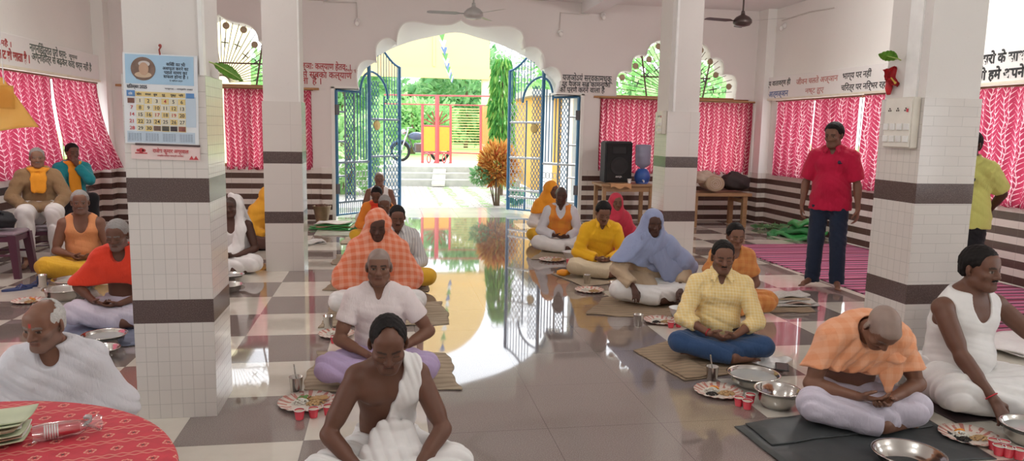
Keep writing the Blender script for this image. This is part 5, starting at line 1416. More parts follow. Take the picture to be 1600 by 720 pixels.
folded('white cloth spread on the floor behind the man in the white vest', 'white_sheet', 'cloth', (fl(1590, 545)[0], fl(1590, 545)[1], .022), R(10), .55, .45, [('sheet_layer', simple('white cotton', (.78, .77, .76), .85)), ('sheet_layer', simple('white cotton', (.78, .77, .76), .85))], 8, .012)
folded('white paper under the phone beside the yellow checked shirt', 'white_paper', 'paper', fl(1203, 566, .012), R(30), .22, .16, [('paper_sheet', M_whitep)], 9, .004)
ph_ = thing('mobile_phone', 'black mobile phone lying beside the man in the yellow checked shirt', 'phone', fl(1222, 574, .034), R(-28))
bm = bmesh.new(); box(bm, (-.04, -.078, 0), (.04, .078, .009), bevel=.004); from_bm('phone_body', bm, M_black, ph_)
bm = bmesh.new(); box(bm, (-.036, -.073, .009), (.036, .073, .0095)); from_bm('phone_screen', bm, simple('dark phone glass', (.01, .01, .012), .08), ph_)
for k, (px, py, a, w) in enumerate(((27, 453, 20, 'left'), (53, 447, 26, 'right'))):
    s = thing('slipper', 'dark blue rubber slipper on the floor before the purple stools, %s one of the pair' % w, 'slipper', fl(px, py), R(-70+a), 'pair of blue slippers')
    bm = bmesh.new(); sole = [(.035*math.sin(t_)*(1+.25*math.cos(t_)), .12*math.cos(t_)) for t_ in [2*PI*q/24 for q in range(24)]]
    v0 = [bm.verts.new((x*1.2, y, 0)) for x, y in sole]; v1 = [bm.verts.new((x*1.2, y, .018)) for x, y in sole]
    bm.faces.new(v0[::-1]); bm.faces.new(v1)
    for q in range(24): bm.faces.new((v0[q], v0[(q+1) % 24], v1[(q+1) % 24], v1[q]))
    from_bm('sole', bm, simple('blue rubber', (.03, .05, .15), .6), s)
    bm = bmesh.new(); tube(bm, [(-.045, 0, .015), (-.02, .035, .045), (0, .075, .02), (.02, .035, .045), (.045, 0, .015)], .006, 6); from_bm('strap', bm, simple('blue rubber strap', (.05, .07, .20), .5), s)
# striped carpet on the right
t = NT('pink and black striped carpet'); co = t.coord(); x, y, z = t.xyz(co)
fy = t.math('FRACT', t.math('DIVIDE', t.math('ADD', y, t.math('MULTIPLY', t.noise(1.5), .04)), .52))
col = t.ramp(fy, [(0, (.05, .015, .03)), (.08, (.60, .16, .28)), (.20, (.66, .28, .40)), (.26, (.05, .02, .035)), (.32, (.56, .10, .22)), (.42, (.50, .20, .34)), (.48, (.04, .02, .03)), (.56, (.62, .18, .32)), (.72, (.05, .02, .04)), (.80, (.62, .24, .38)), (.90, (.28, .03, .09))], 'CONSTANT')
t.pbr(t.mix(t.math('MULTIPLY', t.noise(80, 3), .5), col, [.12, .03, .07]), .95, 0, t.bump(t.noise(220, 2), .4, .003)); M_carpet = t.m
cp_ = thing('striped_carpet', 'long pink and black striped carpet along the right wall', 'carpet', (5.4, 6.4, 0))
bm = bmesh.new(); slab(bm, lambda u, v: (-.92+1.84*u+.012*math.sin(v*15), -3.1+5.95*v+.012*math.sin(u*9), .009+.0015*math.sin(v*60+u*9)), 24, 90, .008); from_bm('carpet_cloth', bm, M_carpet, cp_, True)
bm = bmesh.new()
for k in range(60):
    for yy, s in ((-3.1, -1), (2.85, 1)): tube(bm, [(-.90+1.80*k/59, yy, .006), (-.90+1.80*k/59+.004, yy+s*.035, .003)], .002, 4)
fr_ = from_bm('carpet_fringe', bm, simple('carpet fringe', (.3, .08, .15), .9), cp_)
# green sheets by the right wall
gl = thing('green_sheet_heap', 'crumpled green plastic sheets heaped against the right wall', 'sheets', fl(1250, 372), R(-75))
for k, (x, y, z, w, d, a) in enumerate(((0, 0, .0, .62, .42, 0), (.05, .03, .08, .46, .34, .4), (-.04, .06, .17, .36, .26, -.3), (-.30, -.12, .0, .3, .2, .6))):
    bm = bmesh.new(); M = Matrix.Translation((x, y, z)) @ Matrix.Rotation(a, 4, 'Z')
    slab(bm, lambda u, v: M @ Vector(((u-.5)*w, (v-.5)*d, .055+.035*math.sin(u*7+k)*math.cos(v*6+k*2)+.06*u*v)), 22, 16, .05); from_bm('green_sheet', bm, M_gsheet if k % 2 == 0 else simple('deep green sheet', (.03, .20, .06), .4, vary=.3), gl, True)
gl2 = thing('dry_leaf_heap', 'dark green leafy scraps on the floor below the bench', 'leaves', fl(1205, 357), 0)
V, F = leaves([(random.uniform(-.22, .22), random.uniform(-.08, .08), random.uniform(.01, .05)) for _ in range(60)], [(random.gauss(0,1), random.gauss(0,1), .15) for _ in range(60)], .14, .06, random.Random(3)); from_arrays('leaf_scraps', V, F, M_leafd, gl2, smooth=False)
# ================================================================== PEOPLE
def A3(v): return np.array(v, np.float64)
class Prim:
    def __init__(s, lo, hi, d): s.lo, s.hi, s.d = A3(lo), A3(hi), d
def cone(a, b, ra, rb, flat=None, cap=''):
    a, b = A3(a), A3(b); ba = b-a; bb = max(float(ba@ba), 1e-9); r = max(ra, rb); L = math.sqrt(bb)
    if flat is not None: fn, fk = A3(flat[0]), flat[1]; fn = fn/np.linalg.norm(fn)
    def d(x, y, z):
        px, py, pz = x-a[0], y-a[1], z-a[2]
        tt = (px*ba[0]+py*ba[1]+pz*ba[2])/bb; t = np.clip(tt, 0, 1)
        px, py, pz = px-t*ba[0], py-t*ba[1], pz-t*ba[2]
        if flat is not None:
            c = (px*fn[0]+py*fn[1]+pz*fn[2])*(1/fk-1); px, py, pz = px+fn[0]*c, py+fn[1]*c, pz+fn[2]*c
        o = np.sqrt(px*px+py*py+pz*pz)-(ra+(rb-ra)*t)
        if flat is not None: o = o*(fk**.5)
        if 'b' in cap: o = np.maximum(o, (tt-1)*L)
        if 'a' in cap: o = np.maximum(o, -tt*L)
        return o
    return Prim(np.minimum(a, b)-r, np.maximum(a, b)+r, d)
def ell(c, r, Rm=None):
    c, r = A3(c), A3(r); Rm = np.eye(3) if Rm is None else np.array(Rm); m = float(max(r))
    def d(x, y, z):
        px, py, pz = x-c[0], y-c[1], z-c[2]
        q = [Rm[0][i]*px+Rm[1][i]*py+Rm[2][i]*pz for i in range(3)]
        k0 = np.sqrt(sum((q[i]/r[i])**2 for i in range(3))); k1 = np.sqrt(sum((q[i]/r[i]**2)**2 for i in range(3)))+1e-9
        return k0*(k0-1)/k1
    return Prim(c-m, c+m, d)
class Fld:
    def __init__(s, lo, hi, h):
        s.h = h; s.lo = A3(lo); s.n = np.ceil((A3(hi)-s.lo)/h).astype(int)+1
        s.F = np.full(s.n, .12, np.float32)
        s.ax = [(s.lo[i]+h*np.arange(s.n[i])).astype(np.float32) for i in range(3)]
    def win(s, lo, hi):
        i0 = np.clip(np.floor((lo-s.lo)/s.h).astype(int), 0, s.n-1); i1 = np.clip(np.ceil((hi-s.lo)/s.h).astype(int)+1, 1, s.n)
        sl = tuple(slice(a, max(b, a+1)) for a, b in zip(i0, i1))
        return sl, s.ax[0][sl[0]][:, None, None], s.ax[1][sl[1]][None, :, None], s.ax[2][sl[2]][None, None, :]
    def add(s, p, k=.02, inf=0.0):
        m = inf+max(k, .02)+2*s.h
        sl, x, y, z = s.win(p.lo-m, p.hi+m); b = p.d(x, y, z)-inf; a = s.F[sl]
        h = np.maximum(k-np.abs(a-b), 0)/k; s.F[sl] = np.minimum(a, b)-h*h*k*.25
    def sub(s, p, k=.008, inf=0.0):
        m = inf+k+3*s.h
        sl, x, y, z = s.win(p.lo-m, p.hi+m); b = -(p.d(x, y, z)-inf); a = s.F[sl]
        h = np.maximum(k-np.abs(a-b), 0)/k; s.F[sl] = np.maximum(a, b)+h*h*k*.25
    def cut(s, fn, k=.006):
        x, y, z = s.ax[0][:, None, None], s.ax[1][None, :, None], s.ax[2][None, None, :]
        b = fn(x, y, z); a = s.F; h = np.maximum(k-np.abs(a-b), 0)/k; s.F = (np.maximum(a, b)+h*h*k*.25).astype(np.float32)
    def plane(s, p, n, k=.006):
        """keep the side n points away from"""
        p, n = A3(p), A3(n); n = n/np.linalg.norm(n)
        s.cut(lambda x, y, z: (x-p[0])*n[0]+(y-p[1])*n[1]+(z-p[2])*n[2], k)
    def disp(s, fn):
        x, y, z = s.ax[0][:, None, None], s.ax[1][None, :, None], s.ax[2][None, None, :]
        s.F = (s.F-fn(x, y, z)).astype(np.float32)
    def mesh(s):
        F = s.F; F[0] = F[-1] = .1; F[:, 0] = F[:, -1] = .1; F[:, :, 0] = F[:, :, -1] = .1
        S = F < 0; n = s.n
        c = sum(S[i:n[0]-1+i, j:n[1]-1+j, k:n[2]-1+k].astype(np.int8) for i in (0,1) for j in (0,1) for k in (0,1))
        mask = (c > 0) & (c < 8); idx = np.argwhere(mask)
        if len(idx) == 0: return np.zeros((0,3)), np.zeros((0,4), int)
        cor = [(i,j,k) for i in (0,1) for j in (0,1) for k in (0,1)]
        v = np.stack([F[idx[:,0]+i, idx[:,1]+j, idx[:,2]+k] for i,j,k in cor], 1)
        acc = np.zeros((len(idx), 3)); cnt = np.zeros(len(idx))
        for a in range(8):
            for b in range(a+1, 8):
                df = [cor[b][q]-cor[a][q] for q in range(3)]
                if sum(map(abs, df)) != 1: continue
                m = (v[:,a] < 0) != (v[:,b] < 0); t = v[m,a]/(v[m,a]-v[m,b])
                acc[m] += A3(cor[a])+t[:,None]*A3(df); cnt[m] += 1
        V = s.lo+(idx+acc/cnt[:,None])*s.h
        vid = np.full(mask.shape, -1, np.int64); vid[mask] = np.arange(len(idx)); Q = []
        for axn, (u, w) in ((0,(1,2)), (1,(2,0)), (2,(0,1))):
            A = [slice(0, None)]*3; A[axn] = slice(0, -1); B = [slice(0, None)]*3; B[axn] = slice(1, None)
            e = S[tuple(A)] != S[tuple(B)]; ii = np.argwhere(e); ii = ii[(ii[:,u] > 0) & (ii[:,w] > 0) & (ii[:,u] < n[u]-1) & (ii[:,w] < n[w]-1)]
            du = np.zeros(3, int); du[u] = 1; dw = np.zeros(3, int); dw[w] = 1
            g = lambda o: vid[o[:,0], o[:,1], o[:,2]]
            q = np.stack([g(ii-du-dw), g(ii-dw), g(ii), g(ii-du)], 1)
            ins = S[ii[:,0], ii[:,1], ii[:,2]]
            q[~ins] = q[~ins][:, ::-1]; Q.append(q)
        Q = np.concatenate(Q); Q = Q[(Q >= 0).all(1)]
        # light relaxation of the vertices
        for _ in range(2):
            sm = np.zeros_like(V); ct = np.zeros(len(V))
            for a, b in ((0,1),(1,2),(2,3),(3,0)):
                np.add.at(sm, Q[:,a], V[Q[:,b]]); np.add.at(sm, Q[:,b], V[Q[:,a]]); np.add.at(ct, Q[:,a], 1); np.add.at(ct, Q[:,b], 1)
            V = V*.55+.45*sm/np.maximum(ct,1)[:,None]
        return V, Q
def quick_mesh(name, V, Q, mat, parent, col=None):
    me = bpy.data.meshes.new(name)
    me.vertices.add(len(V)); me.vertices.foreach_set('co', np.asarray(V, np.float32).ravel())
    me.loops.add(len(Q)*4); me.loops.foreach_set('vertex_index', np.asarray(Q, np.int32).ravel())
    me.polygons.add(len(Q)); me.polygons.foreach_set('loop_start', np.arange(0, len(Q)*4, 4, dtype=np.int32))
    try: me.polygons.foreach_set('loop_total', np.full(len(Q), 4, np.int32))
    except Exception: pass
    me.update(calc_edges=True); me.polygons.foreach_set('use_smooth', np.ones(len(Q), bool))
    me.materials.append(mat)
    if col is not None:
        a = me.color_attributes.new('Col', 'FLOAT_COLOR', 'POINT'); c = np.ones((len(V), 4), np.float32); c[:, :3] = col; a.data.foreach_set('color', c.ravel())
    return link(bpy.data.objects.new(name, me), parent)
t = NT('skin'); at_ = t.n('Attribute', attribute_name='Col'); nz = t.noise(35, 3); cc = t.mix(t.math('MULTIPLY', nz, .22), at_.outputs[0], (.05, .02, .012)); t.pbr(cc, .46, 0, t.bump(t.noise(140, 3), .12, .002), Specular_IOR_Level=.4); M_skin = t.m
def hair_mat(name, c):
    if name in _M: return _M[name]
    t = NT(name); co = t.coord(); mp = t.n('Mapping'); t.put(mp.inputs[0], co); mp.inputs['Scale'].default_value = (1, .35, .6); n = t.noise(230, 3, mp.outputs[0])
    t.pbr(t.mix(n, [k*.6 for k in c], [min(1, k*1.35) for k in c]), .65, 0, t.bump(n, .5, .003), Specular_IOR_Level=.2); _M[name] = t.m; return t.m
H_BLACK = hair_mat('black hair', (.010, .008, .0075)); H_GREY = hair_mat('grey hair', (.30, .29, .28)); H_SALT = hair_mat('dark grey hair', (.10, .095, .09)); H_WHITE = hair_mat('white hair', (.52, .51, .49))
def cloth(name, c, kind=None, c2=None, sc=60, rough=.85, vary=.10):
    """woven cloth; kind: check, stripe, gingham"""
    if name in _M: return _M[name]
    t = NT(name); co = t.coord(); x, y, z = t.xyz(co); n = t.noise(5, 3)
    col = t.mix(n, [k*(1-vary) for k in c], [min(1, k*(1+vary)) for k in c])
    if kind:
        u = t.math('ADD', x, t.math('MULTIPLY', y, .35)); v = t.math('ADD', z, t.math('MULTIPLY', y, .5))
        su = t.math('GREATER_THAN', t.math('SINE', t.math('MULTIPLY', u, sc)), .55 if kind != 'check' else .1); sv = t.math('GREATER_THAN', t.math('SINE', t.math('MULTIPLY', v, sc)), .55 if kind != 'check' else .1)
        if kind == 'stripe': f = su
        else: f = t.math('MULTIPLY', t.math('ADD', su, sv), .5)
        col = t.mix(t.math('MULTIPLY', f, .6), col, c2)
    mp = t.n('Mapping'); t.put(mp.inputs[0], co); mp.inputs['Scale'].default_value = (1, 1, .35); mp.inputs['Rotation'].default_value = (.3, .5, 0)
    w = t.math('ADD', t.math('MULTIPLY', t.noise(34, 4, mp.outputs[0], .55, 0, 1.2), 1.0), t.math('MULTIPLY', t.noise(420, 2), .06))
    nm = t.bump(w, .5, .010)
    d = t.pbr(col, rough, 0, nm, Specular_IOR_Level=.2, Sheen_Weight=.15)
    _M[name] = t.m; return t.m
def rot(ax, a):
    c, s = math.cos(a), math.sin(a)
    return np.array({'x': [[1,0,0],[0,c,-s],[0,s,c]], 'y': [[c,0,s],[0,1,0],[-s,0,c]], 'z': [[c,-s,0],[s,c,0],[0,0,1]]}[ax])
def nrm(v): v = A3(v); return v/max(np.linalg.norm(v), 1e-9)
def ik(a, w, la, lf, hint):
    a, w = A3(a), A3(w); d = w-a; D = np.linalg.norm(d); mx = (la+lf)*.995
    if D > mx: w = a+d/D*mx; d = w-a; D = mx
    x = (la*la-lf*lf+D*D)/(2*D); h = math.sqrt(max(la*la-x*x, 0)); u = d/D; hv = A3(hint); hv = nrm(hv-u*(hv@u))
    return a+u*x+hv*h, w
SKIN = dict(dark=(.085, .037, .025), mid=(.145, .065, .041), brown=(.205, .096, .060), fair=(.28, .145, .092))
def folds(A, f, d, ph=0.0, warp=2.0):
    d = nrm(d)
    def fn(x, y, z):
        w = f*(x*d[0]+y*d[1]+z*d[2])+warp*np.sin(6*x+4*z+ph)+.5*warp*np.sin(7*y-5*z+ph*1.7)
        w2 = 2.1*w+1.2*np.sin(9*x-7*z+ph)
        return A*((2*np.abs(np.sin(w*.5))-1)*(.6+.4*np.sin(9*z+4*x+ph))+.38*(2*np.abs(np.sin(w2*.5))-1)*(.55+.45*np.sin(8*x-11*z+2*ph)))
    return fn
class Body:
    """a posed figure in its own frame: faces -Y, +X is its left"""
    def __init__(s, pose='cross', lean=4, bend=10, neck=0, hp=8, hy=0, ht=0, w=1.0, belly=0.0, arms=None, hands=None, S=1.0, knees=.88, hipz=.105, seat=.44, hs=1.0, legspread=1.0, shw=1.0, headfwd=0.0):
        s.pose, s.S, s.w = pose, S, w
        if pose == 'cross': s.pel = A3((0, 0, hipz))
        elif pose == 'chair': s.pel = A3((0, 0, seat+.19))
        else: s.pel = A3((0, 0, .90))
        l1, l2, l3 = R(lean), R(lean+bend*.6), R(lean+bend)
        U = lambda a: A3((0, -math.sin(a), math.cos(a)))
        s.u1, s.u2, s.u3 = U(l1), U(l2), U(l3)
        s.waist = s.pel+s.u1*.155; s.chest = s.waist+s.u2*.175; s.nb = s.chest+s.u3*.165
        un = U(R(lean+bend*1.15+neck)); s.un = un
        s.H = rot('z', R(hy)) @ rot('x', R(hp)) @ rot('y', R(ht)); s.hs = hs
        s.ntop = s.nb+un*.085; s.hc = s.ntop+s.H @ A3((0, -.018-headfwd, .072))*hs
        s.crown = s.hc+s.H @ A3((0, .02, .118))*hs
        s.sh = {}; s.el = {}; s.wr = {}; s.hd = {}
        for sd, sx in (('R', -1), ('L', 1)):
            s.sh[sd] = s.nb-s.u3*.064+A3((sx*.163*shw*(.6+.4*w), -.014, 0))
        arms = arms or {}; hands = hands or {}
        dflt = {'cross': (A3((.085, -.25, .205)), (.8, .45, -.6)), 'chair': (s.pel+A3((.17, -.32, .06)), (.9, .5, -.5)), 'stand': (A3((.245, -.03, .80)), (.4, 1, 0))}[pose]
        for sd, sx in (('R', -1), ('L', 1)):
            W, hint = arms.get(sd, (dflt[0]*A3((sx, 1, 1))+A3((0, 0, .012 if sd == 'R' else -.006)), A3(dflt[1])*A3((sx, 1, 1))))
            s.el[sd], s.wr[sd] = ik(s.sh[sd], W, .285, .245, hint)
            dh = {'cross': ((-sx*.86, -.45, -.12), (.1*sx, .35, .9), .55), 'chair': ((-sx*.3, -.9, -.25), (0, 0, -1), .35), 'stand': ((0, -.12, -1), (-sx, .1, 0), .55)}[pose]
            s.hd[sd] = hands.get(sd, dh)
        s.hip = {}; s.kn = {}; s.an = {}; s.toe = {}
        for sd, sx in (('R', -1), ('L', 1)):
            s.hip[sd] = s.pel+A3((sx*.092, -.02, -.01))
            if pose == 'cross':
                s.kn[sd] = A3((sx*.345*knees, -.265, .125)); s.an[sd] = A3((-sx*.075, -.355 if sd == 'R' else -.30, .062)); s.toe[sd] = s.an[sd]+A3((-sx*.15, .07, -.022))
            elif pose == 'chair':
                s.kn[sd] = s.pel+A3((sx*.15*legspread, -.42, .01)); s.an[sd] = A3((sx*.16*legspread, s.kn[sd][1]+.02, .08)); s.toe[sd] = s.an[sd]+A3((sx*.03, -.17, -.045))
            else:
                s.kn[sd] = A3((sx*.105*legspread, -.03, .49)); s.an[sd] = A3((sx*.12*legspread, .0, .085)); s.toe[sd] = s.an[sd]+A3((sx*.045, -.17, -.05))
        s.belly = belly
        w_ = w; y = (0, 1, 0)
        s.torso = [(cone(s.pel, s.waist, .158*w_, .140*w_, ((0,1,0), .70)), .03), (cone(s.waist, s.chest, .138*w_, .155*w_, ((0,1,0), .66)), .04), (cone(s.chest, s.nb-s.u3*.07, .155*w_, .128*w_, ((0,1,0), .60)), .04),
                   (cone(s.sh['R']+A3((.03,0,0)), s.sh['L']-A3((.03,0,0)), .050, .050), .04), (ell(s.pel+A3((0, .035, -.02)), (.165*w_, .125, .098)), .03)]
        for sx in (-1, 1):
            s.torso.append((ell(s.chest+s.u3*.03+A3((sx*.07, -.072, 0)), (.075, .045, .062)), .03))
            s.torso.append((cone(s.nb+un*.04, s.nb-s.u3*.05+A3((sx*.125, .008, 0)), .043, .040), .03))
        if belly: s.torso.append((ell(s.waist+A3((0, -.045-.03*belly, -.01)), (.125*w_, .075+.05*belly, .13)), .05))
        s.neckp = [(cone(s.nb-un*.03, s.ntop, .058, .052), .025)]
        s.arm = {}; s.leg = {}
        for sd, sx in (('R', -1), ('L', 1)):
            sh, el, wr = s.sh[sd], s.el[sd], s.wr[sd]
            s.arm[sd] = [(ell(sh, (.052, .053, .055)), .03), (cone(sh, el, .047, .036), .02), (cone(sh+(el-sh)*.25, sh+(el-sh)*.7, .046, .042), .03), (cone(el, wr, .037, .0245, None), .015), (cone(el+(wr-el)*.12, el+(wr-el)*.45, .040, .034), .02)]
            hp_, kn, an, toe = s.hip[sd], s.kn[sd], s.an[sd], s.toe[sd]
            s.leg[sd] = [(cone(hp_, kn, .084, .056), .03), (cone(kn, an, .054, .036), .02), (cone(kn+(an-kn)*.2, kn+(an-kn)*.5, .057, .050), .03)]
        s.foot = {sd: [(cone(s.an[sd], s.an[sd]+(s.toe[sd]-s.an[sd])*.1, .038, .036), .01), (cone(s.an[sd]+(0,0,-.02), s.toe[sd], .034, .026), .02)]+[(cone(s.toe[sd]+A3((0,0,-.004)), s.toe[sd]+nrm(s.toe[sd]-s.an[sd])*(.05-.006*j)+np.cross((0,0,1.), nrm(s.toe[sd]-s.an[sd]))*(j-2)*.013*(1 if sd == 'R' else -1)+A3((0,0,-.008)), .011, .0085), .008) for j in range(5)] for sd in 'LR'}
    def hand(s, sd):
        """palm, five separate fingers bent at the knuckles"""
        d, n, curl = s.hd[sd]; d = nrm(d); n = A3(n); n = nrm(n-d*(n@d)); sv = np.cross(d, n)
        # thumb side: inner side for palms facing the body midline / up
        sx = -1 if sd == 'R' else 1
        th = sv*(-sx)
        W = s.wr[sd]; out = []
        for o in (-.026, -.009, .009, .025): out.append((cone(W+d*.008+sv*o*.55, W+d*.083+sv*o*1.05, .0135, .0115), .014))
        L = {0: .070, 1: .077, 2: .072, 3: .056}
        for j, o in enumerate((-.030, -.0105, .0095, .028)):
            jj = j if th@sv < 0 else 3-j
            p = W+d*.086+sv*o; l = L[jj]; a = 0
            for q, (fr, r) in enumerate(((.42, .0092), (.32, .0084), (.26, .0074))):
                a += curl*(.55 if q == 0 else .75)+.04*jj*curl
                dd = d*math.cos(a)+n*math.sin(a)+sv*o*.9*(1-q*.4)
                e = p+nrm(dd)*l*fr*1.05; out.append((cone(p, e, r, r*.92), .005)); p = e
        p = W+d*.022+th*.022; e = p+nrm(d*.55+th*.62+n*.28)*.043; out.append((cone(W+d*.014+th*.010, e, .0155, .0115), .012))
        e2 = e+nrm(d*.85+th*.12+n*(.3+.3*curl))*.030; out.append((cone(e, e2, .0105, .0095), .006)); e3 = e2+nrm(d*.9-th*.1+n*.4)*.022; out.append((cone(e2, e3, .0092, .0075), .005))
        return out
    def head_prims(s, ears=True, nose=1.0):
        H, c, k = s.H, s.hc, s.hs
        q = lambda *v: c+H @ A3(v)*k
        P = [(ell(q(0, .014, .032), A3((.0745, .094, .086))*k, H), .02), (ell(q(0, -.028, -.030), A3((.060, .062, .080))*k, H), .03), (ell(q(0, -.072, -.088), A3((.026, .020, .020))*k, H), .03)]
        for sx in (-1, 1):
            P += [(cone(q(sx*.050, -.005, -.062), q(sx*.020, -.068, -.092), .020*k, .017*k), .03), (ell(q(sx*.043, -.066, -.020), A3((.022, .018, .016))*k, H), .025),
                  (cone(q(sx*.014, -.083, .024), q(sx*.046, -.066, .024), .011*k, .010*k), .018), (ell(q(sx*.031, -.0735, .004), A3((.0165, .0125, .0125))*k, H), .006)]
        P += [(ell(q(0, -.055, .055), A3((.055, .030, .035))*k, H), .03), (cone(q(0, -.088, .014), q(0, -.106*nose, -.022), .0085*k, .0125*k), .012), (ell(q(0, -.102*nose, -.027), A3((.013, .013, .011))*k, H), .008)]
        for sx in (-1, 1): P += [(ell(q(sx*.0125, -.094, -.029), A3((.0095, .011, .009))*k, H), .006)]
        P += [(cone(q(-.017, -.088, -.0535), q(.017, -.088, -.0535), .0062*k, .0062*k), .008), (cone(q(-.014, -.086, -.0645), q(.014, -.086, -.0645), .0068*k, .0068*k), .008)]
        if ears:
            for sx in (-1, 1):
                P += [(ell(q(sx*.079, .014, -.004), A3((.0075, .019, .031))*k, H @ rot('z', sx*.45)), .008), (ell(q(sx*.076, .006, -.028), A3((.008, .011, .012))*k, H), .008)]
        return P
    def loc(s, V): return ((V-s.hc) @ s.H)/s.hs
    def bounds(s, pad=.08):
        pts = [s.pel+A3((.2,.2,-.11)), s.pel-A3((.2,.2,.11)), s.crown, s.hc+A3((.12,.13,0)), s.hc-A3((.12,.14,0))]
        for sd in 'LR': pts += [s.sh[sd], s.el[sd], s.wr[sd]+nrm(s.hd[sd][0])*.17, s.kn[sd], s.an[sd], s.toe[sd]+nrm(s.toe[sd]-s.an[sd])*.03]
        pts = np.array(pts); lo = pts.min(0)-pad; hi = pts.max(0)+pad; lo[2] = max(lo[2], -.03)
        return lo, hi
def skin_color(B, V, skin, brow='black', eye='closed', stubble=0.0, shaved=None, tilak=None, lipc=None):
    c = np.tile(A3(skin), (len(V), 1)); q = B.loc(V); x, y, z = q[:,0], q[:,1], q[:,2]; ax = np.abs(x)
    face = (y < -.045) & (np.linalg.norm(q*A3((1,1,.8)), axis=1) < .135)
    def put(m, col, a=1.0):
        a = a*m.astype(float); c[:] = c*(1-a[:,None])+A3(col)*a[:,None]
    hair = {'black': (.02,.015,.013), 'grey': (.22,.21,.2), 'white': (.5,.49,.47)}
    hl = np.interp(y, [-.10,-.055,-.03,.015,.05,.10], [.075,.066,.005,-.015,-.055,-.075])
    if shaved: put((z > hl-.004) & (np.linalg.norm(q-A3((0,.01,.02)), axis=1) < .14), shaved[0], shaved[1])
    if stubble:
        sm = (z < -.036+.9*np.maximum(0, ax-.03)) & (z > -.115) & (y < .0) & (np.linalg.norm(q, axis=1) < .14)
        put(sm, hair['grey'] if brow != 'black' else hair['black'], stubble)
    put(face & (ax < .025) & (z > -.070) & (z < -.049), lipc or [skin[0]*.85, skin[1]*.62, skin[2]*.62], .8)
    put(face & (ax < .020) & (np.abs(z+.0590) < .0022), [k*.3 for k in skin], .8)
    put(face & (ax > .011) & (ax < .049) & (np.abs(z-(.0245+.10*(ax-.011)-3.2*np.maximum(0, ax-.034)**1.0*.12)) < .0055), hair[brow], .85)
    if eye == 'open':
        em = face & (ax > .018) & (ax < .045) & (np.abs(z-.004) < .0062*np.sqrt(np.clip(1-((ax-.0315)/.0145)**2, 0, 1)))
        put(em, (.26, .23, .20)); put(em & (np.abs(ax-.031) < .0075), (.02, .012, .01))
        put(face & (ax > .016) & (ax < .047) & (np.abs(z-.0105) < .0024), (.03,.018,.014), .8)
    else:
        put(face & (ax > .017) & (ax < .046) & (np.abs(z+.0015+1.2*(ax-.031)**2*10) < .0030), (.025,.014,.012), .85)
    put(face & (np.abs(ax-.008) < .0045) & (np.abs(z+.0365) < .003) & (y < -.085), [k*.25 for k in skin], .8)
    if tilak: put(face & (ax < .0055) & (np.abs(z-.040) < .0085), tilak)
    return c
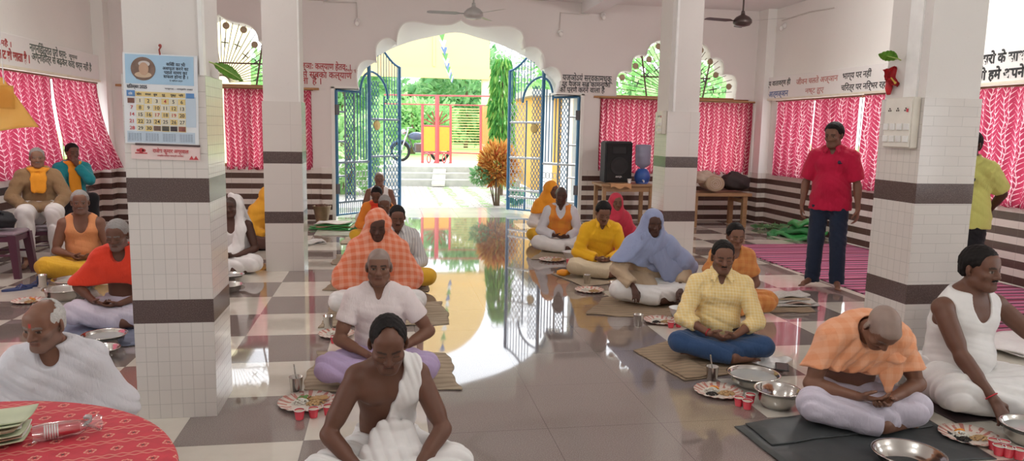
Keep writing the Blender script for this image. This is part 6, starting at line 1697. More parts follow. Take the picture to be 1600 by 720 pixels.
def figure(name_label, at, yaw, B, skin, h, bodyhide=(), hair=None, hairkw=None, beard=None, garments=(), eye='closed', brow='black', stubble=0.0, shaved=None, tilak=None, extras=None, cat='person', nose=1.0, ears=True, zlift=None, ztop=None):
    """at = (px, py, dist): the photo's head-top point and its distance; returns root"""
    px, py, dist = at; top = at_dist(px, py, dist)
    lift = (MATTOP+.004) if zlift is None else zlift
    k = (top.z-lift)/B.crown[2]; k = min(max(k, .86), 1.12)
    cz, sz = math.cos(R(yaw)), math.sin(R(yaw)); ox, oy = B.crown[0]*k, B.crown[1]*k
    root = thing('person', name_label, cat, (top.x-(cz*ox-sz*oy), top.y-(sz*ox+cz*oy), lift), R(yaw))
    root.scale = (k, k, k)
    print('%-60s scale %.3f top %.2f at %.2f %.2f' % (name_label[:60], (top.z-lift)/B.crown[2], top.z, root.location.x, root.location.y))
    lo, hi = B.bounds(); F = Fld(lo, hi, h)
    for p, kk in B.torso+B.neckp: F.add(p, kk)
    for sd in 'RL':
        for p, kk in B.arm[sd]: F.add(p, kk)
        if 'legs' not in bodyhide:
            for p, kk in B.leg[sd]: F.add(p, kk)
        for p, kk in B.foot[sd]: F.add(p, kk)
    hf = Fld(np.minimum(B.wr['R'], B.wr['L'])-.22, np.maximum(B.wr['R'], B.wr['L'])+.22, h) if False else None
    for sd in 'RL':
        for p, kk in B.hand(sd): F.add(p, min(kk, .012))
    for p, kk in B.head_prims(ears, nose): F.add(p, kk)
    F.cut(lambda x, y, z: .001-z+0*x+0*y, .004)
    V, Q = F.mesh(); col = skin_color(B, V, skin, brow, eye, stubble, shaved, tilak)
    root_body = quick_mesh('body', V, Q, M_skin, root, col)
    if hair is not None:
        kw = dict(t=.008, line=([-.11,-.06,-.035,.0,.02,.05,.10], [.070,.057,.026,.006,-.008,-.052,-.068]), bald=None, rough=.002, ear=True)
        kw.update(hairkw or {})
        hh = min(h, .006); F = Fld(B.hc-.17, B.hc+.17, hh)
        q = lambda *v: B.hc+B.H @ A3(v)*B.hs
        F.add(ell(q(0, .014, .034), A3((.0745+kw['t'], .094+kw['t'], .086+kw['t']*1.1))*B.hs, B.H), .01)
        F.add(ell(q(0, .055, -.030), A3((.056+kw['t']*.6, .045+kw['t'], .05))*B.hs, B.H), .02)
        def lc(x, y, z):
            X, Y, Z_ = x-B.hc[0], y-B.hc[1], z-B.hc[2]; H = B.H
            return [(H[0][i]*X+H[1][i]*Y+H[2][i]*Z_)/B.hs for i in range(3)]
        def line(x, y, z):
            X, Y, Z_ = lc(x, y, z)
            zl = np.interp(Y, kw['line'][0], kw['line'][1])+.0025*np.sin(X*260)*np.sin(Y*190)
            return (zl-Z_)*.8
        X0, Y0, Z0 = F.ax[0][:, None, None], F.ax[1][None, :, None], F.ax[2][None, None, :]
        F.F = (F.F+kw['t']*.85*np.clip(1+line(X0, Y0, Z0)/.035, 0, 1)).astype(np.float32)
        F.cut(line, .006)
        if kw['bald']:
            bc, br = kw['bald']; F.sub(ell(q(*bc), A3(br)*B.hs, B.H), .01)
        if kw['ear']:
            for sx in (-1, 1): F.sub(ell(q(sx*.085, .010, -.012), A3((.02, .020, .032))*B.hs, B.H), .006)
        rg_ = kw['rough']
        F.disp(lambda x, y, z: rg_*(np.sin(x*210+y*60)*np.sin(z*170+y*90)+.6*np.sin(y*240+z*40)))
        V, Q = F.mesh()
        if len(V): quick_mesh('hair', V, Q, hair, root)
    if beard is not None:
        for nm, m, segs in beard:
            F = Fld(B.hc-.16, B.hc+.16, min(h, .005)); q = lambda v: B.hc+B.H @ A3(v)*B.hs
            for a, b, ra, rb in segs: F.add(cone(q(a), q(b), ra, rb), .008)
            F.disp(lambda x, y, z: .0012*np.sin(x*300)*np.sin(z*260))
            V, Q = F.mesh()
            if len(V): quick_mesh(nm, V, Q, m, root)
    for g_ in garments:
        nm, m, fn = g_
        lo, hi = B.bounds(.12); F = Fld(lo, hi, h); fn(B, F); F.cut(lambda x, y, z: .002-z+0*x+0*y, .004)
        V, Q = F.mesh()
        if len(V): quick_mesh(nm, V, Q, m, root)
    if extras: extras(B, root)
    return root
MOUST = lambda m, s=1.0: [('moustache', m, [((0, -.097, -.043), (.016*s, -.094, -.045), .0042, .0046), ((0, -.097, -.043), (-.016*s, -.094, -.045), .0042, .0046), ((.016*s, -.094, -.045), (.027*s, -.083, -.051), .0044, .0025), ((-.016*s, -.094, -.045), (-.027*s, -.083, -.051), .0044, .0025)])]
# ---------------- garments (each fills a field)
def g_lower(inf=.020, fold=.006, lap=True, seed=0.0, to_ankle=.86, freq=75, bulk=0.0, upper=.10):
    """dhoti / pyjama / trousers of a cross-legged or chair figure"""
    def fn(B, F):
        for sd in 'RL':
            hp, kn, an = B.hip[sd], B.kn[sd], B.an[sd]; e = kn+(an-kn)*to_ankle
            F.add(cone(hp, kn, .086, .058), .04, inf+bulk); F.add(cone(kn, e, .056, .046, cap='b'), .04, inf+bulk*.6)
        F.add(ell(B.pel+A3((0, .03, -.01)), (.168*B.w, .13, .10)), .04, inf)
        F.add(cone(B.pel, B.pel+B.u1*upper, .158*B.w, .150*B.w, ((0,1,0), .72), cap='b'), .03, inf*.6)
        if lap and B.pose == 'cross': F.add(ell(A3((0, -.20, .085)), (.20, .15, .055)), .06, inf)
        if fold: F.disp(folds(fold, freq, (.35, .85, .42), seed, 1.8)); F.disp(folds(fold*.35, freq*.45, (-.7, .3, .6), seed+2, 2.0))
    return fn
def g_shirt(inf=.014, sleeve=.6, hem=None, v=.05, fold=.0035, loose=.012, seed=0.0, collar=False, hemz=None):
    def fn(B, F):
        for p, k in B.torso: F.add(p, k, inf)
        for sd in 'RL':
            sh, el, wr = B.sh[sd], B.el[sd], B.wr[sd]
            F.add(ell(sh, (.052,)*3), .03, inf)
            s1 = min(sleeve, 1.0); e = sh+(el-sh)*s1
            F.add(cone(sh, e, .048, .041+ (.006 if sleeve < 1 else 0), cap='b' if sleeve <= 1 else ''), .02, inf+loose*(.6 if sleeve > 1 else .8))
            if sleeve > 1:
                e2 = el+(wr-el)*(sleeve-1); F.add(cone(el, e2, .041, .034, cap='b'), .02, inf+loose*.5)
        n0 = B.nb+B.un*.0
        if hemz is not None: F.add(cone(B.pel+A3((0, 0, .06)), A3((0, .0, hemz-.03)), .165*B.w, .185*B.w, ((0,1,0), .70)), .05, inf*.9)
        if hemz is not None: F.cut(lambda x, y, z: hemz-z+0*x+0*y)
        if fold: F.disp(folds(fold, 60, (.35, .3, .9), seed, 2.0)); F.disp(folds(fold*.6, 110, (.8, .2, -.5), seed+1, 2.5))
        F.sub(cone(B.nb-B.un*.02, B.ntop+B.un*.15, .061, .064), .006, .004)
        F.plane(B.nb+B.un*.052, B.un+A3((0, .35, 0)))
        if v: 
            f0 = B.nb+A3((0, -.075, .01)); F.sub(cone(f0+B.u3*.02, f0-B.u3*v, .036, .006), .006)
    return fn
def g_collar(r=.071, h=.034):
    def fn(B, F):
        c = B.nb+B.un*.040
        N = 18
        for k in range(N):
            a0, a1 = -PI/2+.42+(2*PI-.84)*k/N, -PI/2+.42+(2*PI-.84)*(k+1)/N
            P = lambda a, z: c+A3((r*math.cos(a), r*.98*math.sin(a)+.008, 0))+B.un*(z-.016*math.sin(a)*-1*.0)+A3((0, 0, .012*math.sin(a)))
            F.add(cone(P(a0, 0), P(a1, 0), .012, .012), .008); F.add(cone(P(a0, .016), P(a1, .016), .010, .010), .012)
        for sx in (-1, 1):
            p = c+A3((sx*.034, -r+.004, -.004)); F.add(cone(p, p+A3((sx*.030, -.056, -.060)), .015, .007, ((0,1,.6), .6)), .012); F.add(cone(p+A3((sx*.02, .02, 0)), p+A3((sx*.045, -.040, -.045)), .013, .008, ((0,1,.6), .6)), .02)
    return fn
def g_tank(inf=.008, scoop=.10, hole=.088, fold=.002, seed=0.0, back=True):
    def fn(B, F):
        for p, k in B.torso: F.add(p, k, inf)
        F.disp(folds(fold, 80, (.3, .3, .9), seed, 2.0))
        for sd, sx in (('R', -1), ('L', 1)):
            F.sub(ell(B.sh[sd]+A3((sx*.035, 0, -.01)), (hole*.86, .13, hole*1.15)), .008)
        f0 = B.nb+A3((0, -.06, 0)); F.sub(ell(f0-B.u3*(scoop*.35), (.066, .10, scoop)), .008)
        F.sub(cone(B.nb, B.ntop+B.un*.1, .075, .085), .01); F.plane(B.nb+B.un*.035, B.un)
        F.cut(lambda x, y, z: B.pel[2]-.02-z+0*x+0*y)
    return fn
def g_shawl(inf=.028, bottom=None, hood=False, fold=.006, seed=0.0, armfrac=1.0, neck=.062, freq=55, dirn=(.5, .4, -.75), face=(.062, .085), tail=None, open_front=False, fore=0.0, gape=.0):
    """cloth round shoulders and upper arms; hood also over the head"""
    def fn(B, F):
        for p, k in B.torso: F.add(p, k, inf)
        for sd, sx in (('R', -1), ('L', 1)):
            sh, el, wr = B.sh[sd], B.el[sd], B.wr[sd]
            F.add(ell(sh, (.052,)*3), .04, inf*.8); F.add(cone(sh, sh+(el-sh)*armfrac, .048, .044, cap='b' if armfrac < 1 else ''), .05, inf*.9)
            if hood: F.add(cone(B.nb+B.un*.03, sh+(el-sh)*.8+A3((0, -.02, 0)), .07, .075), .09, .01)
            if fore: F.add(cone(el, el+(wr-el)*fore, .044, .038), .07, inf)
            F.add(cone(B.chest+A3((sx*.05, -.02, -.06)), sh+(el-sh)*min(armfrac, .9), .085, .045), .06, inf*.5)
        if hood:
            q = lambda *v: B.hc+B.H @ A3(v)*B.hs
            F.add(ell(q(0, .022, .030), A3((.082, .098, .094))*B.hs, B.H), .03, .012); F.add(cone(q(0, .03, -.03), B.nb+A3((0, .02, -.02)), .085, .115), .06, .012)
            F.add(cone(q(0, -.03, -.10), B.nb+A3((0, -.05, -.06)), .06, .10), .06, .01)
        if bottom is not None:
            b = bottom if callable(bottom) else (lambda x, y: bottom+.012*np.sin(x*14+seed))
            F.cut(lambda x, y, z: b(x, y)-z)
        F.disp(folds(fold, freq, dirn, seed, 2.2)); F.disp(folds(fold*.4, freq*.4, (-dirn[0], dirn[1], dirn[2]), seed+3, 1.5))
        if hood:
            q = lambda *v: B.hc+B.H @ A3(v)*B.hs
            F.sub(ell(q(0, -.095, -.018), A3((face[0], .105, face[1]))*B.hs, B.H), .008)
            F.sub(ell(q(0, .0, .0), A3((.073, .085, .085))*B.hs, B.H), .004)
        else:
            F.sub(cone(B.nb-B.un*.03, B.ntop+B.un*.15, neck, neck+.01), .012, .004)
            F.sub(ell(B.nb+A3((0, -.075, .0)), (.055+gape, .06, .075+gape)), .015)
            F.plane(B.nb+B.un*.065, B.un+A3((0, .2, 0)))
    return fn
def g_band(pts, r, flat=.45, inf=0.0, fold=.004, seed=0.0, k=.03, freq=70, dirn=(1, .2, .3), shrink=None):
    """sash, scarf or hanging end: a flattened rope through points given by fn(B)"""
    def fn(B, F):
        for P in pts(B):
            for (a, ra), (b, rb) in zip(P, P[1:]):
                a, b = A3(a), A3(b); n = np.cross(nrm(b-a), (1., 0, 0)); n = n if np.linalg.norm(n) > .2 else A3((0, 1., 0))
                F.add(cone(a, b, ra, rb, (n, flat)), k, inf)
        F.disp(folds(fold, freq, dirn, seed, 1.2))
    return fn
def scarf_pts(drop=.25, r=.034, off=.065):
    def f(B):
        c = B.nb+B.un*.025; N = 12; ring = []
        for k in range(N+1):
            a = PI/2+2*PI*k/N; ring.append((c+A3((.078*math.cos(a), .080*math.sin(a), .018*math.sin(a))), r))
        out = [ring]
        for sx in (-1, 1):
            p = c+A3((sx*.05, -.075, -.012)); out.append([(p, r), (p+A3((-sx*.01, -.045, -.10)), r*1.05), (p+A3((-sx*.012, -.06, -drop)), r*1.2)])
        return out
    return f
# ---------------- the people
W_ = cloth('white cotton', (.76, .73, .75)); W_lav = cloth('lavender white dhoti', (.60, .56, .66)); W_grey = cloth('greyish white shawl', (.64, .64, .68)); LAV = cloth('lavender dhoti', (.46, .36, .56))
YEL = cloth('turmeric yellow dhoti', (.72, .42, .04)); YELK = cloth('bright yellow kurta cloth', (.80, .44, .02)); ORG = cloth('saffron orange cloth', (.78, .25, .035)); RED = cloth('vermilion red shawl', (.72, .055, .025))
PEACH = cloth('peach checked shawl', (.76, .33, .17), 'check', (.82, .46, .30), 90); CHK = cloth('orange white check shawl', (.72, .19, .09), 'check', (.82, .48, .36), 100)
BLUESH = cloth('slate blue shawl', (.29, .34, .52)); TEALB = cloth('teal shawl border', (.07, .28, .32)); BEIGE = cloth('beige kurta', (.50, .38, .26)); KHAKI = cloth('brown kurta', (.30, .19, .10)); TEAL = cloth('teal shirt', (.02, .26, .30))
GING = cloth('pale yellow gingham', (.86, .65, .28), 'gingham', (.92, .84, .60), 260); JEANS = cloth('blue jeans', (.035, .075, .17)); DJEAN = cloth('dark blue jeans', (.018, .028, .055)); POLO = cloth('crimson polo cotton', (.50, .012, .055)); LIME = cloth('yellow green shirt', (.60, .60, .18))
STRIPE = cloth('white striped shirt', (.62, .61, .60), 'stripe', (.30, .31, .34), 210); BLACKT = cloth('black trousers', (.015, .015, .018)); ORVEST = cloth('orange waistcoat', (.80, .32, .05), 'check', (.72, .18, .04), 40); OTANK = cloth('faded orange vest', (.70, .30, .13)); SARI = cloth('rust orange sari', (.55, .20, .06), 'check', (.66, .32, .10), 90); REDSARI = cloth('red pink sari', (.60, .05, .09)); PINKW = cloth('pinkish white undershirt', (.78, .70, .70)); YELS = cloth('yellow orange scarf', (.85, .34, .03))
SH_GREY = ((.36, .34, .32), .45); SH_DARK = ((.05, .045, .04), .55)
LAP = lambda x=.085, y=-.25, z=.20: {'R': (A3((-x, y, z+.012)), A3((-.8, .45, -.6))), 'L': (A3((x, y, z-.006)), A3((.8, .45, -.6)))}
FALL = lambda B, R_=None: None
def thread(B, root, m=None):
    bm = bmesh.new(); c = B.nb
    tube(bm, [tuple(c+A3((.075, .02, -.01))), tuple(c+A3((.072, -.06, .0))), tuple(B.chest+A3((.045, -.125, .02))), tuple(B.chest+A3((.0, -.135, -.06)))], .0025, 5)
    from_bm('sacred_thread', bm, m or simple('white string', (.8, .8, .8), .7), root)
def wrist_band(sd, m):
    def f(B, root):
        bm = bmesh.new(); el, wr = B.el[sd], B.wr[sd]; p = el+(wr-el)*.93; ax = nrm(wr-el); u = nrm(np.cross(ax, (0, 0, 1.))); v = np.cross(ax, u)
        tube(bm, [tuple(p+u*.029*math.cos(a)+v*.029*math.sin(a)) for a in [2*PI*k/20 for k in range(20)]], .004, 6, closed=True); from_bm('wrist_band', bm, m, root)
    return f
# ---- left-hand row, front to back
def g_drape(B, F):
    for p, k in B.torso: F.add(p, k, .022)
    F.add(ell(B.sh['L'], (.056,)*3), .05, .012)
    F.sub(cone(B.nb-B.un*.05, B.ntop+B.un*.1, .066, .075), .012)
    o = B.nb; zt, zb = B.nb[2], B.pel[2]
    def band(x, y, z):
        s_ = np.clip((zt-z)/(zt-zb), 0, 1.2); xl = .075-.17*s_**1.25; xr = .158-.035*s_
        return np.maximum(xl-x, x-xr)+.004*np.sin(z*60)
    F.cut(band, .012)
    for sx, r, x1 in ((0, .085, .02), (1, .07, .10), (-1, .07, -.06)):
        F.add(cone(B.waist+A3((.03+sx*.055, -.145, .0)), A3((x1, -.22, .16)), .045, r, ((0, 1, .4), .45)), .05); F.add(cone(A3((x1, -.22, .16)), A3((x1*1.2, -.30, .09)), r, r*.8, ((0, .5, 1), .4)), .05)
    F.disp(folds(.0065, 105, (1, .15, .28), .5, 1.1))
figure('bare-chested man nearest the camera with a white cloth over one shoulder', (607, 499, 2.84), 2, Body(lean=7, bend=16, neck=8, hp=26, w=.88, shw=.95, hs=1.06, arms={'R': (A3((-.12, -.33, .135)), A3((-1, .15, -.3))), 'L': (A3((.11, -.34, .125)), A3((1, .15, -.3)))}), SKIN['mid'], .0042,
  hair=H_BLACK, hairkw=dict(t=.007, bald=((0, -.055, .085), (.040, .055, .035))), garments=[('dhoti', W_, g_lower(.022, .008)), ('shoulder_cloth', W_, g_drape)], stubble=.12)
figure('bald man in a white short-sleeved undershirt and lavender dhoti in the left row', (592, 388, 4.25), -3, Body(lean=3, bend=9, hp=3, hy=2, w=1.0, arms={'R': (A3((-.06, -.27, .205)), A3((-1, .3, -.4))), 'L': (A3((.13, -.16, .20)), A3((1, .3, -.3)))}), SKIN['brown'], .0046, eye='open', brow='black', shaved=SH_GREY, stubble=.12,
  garments=[('undershirt', PINKW, g_shirt(.012, .52, None, .10, .003, .012)), ('dhoti', LAV, g_lower(.026, .008, seed=1))], extras=lambda B, r: thread(B, r))
figure('person wrapped head and body in an orange checked shawl in the left row', (590, 330, 5.75), 0, Body(lean=6, bend=14, hp=16, w=.98, arms=LAP(.10, -.24, .19)), SKIN['dark'], .007, brow='black',
  garments=[('checked_shawl', CHK, g_shawl(.030, lambda x, y: .13+.10*np.abs(x), True, .007, 1.0, fore=.5, face=(.058, .088))), ('dhoti', W_, g_lower(.02, .006))])
figure('man in a striped shirt and yellow dhoti behind the checked shawl', (621, 322, 6.75), 4, Body(lean=5, bend=10, hp=18, w=1.0), SKIN['mid'], .008, hair=H_BLACK, beard=MOUST(H_BLACK),
  garments=[('striped_shirt', STRIPE, g_shirt(.016, 1.75, None, .06, .004, .016)), ('collar', STRIPE, g_collar()), ('dhoti', YEL, g_lower(.026, .007, seed=2))])
figure('grey-haired man with bowed head behind the striped shirt', (601, 306, 8.1), 0, Body(lean=6, bend=12, hp=20), SKIN['mid'], .010, hair=H_GREY, brow='grey', garments=[('kurta', W_grey, g_shirt(.016, 1.8, None, .05)), ('dhoti', YEL, g_lower(.024, .006, seed=3))])
figure('man in a saffron kurta with a red scarf, head bowed, far in the left row', (588, 293, 9.3), -8, Body(lean=6, bend=14, hp=30), SKIN['mid'], .011, hair=H_BLACK, garments=[('kurta', ORG, g_shirt(.018, 1.8, None, .05)), ('scarf', RED, g_band(scarf_pts(.3), .03)), ('dhoti', YEL, g_lower(.024, .006, seed=4))])
figure('bald man in a white sleeveless vest sitting farthest back at the gate', (593, 268, 11.3), 0, Body(lean=2, bend=6, hp=2, w=1.06, shw=1.05), SKIN['brown'], .012, shaved=SH_GREY, brow='grey', eye='open', garments=[('vest', W_, g_tank()), ('dhoti', W_, g_lower(.022, .006))], zlift=.004)
# ---- right-hand row, back to front
figure('person in white with a saffron cloth over the head, back of right row', (862, 284, 9.9), 6, Body(lean=4, bend=10, hp=8, hy=18), SKIN['mid'], .011, garments=[('head_cloth', YELS, g_shawl(.020, .42, True, .006, 2.0, armfrac=.35, face=(.058, .09))), ('kurta', W_, g_shirt(.016, 1.8, None, 0)), ('lower_cloth', YEL, g_lower(.022, .006))], zlift=.004)
def vest_fn(B, F):
    g_tank(.024, .12, .080, .003)(B, F); F.sub(cone(B.nb+A3((0, -.17, .02)), B.pel+A3((0, -.2, .1)), .045, .06), .01)
figure('man in a white kurta and orange waistcoat in the right row', (877, 292, 9.1), -8, Body(lean=4, bend=10, hp=8, w=.98), SKIN['dark'], .010, shaved=SH_DARK, garments=[('waistcoat', ORVEST, vest_fn), ('kurta', W_grey, g_shirt(.015, 1.8, None, .07)), ('dhoti', W_, g_lower(.024, .007, seed=2))])
figure('woman in a red sari drawn over her head behind the bright yellow kurta', (963, 304, 8.9), 0, Body(lean=4, bend=8, hp=6, w=.88, S=.93), SKIN['brown'], .010, hair=H_BLACK, garments=[('sari', REDSARI, g_shawl(.020, .10, True, .006, 3.0, armfrac=.9, face=(.062, .085))), ('lower_sari', REDSARI, g_lower(.026, .008))], zlift=.004)
figure('man with a moustache in a bright yellow kurta looking down', (944, 317, 7.45), -6, Body(lean=7, bend=15, hp=24, w=1.0, arms=LAP(.07, -.27, .20)), SKIN['brown'], .008, hair=H_BLACK, hairkw=dict(t=.016), beard=MOUST(H_BLACK),
  garments=[('kurta', YELK, g_shirt(.017, 1.85, None, .09, .005, .018)), ('collar', YELK, g_collar(.069)), ('pyjama', cloth('cream pyjama', (.62, .52, .36)), g_lower(.026, .007, seed=3))])
def hoodtail(B):
    c = B.chest; b = lambda *v: A3(v)
    return [[(B.nb+b(-.07, -.12, .03), .05), (c+b(.04, -.17, .02), .08), (B.waist+b(.20, -.20, .02), .09), (b(.33, -.20, .20), .07)], [(c+b(.14, -.13, .05), .08), (b(.30, -.12, .30), .09), (b(.36, -.12, .2), .06)]]
def b_teal(B, root):
    bm = bmesh.new(); c = B.chest
    for o, r in ((0, .007), (.03, .004)):
        tube(bm, [tuple(c+A3((.06+o, -.215, .04-o))), tuple(c+A3((.13+o, -.200, .05-o))), tuple(B.waist+A3((.24+o*.5, -.19, .05)))], r, 6)
    from_bm('teal_stripe', bm, TEALB, root)
figure('man hooded in a slate blue shawl over a beige kurta, hands on his knees', (1021, 329, 6.4), -8, Body(lean=5, bend=12, hp=10, hy=8, w=1.04, arms={'R': (A3((-.19, -.36, .17)), A3((-1, .3, -.2))), 'L': (A3((.25, -.30, .17)), A3((1, .3, -.2)))}, hands={'R': ((.1, -.75, -.6), (0, -.5, -.8), .45), 'L': ((-.2, -.8, -.5), (0, -.5, -.8), .4)}), SKIN['dark'], .0075, eye='closed',
  garments=[('shawl', BLUESH, g_shawl(.032, lambda x, y: .30-.38*np.clip(x, -.25, .4), True, .011, 4.0, armfrac=1.0, face=(.064, .095), freq=48)), ('shawl_end', BLUESH, g_band(hoodtail, .07, .4, fold=.006)), ('kurta', BEIGE, g_shirt(.018, 1.75, None, 0, .005, .02)), ('kurta_skirt', BEIGE, g_band(lambda B: [[(B.pel+A3((-.14, -.12, .10)), .10), (A3((-.28, -.22, .14)), .085)], [(B.pel+A3((-.05, -.14, .09)), .11), (A3((-.02, -.26, .12)), .10)]], .1, .6)), ('dhoti', W_, g_lower(.026, .009, seed=4))])
figure('woman with parted dark hair in a rust orange sari behind the yellow checked shirt', (1150, 358, 6.1), -8, Body(lean=5, bend=10, hp=12, w=.86), SKIN['brown'], .0075, hair=H_BLACK, hairkw=dict(t=.012, line=([-.11,-.07,-.035,.0,.02,.05,.10], [.080,.062,.02,-.02,-.05,-.075,-.085]), ear=False),
  garments=[('sari_drape', SARI, g_shawl(.018, .12, False, .006, 5.0, armfrac=.55, neck=.06, gape=.01)), ('lower_sari', SARI, g_lower(.034, .009, seed=5))])
def belt(B, root):
    bm = bmesh.new(); c = B.pel+B.u1*.085; tube(bm, [tuple(c+A3((.172*math.cos(a), .130*math.sin(a)-.0, -.01*math.sin(a)))) for a in [2*PI*k/28 for k in range(28)]], .014, 8, closed=True); from_bm('belt', bm, simple('black belt leather', (.02, .016, .015), .4), root)
def placket(B, root, n=5, m=None):
    bm = bmesh.new()
    for k in range(n):
        p = B.nb*(1-k/n)+B.waist*(k/n)+A3((0, -.135-.02*math.sin(k*.8), -.06)); sphere(bm, tuple(p), .0045, 8)
    from_bm('button', bm, m or M_whitep, root)
figure('man in a pale yellow checked shirt and blue jeans with hands clasped in his lap', (1131, 377, 4.85), -18, Body(lean=2, bend=7, hp=10, hy=2, w=1.0, shw=1.06, belly=.2, arms={'R': (A3((-.085, -.285, .205)), A3((-1, .25, -.5))), 'L': (A3((.085, -.285, .195)), A3((1, .25, -.5)))}, hands={'R': ((.80, -.55, -.15), (.15, .55, .8), .75), 'L': ((-.80, -.5, -.10), (-.1, .5, .8), .6)}), SKIN['brown'], .0044, hair=H_BLACK, hairkw=dict(t=.010), beard=MOUST(H_BLACK, .9), stubble=.25,
  garments=[('checked_shirt', GING, g_shirt(.013, 1.40, None, .085, .004, .016)), ('collar', GING, g_collar(.070)), ('jeans', JEANS, g_lower(.014, .003, True, 6, .95))], extras=lambda B, r: (belt(B, r), wrist_band('R', simple('red thread', (.45, .03, .04), .8))(B, r)))
figure('shaven-headed man bowing low in a peach shawl and white dhoti', (1396, 495, 3.42), -12, Body(lean=14, bend=26, neck=22, hp=58, hy=6, w=1.0, knees=.76, arms={'R': (A3((-.06, -.33, .20)), A3((-1, .5, -.3))), 'L': (A3((.10, -.33, .19)), A3((1, .4, -.3)))}, hands={'R': ((.75, -.6, .05), (.2, .35, .9), .5), 'L': ((-.6, -.7, -.1), (-.2, .3, .9), .45)}), SKIN['brown'], .0042, shaved=((.42, .38, .35), .40), brow='grey',
  garments=[('peach_shawl', PEACH, g_shawl(.030, lambda x, y: .255+.10*np.abs(x-.02)-.20*np.clip(y, -.3, .1), False, .012, 6.0, armfrac=.98, neck=.064, freq=60, dirn=(.75, .3, -.55), gape=.012)), ('shawl_end', PEACH, g_band(lambda B: [[(B.chest+A3((.10, -.06, .04)), .045), (B.chest+A3((.14, -.135, .0)), .055), (B.waist+A3((.13, -.22, .06)), .05), (B.waist+A3((.12, -.235, -.03)), .02)]], .05, .4)), ('dhoti', W_lav, g_lower(.024, .008, seed=6))])
figure('heavy man in a white sleeveless vest turned to the right, reaching down with one hand', (1532, 386, 4.06), 8, Body(lean=3, bend=8, hp=4, hy=6, w=1.20, shw=1.12, belly=.9, knees=.76, arms={'R': (A3((-.17, -.40, .13)), A3((-1, .4, -.1))), 'L': (A3((.40, -.42, .20)), A3((1, .5, -.2)))}, hands={'R': ((.15, -.55, -.8), (.2, .5, -.6), .55), 'L': ((.1, -.8, -.5), (0, -.3, -.9), .4)}), SKIN['mid'], .0044, hair=H_BLACK, hairkw=dict(t=.012), beard=MOUST(H_BLACK), eye='open',
  garments=[('vest', W_, g_tank(.010, .11, .090)), ('dhoti', W_, g_lower(.032, .010, seed=7))], extras=lambda B, r: wrist_band('R', simple('red thread', (.45, .03, .04), .8))(B, r))
# ---- left-hand group
figure('old man wrapped in a white shawl with a red mark on his forehead, front left', (66, 470, 3.0), 2, Body(lean=6, bend=14, hp=12, hy=-16, w=1.0, arms=LAP(.10, -.22, .20)), SKIN['brown'], .0042, eye='open', brow='grey', hair=H_WHITE, hairkw=dict(t=.005, bald=((0, -.02, .085), (.064, .085, .060))), stubble=.2, tilak=(.50, .04, .03), nose=1.05,
  garments=[('white_shawl', W_grey, g_shawl(.026, .08, False, .012, 7.0, armfrac=1.0, fore=.9, neck=.058, freq=62, dirn=(.62, .25, .74), gape=-.006)), ('dhoti', W_, g_lower(.022, .006))])
figure('grey-haired man in a vermilion shawl and lavender dhoti beside the calendar column', (181, 345, 5.3), -2, Body(lean=5, bend=12, hp=16, hy=0, w=.95, arms={'R': (A3((-.16, -.27, .21)), A3((-1, .3, -.3))), 'L': (A3((.05, -.30, .20)), A3((1, .3, -.3)))}), SKIN['mid'], .006, hair=H_GREY, hairkw=dict(t=.012), brow='grey', stubble=.35,
  garments=[('red_shawl', RED, g_shawl(.032, .33, False, .007, 8.0, armfrac=.9, neck=.060, freq=55, gape=.0)), ('dhoti', LAV if False else W_lav, g_lower(.030, .008, seed=8))])
figure('man in a faded orange vest and yellow dhoti sitting before the purple stools', (124, 298, 7.05), 14, Body(lean=3, bend=9, hp=4, hy=6, w=1.02, belly=.3, arms=LAP(.06, -.26, .21)), SKIN['brown'], .008, hair=H_GREY, hairkw=dict(t=.010), beard=MOUST(H_GREY), brow='grey', eye='open', stubble=.25,
  garments=[('vest', OTANK, g_tank(.009, .12)), ('dhoti', YEL, g_lower(.032, .009, seed=9))])
def khaki_scarf(B): return scarf_pts(.24, .036)(B)
def stool_at(B, root, label):
    stool(label, (root.location.x, root.location.y+.02, 0), root.rotation_euler.z)
r_ = figure('elderly man in a brown kurta and saffron scarf sitting on a stool', (57, 233, 7.75), 22, Body('chair', lean=2, bend=10, hp=6, hy=2, w=1.02, seat=.45), SKIN['fair'], .009, hair=H_GREY, hairkw=dict(t=.008), brow='grey', eye='open', beard=MOUST(H_GREY), zlift=.0,
  garments=[('brown_kurta', KHAKI, g_shirt(.020, 1.9, None, .05, .005, .022)), ('kurta_skirt', KHAKI, g_band(lambda B: [[(B.pel+A3((sx*.06, -.06, .03)), .12), (B.pel+A3((sx*.12, -.30, .03)), .095)] for sx in (-1, 1)], .1, .8)), ('scarf', YELS, g_band(khaki_scarf, .036)), ('white_dhoti', W_, g_lower(.036, .008, False, seed=10))])
stool('purple plastic stool under the elderly man in the brown kurta', (r_.location.x, r_.location.y, 0), R(22)).scale = (r_.scale.x, r_.scale.x, r_.scale.x*.96)
r_ = figure('man in a teal shirt and saffron scarf holding a hand to his face', (112, 225, 9.0), 34, Body('chair', lean=3, bend=10, hp=8, hy=8, w=1.0, seat=.45, arms={'R': (A3((-.16, -.36, .60)), A3((-1, .4, -.4))), 'L': (A3((.035, -.22, 1.10)), A3((.9, .1, -.9)))}, hands={'R': ((.2, -.9, -.2), (0, 0, -1), .35), 'L': ((-.45, -.1, .85), (-.3, .8, .1), .8)}), SKIN['mid'], .010, hair=H_BLACK, hairkw=dict(t=.015), zlift=.0,
  garments=[('teal_shirt', TEAL, g_shirt(.018, 1.85, None, .05, .004, .02)), ('scarf', YELS, g_band(scarf_pts(.42, .032), .036)), ('black_trousers', BLACKT, g_lower(.022, .005, False, seed=11))])
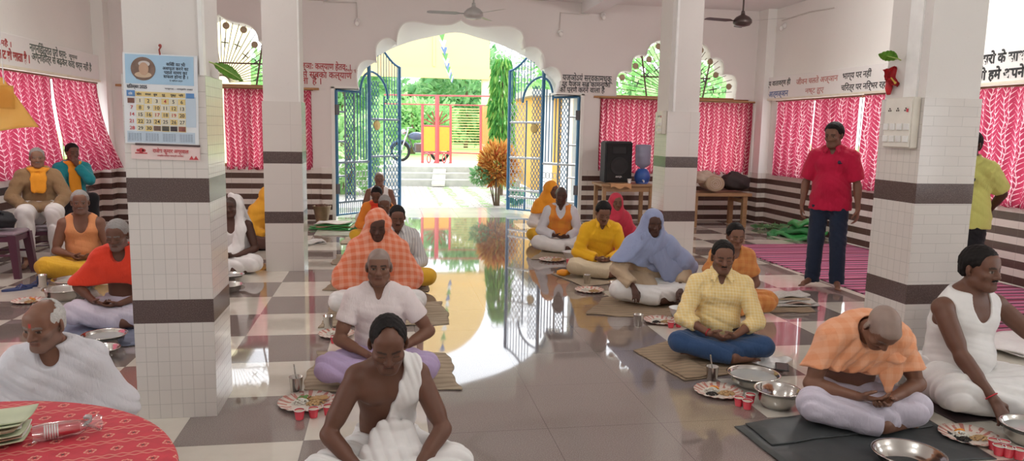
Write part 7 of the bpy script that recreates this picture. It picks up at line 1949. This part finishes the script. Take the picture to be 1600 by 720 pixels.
stool('purple plastic stool under the man in the teal shirt', (r_.location.x, r_.location.y, 0), R(34)).scale = (r_.scale.x, r_.scale.x, r_.scale.x*.96)
def head_drape(B):
    q = lambda *v: B.hc+B.H @ A3(v)*B.hs; b = lambda *v: A3(v)
    return [[(q(.05, .02, .095), .05), (q(.088, .01, .03), .045), (q(.085, -.0, -.08), .05), (B.chest+b(.12, -.13, .06), .06), (B.waist+b(.08, -.17, .03), .07), (b(.03, -.22, .24), .07)], [(q(0, .04, .11), .05), (q(.06, .06, .07), .05), (q(.07, .07, -.06), .06), (B.sh['L']+b(-.03, .06, .0), .06)]]
figure('dark-skinned man in white with a cloth hung from his head, behind the calendar column', (361, 307, 7.45), -10, Body(lean=3, bend=9, hp=6, hy=-4, w=1.05, shw=1.05), SKIN['dark'], .008, shaved=SH_DARK, eye='closed', garments=[('head_cloth', W_, g_band(head_drape, .06, .45, fold=.005)), ('vest', W_, g_tank(.012, .12)), ('dhoti', W_, g_lower(.030, .008, seed=12))], zlift=.004)
figure('person draped in golden yellow cloth mostly hidden behind the plain tiled column', (420, 312, 8.9), 30, Body(lean=5, bend=12, hp=14, hy=20, w=1.0), SKIN['mid'], .011, garments=[('yellow_cloth', cloth('golden yellow cloth', (.82, .40, .04)), g_shawl(.030, .16, True, .008, 9.0, fore=.8)), ('lower_cloth', cloth('dark brown skirt', (.10, .05, .04)), g_lower(.026, .007))], zlift=.004)
# ---- standing men
def g_trousers(inf=.016, fold=.003):
    def fn(B, F):
        for sd in 'RL':
            hp, kn, an = B.hip[sd], B.kn[sd], B.an[sd]; e = an+A3((0, 0, -.025))
            F.add(cone(hp, kn, .076, .064), .03, inf); F.add(cone(kn, e, .062, .056, cap='b'), .02, inf)
        F.add(cone(B.pel+A3((0, 0, -.02)), B.pel+B.u1*.04, .150*B.w, .140*B.w, ((0,1,0), .70)), .04, inf*.4)
        F.disp(folds(fold, 50, (.3, .2, .95), 1.0, 2.2)); F.disp(folds(fold, 120, (.5, .3, .8), 2.0, 2.0))
    return fn
figure('standing man in a crimson polo shirt and dark jeans on the striped carpet', (1304, 193, 7.15), -44, Body('stand', lean=-1, bend=4, hp=12, hy=-12, w=.98, belly=.6, arms={'R': (A3((-.25, -.10, .84)), A3((-.6, 1, 0))), 'L': (A3((.27, -.04, .82)), A3((.5, 1, 0)))}), SKIN['brown'], .0075, hair=H_BLACK, hairkw=dict(t=.018), eye='open', stubble=.2,
  garments=[('polo_shirt', POLO, g_shirt(.020, .70, None, .06, .004, .020, hemz=.80)), ('collar', POLO, g_collar(.069)), ('jeans', DJEAN, g_trousers())],
  extras=lambda B, r: from_bm('chest_emblem', (lambda bm: (sphere(bm, tuple(B.chest+A3((.085, -.158, .055))), .016, 8, (1, .4, 1.2)), sphere(bm, tuple(B.chest+A3((.10, -.150, .045))), .010, 8, (1.2, .4, .6)), bm)[-1])(bmesh.new()), simple('navy emblem thread', (.03, .02, .05), .8), r))
figure('standing man in a yellow green shirt half hidden behind the right front column', (1520, 206, 6.2), -66, Body('stand', lean=0, bend=4, hp=4, hy=-8, w=1.0, belly=.3, arms={'R': (A3((-.10, .20, .93)), A3((-1, .4, 0))), 'L': (A3((.08, .22, .93)), A3((1, .6, 0)))}, hands={'R': ((.8, .1, -.3), (0, 1, 0), .5), 'L': ((-.8, .1, -.3), (0, 1, 0), .5)}), SKIN['dark'], .0075, hair=H_BLACK, hairkw=dict(t=.012),
  garments=[('shirt', LIME, g_shirt(.020, .72, None, .05, .004, .02, hemz=.80)), ('collar', LIME, g_collar(.069)), ('trousers', BLACKT, g_trousers())],
  extras=lambda B, r: from_bm('pocket_phone', (lambda bm: (cbox(bm, (0, 0, 0), (.07, .012, .028), Matrix.Translation(tuple(B.chest+A3((.085, -.160, .02)))) @ Matrix.Rotation(R(8), 4, 'Y'), bevel=.003), bm)[-1])(bmesh.new()), M_black, r))
# ================================================================== LIGHT, CAMERA
w = bpy.data.worlds.new('sky'); SC.world = w; w.use_nodes = True
nt = w.node_tree; nt.nodes.clear()
out = nt.nodes.new('ShaderNodeOutputWorld'); bg = nt.nodes.new('ShaderNodeBackground')
tcn = nt.nodes.new('ShaderNodeTexCoord'); sx = nt.nodes.new('ShaderNodeSeparateXYZ'); rp = nt.nodes.new('ShaderNodeValToRGB')
nt.links.new(tcn.outputs['Generated'], sx.inputs[0]); nt.links.new(sx.outputs[2], rp.inputs[0])
cr = rp.color_ramp; cr.elements[0].position = 0.0; cr.elements[0].color = (.88, .90, .93, 1); cr.elements[1].position = .6; cr.elements[1].color = (.86, .93, 1.0, 1)
nt.links.new(rp.outputs[0], bg.inputs[0]); bg.inputs[1].default_value = 3.3; nt.links.new(bg.outputs[0], out.inputs[0])
def lamp(x, y, z, power, r=.12, col=(1, .975, .94)):  # unseen fill light added to brighten the hall, has no fixture
    l = bpy.data.lights.new('fill_light', 'POINT'); l.shadow_soft_size = r; l.energy = power; l.color = col
    o = bpy.data.objects.new('fill_light', l); link(o); o.location = (x, y, z); return o
for x, y, e in ((-2.9, 7.0, 52), (5.1, 7.4, 66), (-2.9, 3.0, 20), (5.3, 1.2, 28), (1.1, 2.4, 32), (1.1, -1.0, 50), (1.1, 6.2, 24)): lamp(x, y, 3.05, e)
s = bpy.data.lights.new('sun', 'SUN'); s.energy = 3.6; s.angle = R(25); s.color = (1, .97, .9)
so = bpy.data.objects.new('sun', s); link(so); so.rotation_euler = (R(48), R(12), R(155)); so.location = (0, 20, 12)
cam = bpy.data.cameras.new('camera'); cam.sensor_width = 36; cam.lens = 36*FPX/1600; cam.clip_end = 300; cam.clip_start = .05
co_ = bpy.data.objects.new('camera', cam); link(co_)
M = Matrix((AX_R, AX_U, -AX_F)).transposed().to_4x4(); M.translation = CAM; co_.matrix_world = M
SC.camera = co_
SC.view_settings.view_transform = 'Standard'; SC.view_settings.look = 'None'; SC.view_settings.gamma = 1; SC.view_settings.exposure = 0.24
SC.view_settings.use_curve_mapping = False
c = SC.cycles
c.use_denoising = True; c.max_bounces = 8; c.diffuse_bounces = 5; c.glossy_bounces = 4; c.transmission_bounces = 6; c.transparent_max_bounces = 8
c.sample_clamp_indirect = 6; c.caustics_reflective = False; c.caustics_refractive = False; c.blur_glossy = .5
